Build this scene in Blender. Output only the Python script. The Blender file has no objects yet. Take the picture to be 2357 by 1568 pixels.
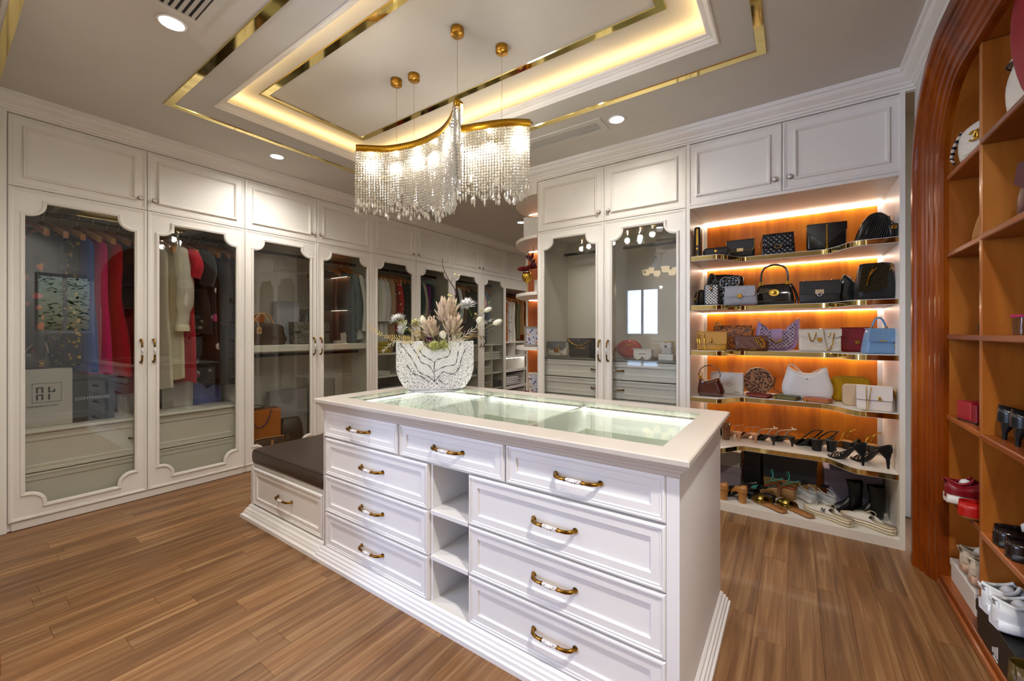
import bpy, math, random
from math import sin, cos, pi, radians, sqrt, atan2, hypot
from mathutils import Vector, Matrix, Euler
R = random.Random(11)
S = bpy.context.scene
C = S.collection

# ------------------------------------------------------------------ camera
cd = bpy.data.cameras.new('camera')
cam = bpy.data.objects.new('camera', cd)
C.objects.link(cam)
cd.sensor_width = 36.0
cd.lens = 938.4 / 2357 * 36
cd.shift_y = -18.65 / 2357
cd.clip_start = 0.02
cam.location = (0, 0, 1.28)
cam.rotation_euler = (pi / 2, 0, radians(34.679))
S.camera = cam

# ------------------------------------------------------------------ world, daylight, exposure
W = bpy.data.worlds.new('sky')
S.world = W
W.use_nodes = True
_n = W.node_tree.nodes
_bg = _n['Background']
_sky = _n.new('ShaderNodeTexSky')
_sky.sky_type = 'NISHITA'
_sky.sun_elevation = radians(48)
_sky.sun_rotation = radians(40)
_sky.sun_disc = False
_sky.air_density = 1.0
_sky.dust_density = 2.0
W.node_tree.links.new(_sky.outputs[0], _bg.inputs[0])
_bg.inputs[1].default_value = 0.3
S.view_settings.view_transform = 'Standard'
S.view_settings.look = 'None'
S.view_settings.gamma = 1.0
S.view_settings.use_curve_mapping = False
S.view_settings.exposure = 0.3
S.cycles.max_bounces = 12
S.cycles.transparent_max_bounces = 24
S.cycles.diffuse_bounces = 5
S.cycles.glossy_bounces = 5
S.cycles.transmission_bounces = 6
S.cycles.caustics_reflective = False
S.cycles.caustics_refractive = False
S.cycles.sample_clamp_indirect = 6.0
S.cycles.sample_clamp_direct = 0.0
S.cycles.blur_glossy = 0.5
S.cycles.use_denoising = True

def area_light(name, loc, rot, sx, sy, power, col):
    l = bpy.data.lights.new(name, 'AREA')
    l.shape = 'RECTANGLE'
    l.size, l.size_y = sx, sy
    l.energy = power
    l.color = col
    o = bpy.data.objects.new(name, l)
    C.objects.link(o)
    o.location = loc
    o.rotation_euler = rot
    return o
# daylight from the reflected window behind the photographer, plus an added unseen one
DAY = (0.42, 0.55, 1.0)
area_light('daylight_panel', (-3.08, -3.66, 1.79), (pi / 2, 0, 0), 0.84, 1.18, 80, DAY)
area_light('daylight_panel', (-4.10, -3.66, 1.40), (pi / 2, 0, 0), 0.70, 2.1, 165, DAY)  # added daylight source at the unseen window

# ------------------------------------------------------------------ materials
def lin(c):
    if isinstance(c, str):
        c = c.lstrip('#')
        c = [int(c[i:i + 2], 16) / 255 for i in (0, 2, 4)]
    return tuple((x / 12.92 if x <= .04045 else ((x + .055) / 1.055) ** 2.4) for x in c) + (1,)
MATS = {}
class NT:
    def __init__(s, m):
        m.use_nodes = True
        s.t = m.node_tree
        s.b = s.t.nodes['Principled BSDF']
        s.out = s.t.nodes['Material Output']
    def n(s, typ, **kw):
        x = s.t.nodes.new('ShaderNode' + typ)
        for k, v in kw.items():
            if k in x.inputs:
                x.inputs[k].default_value = v
            else:
                setattr(x, k, v)
        return x
    def l(s, a, b):
        s.t.links.new(a, b)
    def coord(s, kind='Object', scale=(1, 1, 1), loc=(0, 0, 0), rot=(0, 0, 0)):
        tc = s.n('TexCoord')
        mp = s.n('Mapping')
        mp.inputs['Scale'].default_value = scale
        mp.inputs['Location'].default_value = loc
        mp.inputs['Rotation'].default_value = rot
        s.l(tc.outputs[kind], mp.inputs[0])
        return mp.outputs[0]
    def ramp(s, fac, stops, interp='LINEAR'):
        r = s.n('ValToRGB')
        r.color_ramp.interpolation = interp
        e = r.color_ramp.elements
        while len(e) > 1:
            e.remove(e[-1])
        e[0].position = stops[0][0]
        e[0].color = lin(stops[0][1])
        for p, c in stops[1:]:
            k = e.new(p)
            k.color = lin(c)
        s.l(fac, r.inputs[0])
        return r.outputs[0]
    def bump(s, h, strength=.2, dist=.002):
        b = s.n('Bump')
        b.inputs['Strength'].default_value = strength
        b.inputs['Distance'].default_value = dist
        s.l(h, b.inputs['Height'])
        s.l(b.outputs[0], s.b.inputs['Normal'])
def base(name, col, rough=.5, metal=0, spec=.5, coat=0, sheen=0):
    m = bpy.data.materials.new(name)
    k = NT(m)
    k.b.inputs['Base Color'].default_value = lin(col)
    k.b.inputs['Roughness'].default_value = rough
    k.b.inputs['Metallic'].default_value = metal
    k.b.inputs['Specular IOR Level'].default_value = spec
    k.b.inputs['Coat Weight'].default_value = coat
    k.b.inputs['Coat Roughness'].default_value = .08
    k.b.inputs['Sheen Weight'].default_value = sheen
    return m, k
def once(f):
    def g(*a):
        key = (f.__name__,) + a
        if key not in MATS:
            MATS[key] = f(*a)
        return MATS[key]
    return g
def hexmul(c, f):
    c = c.lstrip('#')
    return '#' + ''.join('%02x' % max(0, min(255, int(int(c[i:i + 2], 16) * f))) for i in (0, 2, 4))
@once
def paint(col, rough=.45):
    m, k = base('painted_' + col, col, rough)
    nz = k.n('TexNoise', Scale=2.5, Detail=3.0)
    k.l(k.coord(), nz.inputs['Vector'])
    k.l(k.ramp(nz.outputs[0], [(.3, hexmul(col, .985)), (.7, hexmul(col, 1.01))]), k.b.inputs['Base Color'])
    return m
@once
def leather(col, rough=.4, grain=220., coat=0.):
    m, k = base('leather_' + col, col, rough, coat=coat)
    nz = k.n('TexNoise', Scale=grain, Detail=2.0)
    k.l(k.coord(), nz.inputs['Vector'])
    k.bump(nz.outputs[0], .12, .001)
    return m
@once
def patent(col):
    m, k = base('patent_leather_' + col, col, .12, coat=1.0)
    nz = k.n('TexNoise', Scale=9., Detail=1.0)
    k.l(k.coord(), nz.inputs['Vector'])
    k.bump(nz.outputs[0], .15, .01)
    return m
@once
def cloth(col, scale=160., rough=.85):
    m, k = base('cloth_' + col, col, rough, spec=.2, sheen=.15)
    nz = k.n('TexNoise', Scale=scale, Detail=2.0)
    k.l(k.coord(), nz.inputs['Vector'])
    k.l(k.ramp(nz.outputs[0], [(.3, hexmul(col, .9)), (.7, hexmul(col, 1.06))]), k.b.inputs['Base Color'])
    k.bump(nz.outputs[0], .2, .001)
    return m
@once
def metal(col, rough=.22):
    m, k = base('metal_' + col, col, rough, 1.0)
    nz = k.n('TexNoise', Scale=30., Detail=2.0)
    k.l(k.coord(), nz.inputs['Vector'])
    mr = k.n('MapRange')
    mr.inputs['To Min'].default_value = max(.02, rough - .04)
    mr.inputs['To Max'].default_value = rough + .05
    k.l(nz.outputs[0], mr.inputs[0])
    k.l(mr.outputs[0], k.b.inputs['Roughness'])
    return m
@once
def antique():
    m, k = base('antique_brass', '#8a6428', .28, 1.0)
    nz = k.n('TexNoise', Scale=60., Detail=3.0)
    k.l(k.coord(), nz.inputs['Vector'])
    k.l(k.ramp(nz.outputs[0], [(.35, '#3d2a10'), (.6, '#a87a30')]), k.b.inputs['Base Color'])
    return m
@once
def porcelain():
    m, k = base('painted_porcelain', '#f2ece4', .15, coat=.6)
    nz = k.n('TexNoise', Scale=75., Detail=1.5, Distortion=2.5)
    k.l(k.coord(), nz.inputs['Vector'])
    k.l(k.ramp(nz.outputs[0], [(.0, '#f4efe8'), (.53, '#f4efe8'), (.56, '#5d4a5e'), (.62, '#5d4a5e'), (.65, '#f4efe8')]), k.b.inputs['Base Color'])
    return m
@once
def wood(c1, c2, c3, sx, sy, sz, rough, coat):
    m, k = base('wood_' + c2, c2, rough, coat=coat)
    v = k.coord('Object', (sx, sy, sz))
    oi = k.n('ObjectInfo')
    ad = k.n('VectorMath', operation='MULTIPLY_ADD')
    cv = k.n('CombineXYZ')
    k.l(oi.outputs['Random'], cv.inputs[0])
    k.l(oi.outputs['Random'], cv.inputs[1])
    k.l(oi.outputs['Random'], cv.inputs[2])
    k.l(cv.outputs[0], ad.inputs[0])
    ad.inputs[1].default_value = (31, 17, 23)
    k.l(v, ad.inputs[2])
    nz = k.n('TexNoise', Scale=1.0, Detail=6.0, Roughness=.62, Distortion=.6)
    k.l(ad.outputs[0], nz.inputs['Vector'])
    col = k.ramp(nz.outputs[0], [(.28, c1), (.5, c2), (.72, c3)])
    hs = k.n('HueSaturation')
    mr = k.n('MapRange')
    mr.inputs['To Min'].default_value = .8
    mr.inputs['To Max'].default_value = 1.16
    k.l(oi.outputs['Random'], mr.inputs[0])
    k.l(mr.outputs[0], hs.inputs['Value'])
    k.l(col, hs.inputs['Color'])
    k.l(hs.outputs[0], k.b.inputs['Base Color'])
    k.bump(nz.outputs[0], .06, .002)
    return m
@once
def glass(tint, refl):
    m = bpy.data.materials.new('thin_glass')
    k = NT(m)
    k.t.nodes.remove(k.b)
    tr = k.n('BsdfTransparent')
    tr.inputs[0].default_value = lin(tint)
    gl = k.n('BsdfGlossy')
    gl.inputs['Roughness'].default_value = 0.0
    lw = k.n('LayerWeight', Blend=.5)
    pw = k.n('Math', operation='POWER')
    k.l(lw.outputs['Facing'], pw.inputs[0])
    pw.inputs[1].default_value = 5.0
    mu = k.n('Math', operation='MULTIPLY_ADD')
    k.l(pw.outputs[0], mu.inputs[0])
    mu.inputs[1].default_value = .9
    mu.inputs[2].default_value = .04 * refl
    mu.use_clamp = True
    mx = k.n('MixShader')
    k.l(mu.outputs[0], mx.inputs[0])
    k.l(tr.outputs[0], mx.inputs[1])
    k.l(gl.outputs[0], mx.inputs[2])
    k.l(mx.outputs[0], k.out.inputs[0])
    return m
@once
def crystal():
    m = bpy.data.materials.new('cut_crystal')
    k = NT(m)
    k.t.nodes.remove(k.b)
    tr = k.n('BsdfTransparent')
    tr.inputs[0].default_value = (.97, .95, .9, 1)
    gl = k.n('BsdfGlossy')
    gl.inputs['Roughness'].default_value = .06
    df = k.n('BsdfTranslucent')
    df.inputs[0].default_value = (.95, .9, .78, 1)
    dd = k.n('BsdfDiffuse')
    dd.inputs[0].default_value = (.97, .94, .86, 1)
    md = k.n('MixShader')
    md.inputs[0].default_value = .5
    k.l(df.outputs[0], md.inputs[1])
    k.l(dd.outputs[0], md.inputs[2])
    m1 = k.n('MixShader')
    m1.inputs[0].default_value = .62
    k.l(tr.outputs[0], m1.inputs[1])
    k.l(md.outputs[0], m1.inputs[2])
    lw = k.n('LayerWeight', Blend=.45)
    m2 = k.n('MixShader')
    k.l(lw.outputs['Facing'], m2.inputs[0])
    k.l(m1.outputs[0], m2.inputs[1])
    k.l(gl.outputs[0], m2.inputs[2])
    k.l(m2.outputs[0], k.out.inputs[0])
    return m
@once
def emit(col, strength):
    m = bpy.data.materials.new('lamp_glow')
    k = NT(m)
    k.t.nodes.remove(k.b)
    e = k.n('Emission')
    e.inputs[0].default_value = lin(col)
    e.inputs[1].default_value = strength
    k.l(e.outputs[0], k.out.inputs[0])
    return m
@once
def sheer(col, alpha):
    m, k = base('sheer_' + col, col, .6)
    tr = k.n('BsdfTransparent')
    mx = k.n('MixShader')
    mx.inputs[0].default_value = alpha
    k.l(tr.outputs[0], mx.inputs[1])
    k.l(k.b.outputs[0], mx.inputs[2])
    k.l(mx.outputs[0], k.out.inputs[0])
    return m
@once
def leopard(bg, spot, scale):
    m, k = base('leopard_print', bg, .45)
    v = k.coord('Object', (scale, scale, scale))
    nz = k.n('TexNoise', Scale=1.3, Detail=1.0)
    k.l(v, nz.inputs['Vector'])
    vo = k.n('TexVoronoi', Scale=1.0)
    mxv = k.n('VectorMath', operation='MULTIPLY_ADD')
    k.l(nz.outputs[1], mxv.inputs[0])
    mxv.inputs[1].default_value = (.5, .5, .5)
    k.l(v, mxv.inputs[2])
    k.l(mxv.outputs[0], vo.inputs['Vector'])
    k.l(k.ramp(vo.outputs['Distance'], [(.0, hexmul(bg, .72)), (.24, hexmul(bg, .72)), (.28, spot), (.46, spot), (.5, bg)]), k.b.inputs['Base Color'])
    return m
@once
def tweed(a, b, c, scale):
    m, k = base('tweed_' + a, a, .9, spec=.15)
    v = k.coord('Object', (scale, scale, scale))
    ck = k.n('TexChecker', Scale=1.0)
    ck.inputs['Color1'].default_value = lin(a)
    ck.inputs['Color2'].default_value = lin(b)
    k.l(v, ck.inputs['Vector'])
    nz = k.n('TexNoise', Scale=2.7, Detail=3.0)
    k.l(v, nz.inputs['Vector'])
    mx = k.n('MixRGB')
    mx.inputs[2].default_value = lin(c)
    k.l(k.ramp(nz.outputs[0], [(.52, '#000000'), (.58, '#ffffff')]), mx.inputs[0])
    k.l(ck.outputs[0], mx.inputs[1])
    k.l(mx.outputs[0], k.b.inputs['Base Color'])
    k.bump(nz.outputs[0], .4, .003)
    return m
@once
def monogram(bg, fg, scale):
    m, k = base('monogram_canvas', bg, .5)
    vo = k.n('TexVoronoi', Scale=scale)
    vo.inputs['Randomness'].default_value = .15
    k.l(k.coord(), vo.inputs['Vector'])
    k.l(k.ramp(vo.outputs['Distance'], [(.0, bg), (.12, bg), (.16, fg), (.27, fg), (.3, bg)]), k.b.inputs['Base Color'])
    return m
@once
def floral(bg, a, b, scale):
    m, k = base('floral_print_' + bg, bg, .85, spec=.2)
    vo = k.n('TexVoronoi', Scale=scale)
    k.l(k.coord(), vo.inputs['Vector'])
    nz = k.n('TexNoise', Scale=scale * 1.2, Detail=2.)
    k.l(k.coord(), nz.inputs['Vector'])
    mx = k.n('MixRGB')
    k.l(k.ramp(vo.outputs['Distance'], [(.26, '#ffffff'), (.32, '#000000')]), mx.inputs[0])
    mx.inputs[1].default_value = lin(bg)
    k.l(k.ramp(nz.outputs[0], [(.45, a), (.55, b)]), mx.inputs[2])
    k.l(mx.outputs[0], k.b.inputs['Base Color'])
    return m
@once
def stripes(bg, fg, scale, axis, thin):
    m, k = base('striped_' + bg, bg, .6)
    wv = k.n('TexWave', Scale=scale, bands_direction=axis)
    k.l(k.coord(), wv.inputs['Vector'])
    k.l(k.ramp(wv.outputs[0], [(thin, fg), (thin + .06, bg)]), k.b.inputs['Base Color'])
    return m
@once
def vase_paint():
    m, k = base('hatched_ceramic', '#eeecea', .5)
    tc = k.n('TexCoord')
    sp = k.n('SeparateXYZ')
    k.l(tc.outputs['Object'], sp.inputs[0])
    zz = k.n('Math', operation='SUBTRACT')
    k.l(sp.outputs[2], zz.inputs[0])
    zz.inputs[1].default_value = .27
    at = k.n('Math', operation='ARCTAN2')
    k.l(zz.outputs[0], at.inputs[0])
    k.l(sp.outputs[0], at.inputs[1])
    cv = k.n('CombineXYZ')
    k.l(sp.outputs[0], cv.inputs[0])
    k.l(zz.outputs[0], cv.inputs[1])
    ln = k.n('VectorMath', operation='LENGTH')
    k.l(cv.outputs[0], ln.inputs[0])
    c2 = k.n('CombineXYZ')
    a2 = k.n('Math', operation='MULTIPLY')
    a2.inputs[1].default_value = 120.
    r2 = k.n('Math', operation='MULTIPLY')
    r2.inputs[1].default_value = 75.
    k.l(at.outputs[0], a2.inputs[0])
    k.l(ln.outputs['Value'], r2.inputs[0])
    k.l(a2.outputs[0], c2.inputs[0])
    k.l(r2.outputs[0], c2.inputs[1])
    nz = k.n('TexNoise', Scale=.9, Detail=0.)
    k.l(c2.outputs[0], nz.inputs['Vector'])
    hatch = k.ramp(nz.outputs[0], [(.585, '#eeecea'), (.62, '#2a2a2c')])
    n2 = k.n('TexNoise', Scale=230., Detail=0.)
    k.l(tc.outputs['Object'], n2.inputs['Vector'])
    dots = k.ramp(n2.outputs[0], [(.66, '#eeecea'), (.7, '#3a3a3c')])
    mx = k.n('MixRGB')
    k.l(k.ramp(ln.outputs['Value'], [(.17, '#000000'), (.19, '#ffffff')]), mx.inputs[0])
    k.l(dots, mx.inputs[1])
    k.l(hatch, mx.inputs[2])
    k.l(mx.outputs[0], k.b.inputs['Base Color'])
    return m

CREAM = paint('#e8e4dc', .4)
WHITE = paint('#eceae8', .4)
CEIL = paint('#cec8c0', .8)
WALLP = paint('#dad5cb', .8)
CHERRY = wood('#743210', '#a5551d', '#bf6a28', 2.2, 2.2, .55, .35, .15)
CHERRYH = wood('#5a2810', '#83421a', '#a05826', 5., .6, 5., .35, .15)
FLOORW = wood('#5c3c1e', '#7f5833', '#a27f56', 34., 1.3, 34., .42, .05)
GOLDM = metal('#e2cd86', .05)
GOLD = metal('#d8aa45', .22)
BRASS = metal('#a87d33', .3)
SILVER = metal('#cfcfd4', .18)
BLACKM = metal('#202022', .35)
CGLASS = glass('#f1f2ee', 1.3)
TGLASS = glass('#f5f9f4', 1.0)
LEDW = emit('#fff0da', 21.)
LEDN = emit('#fffaf2', 11.)

# ------------------------------------------------------------------ mesh builder
class MB:
    def __init__(s):
        s.v, s.f, s.m, s.s = [], [], [], []
    def add(s, vs, fs, m=0, sm=False):
        o = len(s.v)
        s.v += [tuple(p) for p in vs]
        s.f += [tuple(i + o for i in f) for f in fs]
        s.m += [m] * len(fs)
        s.s += [sm] * len(fs)
        return s
    def box(s, x0, x1, y0, y1, z0, z1, m=0, b=0.0):
        if x0 > x1: x0, x1 = x1, x0
        if y0 > y1: y0, y1 = y1, y0
        if z0 > z1: z0, z1 = z1, z0
        if b <= 0:
            vs = [(x, y, z) for z in (z0, z1) for y in (y0, y1) for x in (x0, x1)]
            return s.add(vs, [(0, 2, 3, 1), (4, 5, 7, 6), (0, 1, 5, 4), (2, 6, 7, 3), (0, 4, 6, 2), (1, 3, 7, 5)], m)
        b = min(b, (x1 - x0) / 2.01, (y1 - y0) / 2.01, (z1 - z0) / 2.01)
        rings = []
        for z, i in ((z0, b), (z0 + b, 0), (z1 - b, 0), (z1, b)):
            k = i
            rings.append([(x0 + k + (b if i == 0 else 0) * 0, y0 + k, z)] and
                         [(x0 + b + k * .0, y0 + k, z), (x1 - b, y0 + k, z), (x1 - k, y0 + b, z), (x1 - k, y1 - b, z),
                          (x1 - b, y1 - k, z), (x0 + b, y1 - k, z), (x0 + k, y1 - b, z), (x0 + k, y0 + b, z)])
        return s.rings(rings, m, True, True, False)
    def rings(s, rs, m=0, c0=True, c1=True, sm=True, closed=True):
        n = len(rs[0])
        vs = [p for r in rs for p in r]
        fs = []
        for k in range(len(rs) - 1):
            for i in range(n if closed else n - 1):
                j = (i + 1) % n
                fs.append((k * n + i, k * n + j, (k + 1) * n + j, (k + 1) * n + i))
        s.add(vs, fs, m, sm)
        if c0:
            s.add(rs[0], [tuple(range(n))[::-1]], m, False)
        if c1:
            s.add(rs[-1], [tuple(range(n))], m, False)
        return s
    def lathe(s, prof, n=20, m=0, c=(0, 0, 0), axis='z', sm=True, cap=True):
        rs = []
        for r, h in prof:
            ring = []
            for i in range(n):
                a = 2 * pi * i / n
                p = (r * cos(a), r * sin(a), h)
                if axis == 'y':
                    p = (p[0], -p[2], p[1])
                elif axis == 'x':
                    p = (p[2], p[0], p[1])
                ring.append((p[0] + c[0], p[1] + c[1], p[2] + c[2]))
            rs.append(ring)
        return s.rings(rs, m, cap, cap, sm)
    def tube(s, pts, r, n=8, m=0, closed=False, sm=True, flat=1.0):
        pts = [Vector(p) for p in pts]
        K = len(pts)
        rs = []
        up = None
        for k, p in enumerate(pts):
            if closed:
                t = pts[(k + 1) % K] - pts[k - 1]
            else:
                t = pts[min(k + 1, K - 1)] - pts[max(k - 1, 0)]
            if t.length < 1e-9:
                t = Vector((0, 0, 1))
            t.normalize()
            if up is None:
                up = Vector((0, 0, 1)) if abs(t.z) < .9 else Vector((1, 0, 0))
            sd = t.cross(up)
            if sd.length < 1e-6:
                sd = t.orthogonal()
            sd.normalize()
            up = sd.cross(t).normalized()
            rr = r[k] if isinstance(r, (list, tuple)) else r
            rs.append([p + sd * (rr * cos(2 * pi * i / n)) + up * (rr * flat * sin(2 * pi * i / n)) for i in range(n)])
        if closed:
            rs.append(rs[0])
            return s.rings(rs, m, False, False, sm)
        return s.rings(rs, m, True, True, sm)
    def prism(s, poly, a0, a1, axis='y', m=0, sm=False):
        def P(u, w, a):
            return {'y': (u, a, w), 'z': (u, w, a), 'x': (a, u, w)}[axis]
        r0 = [P(u, w, a0) for u, w in poly]
        r1 = [P(u, w, a1) for u, w in poly]
        return s.rings([r0, r1], m, True, True, sm)
    def panel(s, x0, x1, z0, z1, prof, m=0, cap=True, back=True):
        rs = []
        for i, y in prof:
            rs.append([(x0 + i, y, z0 + i), (x1 - i, y, z0 + i), (x1 - i, y, z1 - i), (x0 + i, y, z1 - i)])
        return s.rings(rs, m, back, cap, False)
    def xf(s, mat):
        s.v = [tuple(mat @ Vector(p)) for p in s.v]
        return s
    def join(s, o, mat=None, moff=0):
        vs = o.v if mat is None else [tuple(mat @ Vector(p)) for p in o.v]
        k = len(s.v)
        s.v += vs
        s.f += [tuple(i + k for i in f) for f in o.f]
        s.m += [i + moff for i in o.m]
        s.s += o.s
        return s
    def mesh(s, name, mats):
        me = bpy.data.meshes.new(name)
        me.from_pydata(s.v, [], s.f)
        for x in (mats if isinstance(mats, (list, tuple)) else [mats]):
            me.materials.append(x)
        me.polygons.foreach_set('material_index', s.m)
        me.polygons.foreach_set('use_smooth', s.s)
        me.update()
        return me
def place(o, parent=None, loc=(0, 0, 0), rot=None):
    o.location = loc
    if rot is not None:
        o.rotation_euler = rot if isinstance(rot, (tuple, list)) else (0, 0, rot)
    if parent is not None:
        o.parent = parent
    return o
def obj(name, mb, mats, parent=None, loc=(0, 0, 0), rot=None):
    me = mb if isinstance(mb, bpy.types.Mesh) else mb.mesh(name, mats)
    o = bpy.data.objects.new(name, me)
    C.objects.link(o)
    return place(o, parent, loc, rot)
def tag(o, label, cat, group=None):
    o['label'] = label
    o['category'] = cat
    if group:
        o['group'] = group
    return o
def thing(name, label, cat, loc=(0, 0, 0), rot=0, group=None):
    o = bpy.data.objects.new(name, None)
    o.empty_display_size = .05
    C.objects.link(o)
    place(o, None, loc, rot)
    return tag(o, label, cat, group)
def struct(name, mb, mats, loc=(0, 0, 0), rot=None, parent=None):
    o = obj(name, mb, mats, parent, loc, rot)
    if parent is None:
        o['kind'] = 'structure'
    return o
CACHE = {}
def cached(key, fn):
    if key not in CACHE:
        CACHE[key] = fn()
    return CACHE[key]
def text(s, size, mat, parent, loc, rot, name='lettering', depth=.0006, sx=1.0):
    cu = bpy.data.curves.new(name, 'FONT')
    cu.body = s
    cu.size = size
    cu.extrude = depth
    cu.align_x = 'CENTER'
    cu.align_y = 'CENTER'
    cu.resolution_u = 3
    t = bpy.data.objects.new(name, cu)
    C.objects.link(t)
    me = bpy.data.meshes.new_from_object(t.evaluated_get(bpy.context.evaluated_depsgraph_get()))
    bpy.data.objects.remove(t)
    me.materials.clear()
    me.materials.append(mat)
    o = bpy.data.objects.new(name, me)
    C.objects.link(o)
    place(o, parent, loc, rot)
    o.scale = (sx, 1, 1)
    return o
FR = (pi / 2, 0, 0)          # text standing up, read from the -y side
def lerp(a, b, t):
    return a + (b - a) * t
def sst(a, b, x):
    t = max(0., min(1., (x - a) / (b - a)))
    return t * t * (3 - 2 * t)
def interp(pts, x):
    if x <= pts[0][0]: return pts[0][1]
    for (a, p), (b, q) in zip(pts, pts[1:]):
        if x <= b:
            return lerp(p, q, (x - a) / (b - a))
    return pts[-1][1]
def spline(pts, n):
    pts = [Vector(p) for p in pts]
    out = []
    P = [pts[0] * 2 - pts[1]] + pts + [pts[-1] * 2 - pts[-2]]
    for k in range(1, len(P) - 2):
        for i in range(n):
            t = i / n
            a, b, c, d = P[k - 1], P[k], P[k + 1], P[k + 2]
            out.append(.5 * ((2 * b) + (c - a) * t + (2 * a - 5 * b + 4 * c - d) * t * t + (3 * b - a - 3 * c + d) * t ** 3))
    out.append(pts[-1])
    return out
def rrect(w, d, r, n=4):
    r = min(r, w / 2 - 1e-4, d / 2 - 1e-4)
    out = []
    for cx, cy, a0 in ((w / 2 - r, -d / 2 + r, -pi / 2), (w / 2 - r, d / 2 - r, 0), (-w / 2 + r, d / 2 - r, pi / 2), (-w / 2 + r, -d / 2 + r, pi)):
        for i in range(n + 1):
            a = a0 + pi / 2 * i / n
            out.append((cx + r * cos(a), cy + r * sin(a)))
    return out

# ------------------------------------------------------------------ structure
CZ = 2.80
LX = -4.12            # front of the left wardrobes
RY = 3.27             # front of the right cabinets
RX = 0.58             # right wall
# floor: slab and planks
fl = struct('floor', MB().box(-4.9, 3.2, -3.8, 7.4, -.08, -.006), wood('#7d5a3c', '#8a6342', '#9a7250', 14., 1.4, 14., .45, .05))
pm = {}
def plank_mesh(L):
    w = .1199
    b = .0006
    return MB().rings([[(0, 0, 0), (w, 0, 0), (w, L, 0), (0, L, 0)], [(0, 0, .006), (w, 0, .006), (w, L, .006), (0, L, .006)],
                       [(b, b, .008), (w - b, b, .008), (w - b, L - b, .008), (b, L - b, .008)]], 0, False, True, False).mesh('plank', [FLOORW])
for L in (.45, .6, .75, .9, 1.05, 1.2):
    pm[L] = plank_mesh(L - .0002)
x = -4.105
while x < .58:
    yy = -.25 - R.random() * .8
    end = 3.25 if x > -1.9 else 6.2
    while yy < end:
        L = R.choice([.75, .9, 1.05, 1.2, 1.2])
        o = obj('plank', pm[L], None, fl, (x, yy, -.0075))
        yy += L
    x += .12

# ceiling with a raised tray; the tray's ledge holds the cove light
TX0, TX1, TY0, TY1 = -3.20, -.33, 1.12, 2.37
c = MB()
c.box(-4.9, TX0, -3.8, 7.4, CZ, CZ + .03).box(TX1, 3.2, -3.8, 7.4, CZ, CZ + .03)
c.box(TX0, TX1, -3.8, TY0, CZ, CZ + .03).box(TX0, TX1, TY1, 7.4, CZ, CZ + .03)
c.box(-4.9, 3.2, -3.8, 7.4, 2.915, 2.97)
c.box(TX0 - .2, TX0 - .16, TY0 - .2, TY1 + .2, CZ + .03, 2.915).box(TX1 + .16, TX1 + .2, TY0 - .2, TY1 + .2, CZ + .03, 2.915)
c.box(TX0 - .2, TX1 + .2, TY0 - .2, TY0 - .16, CZ + .03, 2.915).box(TX0 - .2, TX1 + .2, TY1 + .16, TY1 + .2, CZ + .03, 2.915)
struct('ceiling', c, CEIL)

def frame_sweep(x0, x1, y0, y1, prof, m=None):
    # prof: (outset from the rectangle, z)
    rs = []
    for i, z in prof:
        rs.append([(x0 - i, y0 - i, z), (x1 + i, y0 - i, z), (x1 + i, y1 + i, z), (x0 - i, y1 + i, z)])
    return MB().rings(rs, 0, False, False, False)
# tray moulding
struct('trim_1', frame_sweep(TX0, TX1, TY0, TY1, [(.012, CZ - .001), (.008, CZ - .004), (.0, CZ - .004), (-.004, CZ + .002), (-.012, CZ + .008), (-.018, CZ + .016),
       (-.02, CZ + .017), (-.02, CZ + .022), (-.03, CZ + .024), (-.03, CZ + .03), (-.042, CZ + .034), (-.048, CZ + .038), (-.048, CZ + .045), (-.02, CZ + .045), (-.0, CZ + .04), (.0, CZ + .01)]), paint('#efe9df', .5))
# cove light on the ledge behind the moulding
k = MB()
lz = CZ + .046
i0, i1 = .012, .032
k.box(TX0 + i0, TX0 + i1, TY0 + i0, TY1 - i0, lz, lz + .005).box(TX1 - i1, TX1 - i0, TY0 + i0, TY1 - i0, lz, lz + .005)
k.box(TX0 + i1, TX1 - i1, TY0 + i0, TY0 + i1, lz, lz + .005).box(TX0 + i1, TX1 - i1, TY1 - i1, TY1 - i0, lz, lz + .005)
tag(obj('cove_light_strip', k, emit('#ffdc98', 14.)), 'warm glowing cove light strip hidden behind the ceiling tray moulding', 'light strip')
# mirror gold strips, outer on the low ceiling and inner on the raised one
def gold_rect(name, x0, x1, y0, y1, w, z):
    o = struct(name, frame_sweep(x0, x1, y0, y1, [(0, z + .001), (-.004, z - .006), (-w + .004, z - .006), (-w, z + .001)]), GOLDM)
    return o
gold_rect('trim_2', -3.445, -.12, .905, 2.605, .05, CZ)
gold_rect('trim_3', -3.02, -.525, 1.31, 2.135, .05, 2.915)

# crown moulding: sweep a profile (out, z) along a polyline, outward side to the left of travel
def crown(name, path, prof, mat):
    rs = []
    n = len(path)
    for i in range(n):
        p = Vector(path[i])
        d0 = (p - Vector(path[i - 1])).normalized() if i else None
        d1 = (Vector(path[i + 1]) - p).normalized() if i < n - 1 else None
        d0 = d0 or d1
        d1 = d1 or d0
        n0, n1 = Vector((-d0.y, d0.x)), Vector((-d1.y, d1.x))
        b = n0 + n1
        b = b / b.dot(n0) if b.length > 1e-6 else n0
        rs.append([(p.x + b.x * o, p.y + b.y * o, z) for o, z in prof])
    return struct(name, MB().rings(rs, 0, True, True, False), mat)
CP = [(-.03, 2.69), (.004, 2.69), (.004, 2.70), (.016, 2.704), (.018, 2.716), (.03, 2.722), (.034, 2.732), (.05, 2.742), (.064, 2.752), (.072, 2.764), (.074, 2.772),
      (.086, 2.776), (.088, 2.797), (.088, 2.8005), (-.03, 2.8005)]
CROWNM = paint('#e9e5de', .5)
crown('trim_4', [(.56, .21), (-4.12, .21)], CP, CROWNM)
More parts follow.
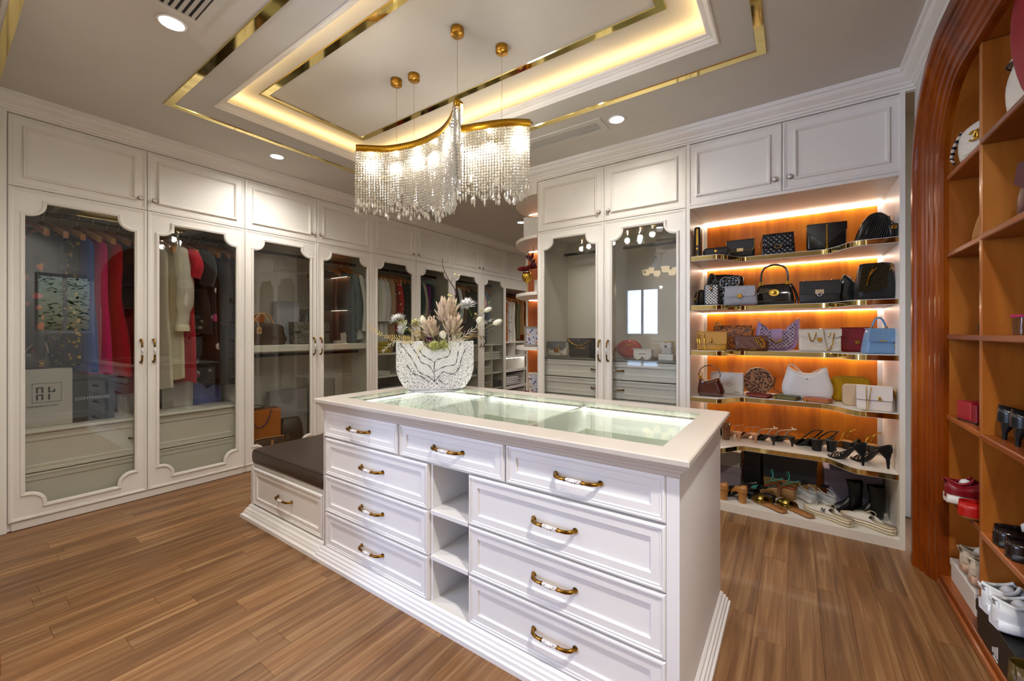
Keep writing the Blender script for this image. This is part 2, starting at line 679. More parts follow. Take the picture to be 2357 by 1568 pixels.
crown('trim_5', [(-4.12, 7.1), (-4.12, .2)][::-1], [(-o, z) for o, z in CP], CROWNM)
arc = [(-1.98 - .5 * sin(a), 3.87 - .6 * cos(a)) for a in [pi / 2 * i / 12 for i in range(13)]]
crown('trim_6', [(.58, 3.27)] + arc + [(-2.48, 3.95)], CP, CROWNM)
crown('trim_7', [(.585, .2), (.585, 3.27)], CP, CROWNM)

# walls
struct('wall_left', MB().box(-4.9, -4.75, -3.8, 7.4, 0, 2.97), WALLP)
struct('wall_back', MB().box(-2.5, .75, 3.89, 3.99, 0, 2.97), WALLP)
struct('wall_far', MB().box(-4.75, -1.0, 7.15, 7.25, 0, 2.97).box(-1.05, -.95, 3.99, 7.15, 0, 2.97), WALLP)
# front wall: left part, header over the opening where the photographer stands
w = MB().box(-4.75, -2.53, .0, .15, 0, 2.82).box(-4.75, -4.13, .15, .275, 0, 2.82).box(-2.52, .75, .0, .205, 2.70, 2.82)
struct('wall_front', w, WALLP)
h = MB()
h.box(-4.1, .58, .208, .245, 2.683, 2.69)
struct('trim_8', h, GOLDM)
struct('trim_9', MB().box(-2.52, .58, .16, .205, 2.66, 2.70, 0, .006).box(-2.52, .58, .11, .155, 2.665, 2.70, 0, .006).box(-2.52, .58, .0, .108, 2.68, 2.70), CHERRYH)
# wooden door casing at the left of the opening
t = thing('door_casing', 'dark wooden opening casing post with plinth at the far left edge', 'casing', (-2.475, .06, 0))
obj('post', MB().box(-.04, .04, -.05, .085, .11, 2.66, 0, .01).box(-.05, .045, -.06, .06, .11, 2.66, 0, .006), CHERRY, t)
obj('plinth', MB().box(-.05, .05, -.06, .105, 0, .085, 0, .004).box(-.05, .045, -.06, .098, .085, .11, 0, .006), CHERRYH, t)

# right wall with the arched niche and a window nearer to the photographer
AC = 2.47                     # origin of the niche along the wall
def arch_ring(d, y, n=14):
    # outline of the round-cornered niche, d outside its inner edge, in the niche's own frame
    c0, c1, cz, r = -.11, .32, 2.11, .35 + d
    return ([(-.46 - d, y, 0), (-.46 - d, y, 1.05)] + [(c0 - r * cos(pi / 2 * i / n), y, cz + r * sin(pi / 2 * i / n)) for i in range(n + 1)]
            + [(c1 + r * sin(pi / 2 * i / n), y, cz + r * cos(pi / 2 * i / n)) for i in range(n + 1)] + [(.67 + d, y, 1.05), (.67 + d, y, 0)])
w = MB()
w.box(RX, RX + .12, AC + .46 + .20, 3.30, 0, CZ)
w.box(RX, RX + .12, 1.5, AC - .67 - .20, 0, CZ)
hole = [(AC - p[0], p[2]) for p in arch_ring(.205, 0)]
for (y0, z0), (y1, z1) in zip(hole, hole[1:]):
    if abs(y0 - y1) > 1e-6:
        w.rings([[(RX, y0, z0), (RX, y1, z1), (RX, y1, CZ), (RX, y0, CZ)], [(RX + .12, y0, z0), (RX + .12, y1, z1), (RX + .12, y1, CZ), (RX + .12, y0, CZ)]], 0, True, True, False)
w.box(RX, RX + .12, .90, 1.50, 0, 1.27).box(RX, RX + .12, .90, 1.50, 2.14, CZ).box(RX, RX + .12, -.2, .90, 0, CZ)
struct('wall_right', w, paint('#d8d6d0', .7))
w = MB()
for a, b2 in ((.90, .94), (1.18, 1.22), (1.46, 1.50)):
    w.box(RX + .03, RX + .08, a, b2, 1.31, 2.10)
w.box(RX + .03, RX + .08, .90, 1.50, 1.27, 1.31).box(RX + .03, RX + .08, .90, 1.50, 2.10, 2.14)
wd = struct('window_1', w, WHITE)
obj('pane', MB().box(RX + .05, RX + .054, .92, 1.48, 1.29, 2.12), TGLASS, wd)
struct('baseboard_right', MB().box(RX - .018, RX, 3.15, 3.27, 0, .1, 0, .004).box(RX - .018, RX, .2, 1.56, 0, .1, 0, .004), WHITE)

# the room behind the photographer: walls, the reflected window and an unseen one added for daylight
w = MB()
w.box(-4.75, -4.45, -3.6, -3.5, 0, CZ).box(-4.45, -3.75, -3.6, -3.5, 0, .35).box(-4.45, -3.75, -3.6, -3.5, 2.45, CZ).box(-3.75, -3.5, -3.6, -3.5, 0, CZ)
w.box(-3.5, -2.66, -3.6, -3.5, 0, 1.2).box(-3.5, -2.66, -3.6, -3.5, 2.38, CZ).box(-2.66, 3.1, -3.6, -3.5, 0, CZ)
w.box(3.0, 3.1, -3.6, 0, 0, CZ).box(.70, 3.1, -.3, -.2, 0, CZ)
struct('wall_rear', w, WALLP)
def win(name, x0, x1, z0, z1, n):
    f = MB().box(x0, x1, -3.58, -3.52, z0, z0 + .05).box(x0, x1, -3.58, -3.52, z1 - .05, z1)
    for i in range(n + 1):
        xx = lerp(x0, x1 - .05, i / n)
        f.box(xx, xx + .05, -3.58, -3.52, z0 + .05, z1 - .05)
    o = struct(name, f, WHITE)
    obj('pane', MB().box(x0 + .02, x1 - .02, -3.552, -3.548, z0 + .02, z1 - .02), TGLASS, o)
win('window_2', -3.5, -2.66, 1.2, 2.38, 2)
win('added_window_3', -4.45, -3.75, .35, 2.45, 1)  # unseen window, added so more daylight reaches the island

# ------------------------------------------------------------------ downlights and vents
def downlight(x, y, label, p):
    t = thing('downlight', label, 'ceiling light', (x, y, CZ), 0, 'recessed round downlights')
    obj('trim_ring', cached('dlr', lambda: MB().lathe([(.058, .002), (.062, -.004), (.050, -.006), (.048, .0)], 28, cap=False).mesh('trim_ring', [WHITE])), None, t)
    obj('diffuser', cached('dld', lambda: MB().lathe([(.049, -.002), (.03, -.0035), (.002, -.004)], 28, cap=True).mesh('diffuser', [emit('#f4f7ff', 22.)])), None, t)
    l = bpy.data.lights.new('downlight_lamp', 'SPOT')
    l.energy = p
    l.spot_size = radians(160)
    l.spot_blend = 1.0
    l.shadow_soft_size = .05
    l.color = (1, .95, .89)
    o = bpy.data.objects.new('downlight_lamp', l)
    C.objects.link(o)
    place(o, None, (x, y, CZ - .02))
DLP = 52
downlight(-2.51, .695, 'round downlight beside the square air vent at upper left', DLP * 1.5)
downlight(-3.67, 1.74, 'round downlight over the second pair of left wardrobe doors', DLP * 1.05)
downlight(-1.04, 2.815, 'round downlight beside the long slotted vent on the right', DLP * .6)
downlight(-3.1, 4.7, 'round downlight far back over the passage behind the chandelier', DLP)
downlight(-2.9, 6.2, 'farthest round downlight over the passage to the open closet', DLP)
downlight(.3, .55, 'unseen round downlight added to brighten the wooden niche', DLP * 3.6)  # added out of view to light the niche divider
downlight(-1.6, .5, 'round downlight above the photographer, in front of the island', DLP * .3)
def vent(label, x0, x1, y0, y1, n, along, fr):
    t = thing('ceiling_vent', label, 'air vent', (x0, y0, CZ), 0)
    W_, H_ = x1 - x0, y1 - y0
    f = MB()
    f.rings([[(0, 0, 0), (W_, 0, 0), (W_, H_, 0), (0, H_, 0)], [(0, 0, -.008), (W_, 0, -.008), (W_, H_, -.008), (0, H_, -.008)],
             [(fr, fr, -.008), (W_ - fr, fr, -.008), (W_ - fr, H_ - fr, -.008), (fr, H_ - fr, -.008)], [(fr, fr, -.001), (W_ - fr, fr, -.001), (W_ - fr, H_ - fr, -.001), (fr, H_ - fr, -.001)]], 0, False, False, False)
    obj('frame', f, paint('#cdc9c0', .5), t)
    obj('duct', MB().box(fr, W_ - fr, fr, H_ - fr, -.0015, -.0005), paint('#2b2b2b', .7), t)
    for i in range(n):
        if along == 'x':
            p = lerp(fr, H_ - fr, (i + .5) / n)
            obj('slat', MB().box(fr, W_ - fr, p - .008, p + .006, -.0075, -.0015), paint('#b9b6ae', .5), t)
        else:
            p = lerp(fr, W_ - fr, (i + .5) / n)
            obj('slat', MB().box(p - .004, p + .003, fr, H_ - fr, -.0075, -.0015), paint('#b9b6ae', .5), t)
vent('square louvred air vent in the ceiling beside the upper left downlight', -2.42, -1.93, .40, .79, 12, 'x', .035)
vent('long slotted air vent in the ceiling behind the chandelier', -2.05, -1.13, 2.72, 2.92, 5, 'x', .045)

# ------------------------------------------------------------------ handles, knobs, doors (local frame: x right, y away from the viewer, z up)
def handle_mesh(vertical):
    def mk():
        mb = MB()
        P = [(-.085, .004), (-.083, -.012), (-.076, -.024), (-.062, -.031), (-.045, -.034), (-.03, -.033)]
        ra = [.0085, .0075, .007, .0068, .006, .0062]
        for sgn in (-1, 1):
            pts = [(sgn * -p if sgn > 0 else p, y, 0) for p, y in P]
            mb.tube(pts, ra, 8, 0)
            for u in (.031, .035):
                mb.lathe([(.0055, -.0015), (.0082, 0), (.0055, .0015)], 8, 0, (sgn * u, -.0335, 0), 'x')
        mid = [(lerp(-.03, .03, i / 8), -.0335 - .0025 * cos(pi * (i - 4) / 8), 0) for i in range(9)]
        mb.tube(mid, [.0055, .0068, .0075, .008, .0082, .008, .0075, .0068, .0055], 10, 1)
        mb.lathe([(.010, 0), (.010, .003), (.007, .005)], 10, 0, (-.085, .0, 0), 'y')
        mb.lathe([(.010, 0), (.010, .003), (.007, .005)], 10, 0, (.085, .0, 0), 'y')
        if vertical:
            mb.xf(Matrix.Rotation(pi / 2, 4, 'Y'))
        return mb.mesh('handle', [antique(), porcelain()])
    return cached(('handle', vertical), mk)
def knob_mesh():
    def mk():
        mb = MB()
        mb.lathe([(.012, -.001), (.012, .002), (.006, .005), (.005, .012), (.011, .015), (.0165, .018), (.017, .021), (.0145, .0235)], 16, 0, axis='y')
        mb.lathe([(.0145, .0225), (.013, .0255), (.008, .028), (.001, .029)], 16, 1, axis='y')
        return mb.mesh('knob', [antique(), porcelain()])
    return cached('knob', mk)
def outline(a0, a1, b0, b1, d, r, e, n=8):
    a0, a1, b0, b1, e = a0 - d, a1 + d, b0 - d, b1 + d, e + d
    out = []
    for cx, cz, ox, oz, bx, bz in ((a0, b0, 1, 0, 0, 1), (a1, b0, 0, 1, -1, 0), (a1, b1, -1, 0, 0, -1), (a0, b1, 0, -1, 1, 0)):
        seq = [(0, r)] + [(e + (r - e) * sin(pi / 2 * i / n), e + (r - e) * cos(pi / 2 * i / n)) for i in range(n + 1)] + [(r, 0)]
        out.append([(cx + ox * p + bx * q, cz + oz * p + bz * q) for p, q in seq])
    return out
def glass_door(parent, x0, w, z0, z1, side, glassmat, hz, paintm):
    def mk():
        mb = MB()
        g = .0015
        X0, X1, Z0, Z1 = g, w - g, z0 + g, z1 - g
        prof = [(0, .022), (0, .006), (.004, .001), (.012, 0), (.014, .003), (.02, .003), (.024, .005)]
        mb.panel(X0, X1, Z0, Z1, prof, 0, False, False)
        fi = .074
        a0, a1, b0, b1 = fi, w - fi, z0 + fi + .012, z1 - fi - .012
        i, y = prof[-1]
        rect = [(X0 + i, y, Z0 + i), (X1 - i, y, Z0 + i), (X1 - i, y, Z1 - i), (X0 + i, y, Z1 - i)]
        ol = outline(a0, a1, b0, b1, .022, .095, .010)
        vs = list(rect)
        idx = []
        for c_ in ol:
            idx.append([len(vs) + k for k in range(len(c_))])
            vs += [(p[0], y, p[1]) for p in c_]
        fs = []
        for k in range(4):
            j = (k + 1) % 4
            fs.append((k, j, idx[j][0], idx[k][-1]))
            for q in range(len(idx[k]) - 1):
                fs.append((k, idx[k][q + 1], idx[k][q]))
        mb.add(vs, fs, 0, False)
        rs = []
        for d, yy in ((.022, y), (.021, -.002), (.017, -.006), (.011, -.006), (.009, -.002), (.006, -.004), (.002, -.003), (0, .003), (0, .022)):
            rs.append([(p[0], yy, p[1]) for c_ in outline(a0, a1, b0, b1, d, .095, .010) for p in c_])
        mb.rings([r[::-1] for r in rs][::-1], 0, False, False, False)
        # back of the door frame around the opening
        vb = [(p[0], .0218, p[2]) for p in vs]
        mb.add(vb, [f[::-1] for f in fs], 0, False)
        return mb.mesh('glass_door', [paintm])
    d = obj('glass_door', cached(('gd', round(w, 3), z0, z1, paintm.name), mk), None, parent, (x0, 0, 0))
    obj('pane', cached(('gp', round(w, 3), z0, z1, glassmat.name), lambda: MB().box(.07, w - .07, .010, .0135, z0 + .07, z1 - .07).mesh('pane', [glassmat])), None, d)
    hx = w - .037 if side == 'r' else .037
    obj('handle', handle_mesh(True), None, d, (hx, .003, hz))
    return d
DOORP = [(0, .022), (0, .007), (.004, .001), (.012, 0), (.0135, .005), (.019, .005), (.0205, .003), (.025, .007), (.062, .007), (.0635, -.002), (.068, -.007), (.074, -.007), (.0755, -.001), (.079, -.002), (.083, .006), (.087, .010)]
def upper_door(parent, x0, w, z0, z1, side, paintm):
    d = obj('upper_door', cached(('ud', round(w, 3), z0, z1, paintm.name), lambda: MB().panel(.0015, w - .0015, z0 + .0015, z1 - .0015, DOORP).mesh('upper_door', [paintm])), None, parent, (x0, 0, 0))
    obj('knob', knob_mesh(), None, d, ((w - .042) if side == 'r' else .042, .005, z0 + .085))
    return d
DRAWP = [(0, .022), (0, .007), (.004, .001), (.010, 0), (.0115, .005), (.0165, .005), (.018, .003), (.022, .006), (.046, .006), (.048, .013), (.052, .014)]
def drawer(parent, x0, x1, z0, z1, y, paintm, hx=None, name='drawer', handle=True):
    w, h = x1 - x0, z1 - z0
    d = obj(name, cached(('dr', round(w, 3), round(h, 3), paintm.name), lambda: MB().panel(.0015, w - .0015, .0015, h - .0015, DRAWP).mesh(name, [paintm])), None, parent, (x0, y, z0))
    if handle:
        obj('handle', handle_mesh(False), None, d, (w / 2 if hx is None else hx, .014, h / 2))
    return d
def carcass(parent, W_, D, paintm, bottom=.053, mid=2.205, backm=None):
    m = MB()
    m.box(0, .018, .023, D, 0, 2.69).box(W_ - .018, W_, .023, D, 0, 2.69).box(.018, W_ - .018, D - .01, D, 0, 2.69)
    m.box(.018, W_ - .018, .024, D - .01, bottom - .02, bottom).box(.018, W_ - .018, .024, D - .01, mid, mid + .02).box(.018, W_ - .018, .024, D - .01, 2.67, 2.69)
    m.box(.018, W_ - .018, .012, .024, 0, bottom - .004)
    return obj('carcass', m, paintm, parent)
def rail(parent, x0, x1, y, z, mat=BLACKM):
    return obj('hanging_rail', MB().box(x0, x1, y - .008, y + .008, z - .016, z + .016, 0, .004), mat, parent)
DW = .684
L0 = .306
LU = []
UL = ['tall cream wardrobe with two scalloped glass doors, nearest of the left row', 'tall cream wardrobe in the left row with handbags on a shelf behind glass',
      'tall cream wardrobe in the left row directly behind the flower vase', 'tall cream wardrobe in the left row with pale cubbies low behind glass, farthest glazed one']
for u in range(4):
    t = thing('wardrobe', UL[u], 'wardrobe', (LX, L0 + 2 * DW * u, 0), pi / 2, 'left row of wardrobes')
    LU.append(t)
    carcass(t, 2 * DW, .6, CREAM)
    for k in (0, 1):
        glass_door(t, DW * k, DW, .053, 2.224, 'rl'[k], CGLASS, 1.137, CREAM)
        upper_door(t, DW * k, DW, 2.224, 2.687, 'rl'[k], CREAM)
# filler beside the first wardrobe
struct('trim_10', MB().box(-4.135, -4.115, .276, .304, 0, 2.69), CREAM)
# wardrobe 1: two wide drawers below, rail above
t = LU[0]
for z0, z1 in ((.07, .335), (.338, .60)):
    drawer(t, .022, 2 * DW - .022, z0, z1, .06, CREAM)
obj('drawer_top', MB().box(.02, 2 * DW - .02, .045, .588, .602, .625, 0, .006), CREAM, t)
rail(t, .02, 2 * DW - .02, .30, 2.13)
# wardrobe 2: rail, thick shelf, second rail
t = LU[1]
obj('shelf', MB().box(.02, 2 * DW - .02, .035, .588, 1.09, 1.155, 0, .004), CREAM, t)
rail(t, .02, 2 * DW - .02, .30, 2.10)
rail(t, .02, 2 * DW - .02, .25, 1.05)
# wardrobe 3: rail, lower shelves
t = LU[2]
for z in (1.0, .72, .42):
    obj('shelf', MB().box(.02, 2 * DW - .02, .04, .588, z, z + .022, 0, .003), CREAM, t)
obj('divider', MB().box(DW - .01, DW + .01, .04, .588, .053, 1.0), CREAM, t)
rail(t, .02, 2 * DW - .02, .30, 2.10)
# wardrobe 4
t = LU[3]
for z in (1.06, .82, .58, .32):
    obj('shelf', MB().box(.02, 2 * DW - .02, .04, .588, z, z + .022, 0, .003), CREAM, t)
for xx in (.34, DW, 1.02):
    obj('divider', MB().box(xx - .01, xx + .01, .04, .588, .053, 1.06), CREAM, t)
rail(t, .02, 2 * DW - .02, .30, 2.10)
# open wardrobe at the end of the row
t = thing('open_wardrobe', 'open doorless wardrobe with wood lined hanging space at the far end of the passage', 'wardrobe', (LX, L0 + 8 * DW, 0), pi / 2)
carcass(t, 1.34, .6, CREAM, mid=2.07)
obj('wood_lining', MB().box(.019, 1.32, .575, .588, 1.12, 2.06).box(.019, .024, .03, .575, 1.12, 2.06).box(1.316, 1.32, .03, .575, 1.12, 2.06), CHERRY, t)
for k in (0, 1):
    upper_door(t, .67 * k, .67, 2.224, 2.687, 'rl'[k], CREAM)
obj('fascia', MB().box(0, 1.34, .002, .022, 2.05, 2.222, 0, .003), CREAM, t)
for z in (1.09, .83):
    obj('shelf', MB().box(.02, 1.32, .02, .588, z, z + .025, 0, .003), CREAM, t)
for xx in (.30, .62, .95):
    obj('divider', MB().box(xx - .01, xx + .01, .02, .588, .855, 1.09), CREAM, t)
obj('divider', MB().box(.61, .63, .02, .588, .053, .83), CREAM, t)
for z in (.56, .26):
    obj('pull_out_shelf', MB().box(.03, .60, .02, .57, z, z + .018).box(.03, .60, .02, .032, z, z + .07), WHITE, t)
    obj('pull_out_shelf', MB().box(.64, 1.31, .02, .57, z, z + .018).box(.64, 1.31, .02, .032, z, z + .07), WHITE, t)
obj('light_strip', MB().box(.04, .60, .05, .06, .815, .822), LEDN, t)
rail(t, .02, 1.32, .30, 2.0)

# ------------------------------------------------------------------ right cabinets
XR0, XR1, XR2 = -1.977, -.666, .535
RW = (XR1 - XR0) / 2
t = thing('display_cabinet', 'tall cream cabinet with two glass doors beside the open handbag shelves', 'cabinet', (XR0, RY, 0))
R1 = t
carcass(t, 2 * RW, .6, CREAM)
for k in (0, 1):
    glass_door(t, RW * k, RW, .053, 2.217, 'rl'[k], glass('#f5f5f2', 1.4), 1.125, CREAM)
    upper_door(t, RW * k, RW, 2.217, 2.687, 'rl'[k], CREAM)
CGREY = paint('#e0e2e2', .4)
for k in (0, 1):
    for z0, z1 in ((.40, .555), (.56, .715), (.72, .875), (.88, 1.035)):
        drawer(t, RW * k + .022, RW * (k + 1) - .012, z0, z1, .05, CGREY, hx=None if False else (RW - .075 if k == 0 else .04))
obj('counter', MB().box(.02, 2 * RW - .02, .04, .588, 1.04, 1.055, 0, .003), base('glossy_counter', '#6d6c68', .06)[0], t)
obj('hanging_rail', MB().box(.13, .62, .28, .30, 2.02, 2.045, 0, .004), BLACKM, t)
obj('hanging_rail', MB().box(.72, 1.28, .28, .30, 2.02, 2.045, 0, .004), BLACKM, t)
obj('divider', MB().box(RW - .01, RW + .01, .10, .588, 1.055, 2.205), CREAM, t)
# open handbag shelves
t = thing('display_shelving', 'open shelving with curved gold edged shelves holding rows of handbags and shoes', 'shelving', (XR1, RY, 0))
W2 = XR2 - XR1
RD = .6
m = MB()
m.box(0, .024, .0, RD, 0, 2.69).box(W2 - .024, W2, .0, RD, 0, 2.69).box(.024, W2 - .024, RD - .004, RD, 0, 2.69)
m.box(.024, W2 - .024, .0, RD, 2.205, 2.225).box(.024, W2 - .024, .024, RD, 2.67, 2.69).box(.024, W2 - .024, .022, .04, 2.225, 2.67)
m.box(.024, W2 - .024, .03, RD - .01, .037, .057).box(.024, W2 - .024, .0, .03, 0, .057)
obj('carcass', m, CREAM, t)
obj('wood_back', MB().box(.05, W2 - .05, RD - .02, RD - .006, .06, 2.18), wood('#8f4300', '#c26c0a', '#da8a14', 7., 7., .9, .4, .0), t)
for xx in (.024, W2 - .05):
    obj('side_lining', MB().box(xx, xx + .026, RD - .03, RD - .006, .06, 2.2), WHITE, t)
for k in (0, 1):
    upper_door(t, W2 / 2 * k, W2 / 2, 2.225, 2.687, 'rl'[k], CREAM)
def wave(x, a):         # distance of the shelf edge from the cabinet front
    return .02 + a * (sst(.20, .36, x) - sst(.83, 1.0, x))
SHZ = [1.85, 1.482, 1.145, .797, .437]
N = 48
for q, z in enumerate(SHZ):
    a = [.23, .21, .20, .19, .18][q]
    xs = [lerp(.026, W2 - .026, i / N) for i in range(N + 1)]
    poly = [(xx, wave(xx, a)) for xx in xs] + [(W2 - .026, RD - .022), (.026, RD - .022)]
    sh = obj('shelf', MB().prism(poly, z - .036, z, 'z'), CREAM, t)
    e = MB()
    e.rings([[(xx, wave(xx, a) - .0025, zz) for xx in xs] for zz in (z - .033, z - .003)], 0, False, False, True, False)
    obj('gold_edge', e, GOLDM, sh)
for z in [2.2] + [z - .036 for z in SHZ]:  # lowest strip is an unseen addition that brightens the bottom row
    obj('light_strip', MB().box(.03, W2 - .03, RD - .044, RD - .034, z - .005, z), LEDW, t)
# rounded end shelves
t = thing('corner_shelves', 'rounded cream end shelves with wood back at the end of the right cabinets', 'shelves', (-1.979, 3.87, 0))
def ell(n=20, k=1.0):
    return [(0, 0)] + [(-.5 * k * cos(pi / 2 * i / n), -.6 * k * sin(pi / 2 * i / n)) for i in range(n + 1)]
obj('wood_back', MB().box(-.48, -.001, .0, .015, .0, 2.62), CHERRY, t)
for z in (2.2, 1.665, 1.14, .62, .10):
    sh = obj('shelf', MB().prism(ell(), z - .03, z, 'z'), CREAM, t)
    obj('light_strip', MB().box(-.44, -.01, -.04, -.03, z - .035, z - .03), LEDW, sh)
obj('canopy', MB().prism(ell(), 2.58, 2.69, 'z'), CREAM, t)
obj('light_strip', MB().box(-.44, -.01, -.04, -.03, 2.575, 2.58), LEDW, t)

# ------------------------------------------------------------------ island
IX0, IX1 = -2.195, -.283       # body
t = thing('island', 'white dresser island with glass display top and many drawers in the middle of the room', 'island', (IX0, 1.29, 0))
IW = IX1 - IX0
ID = .83
lx = lambda X: X - IX0
m = MB()
yb = .024
m.box(0, IW, ID - .02, ID, .06, .85)                                   # back
m.box(0, .02, yb, ID - .02, .06, .85).box(IW - .038, IW, .004, ID - .02, .06, .85)  # sides, right post
m.box(0, lx(-2.19) + .0, .004, yb, .06, .85)
m.box(lx(-1.355), lx(-1.341), .0205, ID - .3, .06, .69).box(lx(-1.12), lx(-1.108), .0205, ID - .3, .06, .69)
m.box(.02, lx(-1.355), .03, .035, .06, .69).box(lx(-1.108), IW - .038, .03, .035, .06, .69)
m.box(lx(-1.341), lx(-1.12), ID - .32, ID - .3, .06, .69)
m.box(.02, IW - .038, .024, ID - .02, .682, .70)
m.box(.0, IW, .0, ID, .05, .068)
obj('carcass', m, WHITE, t)
for z in (.465, .262):
    obj('cubby_shelf', MB().box(lx(-1.341), lx(-1.12), .005, ID - .32, z, z + .02, 0, .002), WHITE, t)
def sweep_rect(prof, x0, x1, y0, y1):
    return frame_sweep(x0, x1, y0, y1, prof)
obj('plinth', sweep_rect([(.0, .075), (.004, .072), (.010, .066), (.012, .056), (.02, .052), (.022, .042), (.028, .038), (.030, .024), (.038, .02), (.038, -.0), (.0, -.0)], 0, IW, 0, ID), WHITE, t)
# top frame with moulded edge around a glass pane
TW0, TW1, TD0, TD1 = -.025, IW + .025, -.035, ID + .02
gx0, gx1, gy0, gy1 = lx(-2.09), lx(-.352), .085, .735
rs = []
for i, z in [(-.001, .84), (.004, .846), (.006, .856), (.014, .862), (.016, .87), (.025, .876), (.03, .886), (.035, .89), (.035, .904), (.031, .908)]:
    rs.append([(0 - i, 0 - i, z), (IW + i, 0 - i, z), (IW + i, ID + i, z), (0 - i, ID + i, z)])
rs.append([(gx0, gy0, .908), (gx1, gy0, .908), (gx1, gy1, .908), (gx0, gy1, .908)])
rs.append([(gx0, gy0, .885), (gx1, gy0, .885), (gx1, gy1, .885), (gx0, gy1, .885)])
rs.append([(.021, .03, .885), (IW - .04, .03, .885), (IW - .04, ID - .03, .885), (.021, ID - .03, .885)])
obj('countertop', MB().rings(rs, 0, False, False, False), paint('#c6beb4', .35), t)
obj('glass_top', MB().box(gx0 - .0, gx1 + .0, gy0, gy1, .9, .9085), TGLASS, t)
k = MB().box(gx0 + .01, gx1 - .01, gy1 - .022, gy1 - .006, .862, .876)
k.box(gx0 + .006, gx0 + .02, gy0 + .02, gy1 - .03, .866, .876)
obj('light_strip', k, emit('#fbfff6', 11.), t)
# compartments under the glass
for xx in (lx(-1.555), lx(-.93)):
    obj('divider', MB().box(xx - .009, xx + .009, .03, ID - .03, .70, .884), WHITE, t)
def tray(x0, x1, y0, y1, z0, z1):
    b = .008
    return MB().box(x0, x1, y0, y1, z0, z0 + b).box(x0, x0 + b, y0, y1, z0, z1).box(x1 - b, x1, y0, y1, z0, z1).box(x0, x1, y0, y0 + b, z0, z1).box(x0, x1, y1 - b, y1, z0, z1)
for x0, x1 in ((lx(-2.15), lx(-1.60)), (lx(-1.51), lx(-.97)), (lx(-.86), lx(-.33))):
    obj('drawer_tray', tray(x0, x1, .06, .60, .705, .80), paint('#ecefe6', .45), t)
for x0, x1 in ((-2.188, -1.562), (-1.55, -.932), (-.926, -.321)):
    drawer(t, lx(x0), lx(x1), .692, .846, .0, WHITE)
for z0, z1 in ((.479, .688), (.272, .477), (.07, .27)):
    drawer(t, lx(-2.178), lx(-1.355), z0, z1, .0, WHITE, hx=.41)
    drawer(t, lx(-1.117), lx(-.321), z0, z1, .0, WHITE, hx=.40)
# bench
t = thing('bench', 'white drawer bench with dark brown leather cushion left of the island', 'bench', (-3.115, 1.30, 0))
BW = .916
m = MB().box(0, BW, .022, .80, .06, .36).box(-.006, BW, .012, .806, .35, .372, 0, .005)
m.box(0, .028, .004, .03, .06, .35).box(BW - .022, BW, .004, .03, .06, .35)
obj('carcass', m, WHITE, t)
obj('plinth', MB().rings([[(0 - i, 0 - i, z), (BW, 0 - i, z), (BW, .80 + i, z), (0 - i, .80 + i, z)] for i, z in [(.0, .085), (.006, .08), (.010, .068), (.014, .062), (.02, .06), (.026, .046), (.03, .042), (.034, .028), (.046, .022), (.048, .0)]], 0, True, True, False), WHITE, t)
drawer(t, .03, BW - .026, .092, .345, .0, WHITE, hx=.42)
cu = MB()
rs = []
for i, z in [(.014, .372), (.004, .378), (0, .39), (-.002, .42), (.0, .45), (.006, .462), (.018, .470)]:
    q = rrect(BW - .004 - 2 * i, .80 - 2 * i, .03, 4)
    rs.append([(p[0] + BW / 2, p[1] + .40, z) for p in q])
cu.rings(rs, 0, True, True, True)
cs = obj('cushion', cu, leather('#3c2d26', .38, 90.), t)
obj('piping', MB().tube([(p[0] + BW / 2, p[1] + .40, .4625) for p in rrect(BW - .014, .79, .03, 4)], .0022, 5, 0, True), leather('#2c201b', .4), cs)

# ------------------------------------------------------------------ chandelier
CH = thing('chandelier', 'wavy gold chandelier dripping with crystal strands, hung on four wires over the island', 'chandelier', (-1.79, 1.75, 2.915))
ox, oy, oz = -1.79, 1.75, 2.915
CA = spline([(-2.34, 1.60, 0), (-2.20, 1.715, 0), (-2.06, 1.765, 0), (-1.93, 1.782, 0), (-1.763, 1.765, 0), (-1.649, 1.722, 0), (-1.555, 1.665, 0), (-1.463, 1.585, 0)], 8)
CB = spline([(-1.463, 1.585, 0), (-1.447, 1.580, 0), (-1.437, 1.592, 0)], 4)[1:]
CC = spline([(-1.437, 1.592, 0), (-1.49, 1.655, 0), (-1.58, 1.74, 0), (-1.625, 1.785, 0), (-1.60, 1.812, 0), (-1.51, 1.838, 0), (-1.41, 1.872, 0), (-1.32, 1.916, 0), (-1.242, 1.98, 0)], 8)[1:]
path = CA + CB + CC
b = MB()
for off in (0,):
    rs = []
    for i, p in enumerate(path):
        t_ = (path[min(i + 1, len(path) - 1)] - path[max(i - 1, 0)]).normalized()
        n_ = Vector((-t_.y, t_.x, 0))
        rs.append([(p.x + n_.x * o - ox, p.y + n_.y * o - oy, z - oz) for o, z in ((-.004, 2.458), (-.004, 2.5), (.004, 2.5), (.004, 2.458))])
    b.rings(rs, 0, True, True, True)
obj('gold_band', b, metal('#c99a2e', .28), CH)
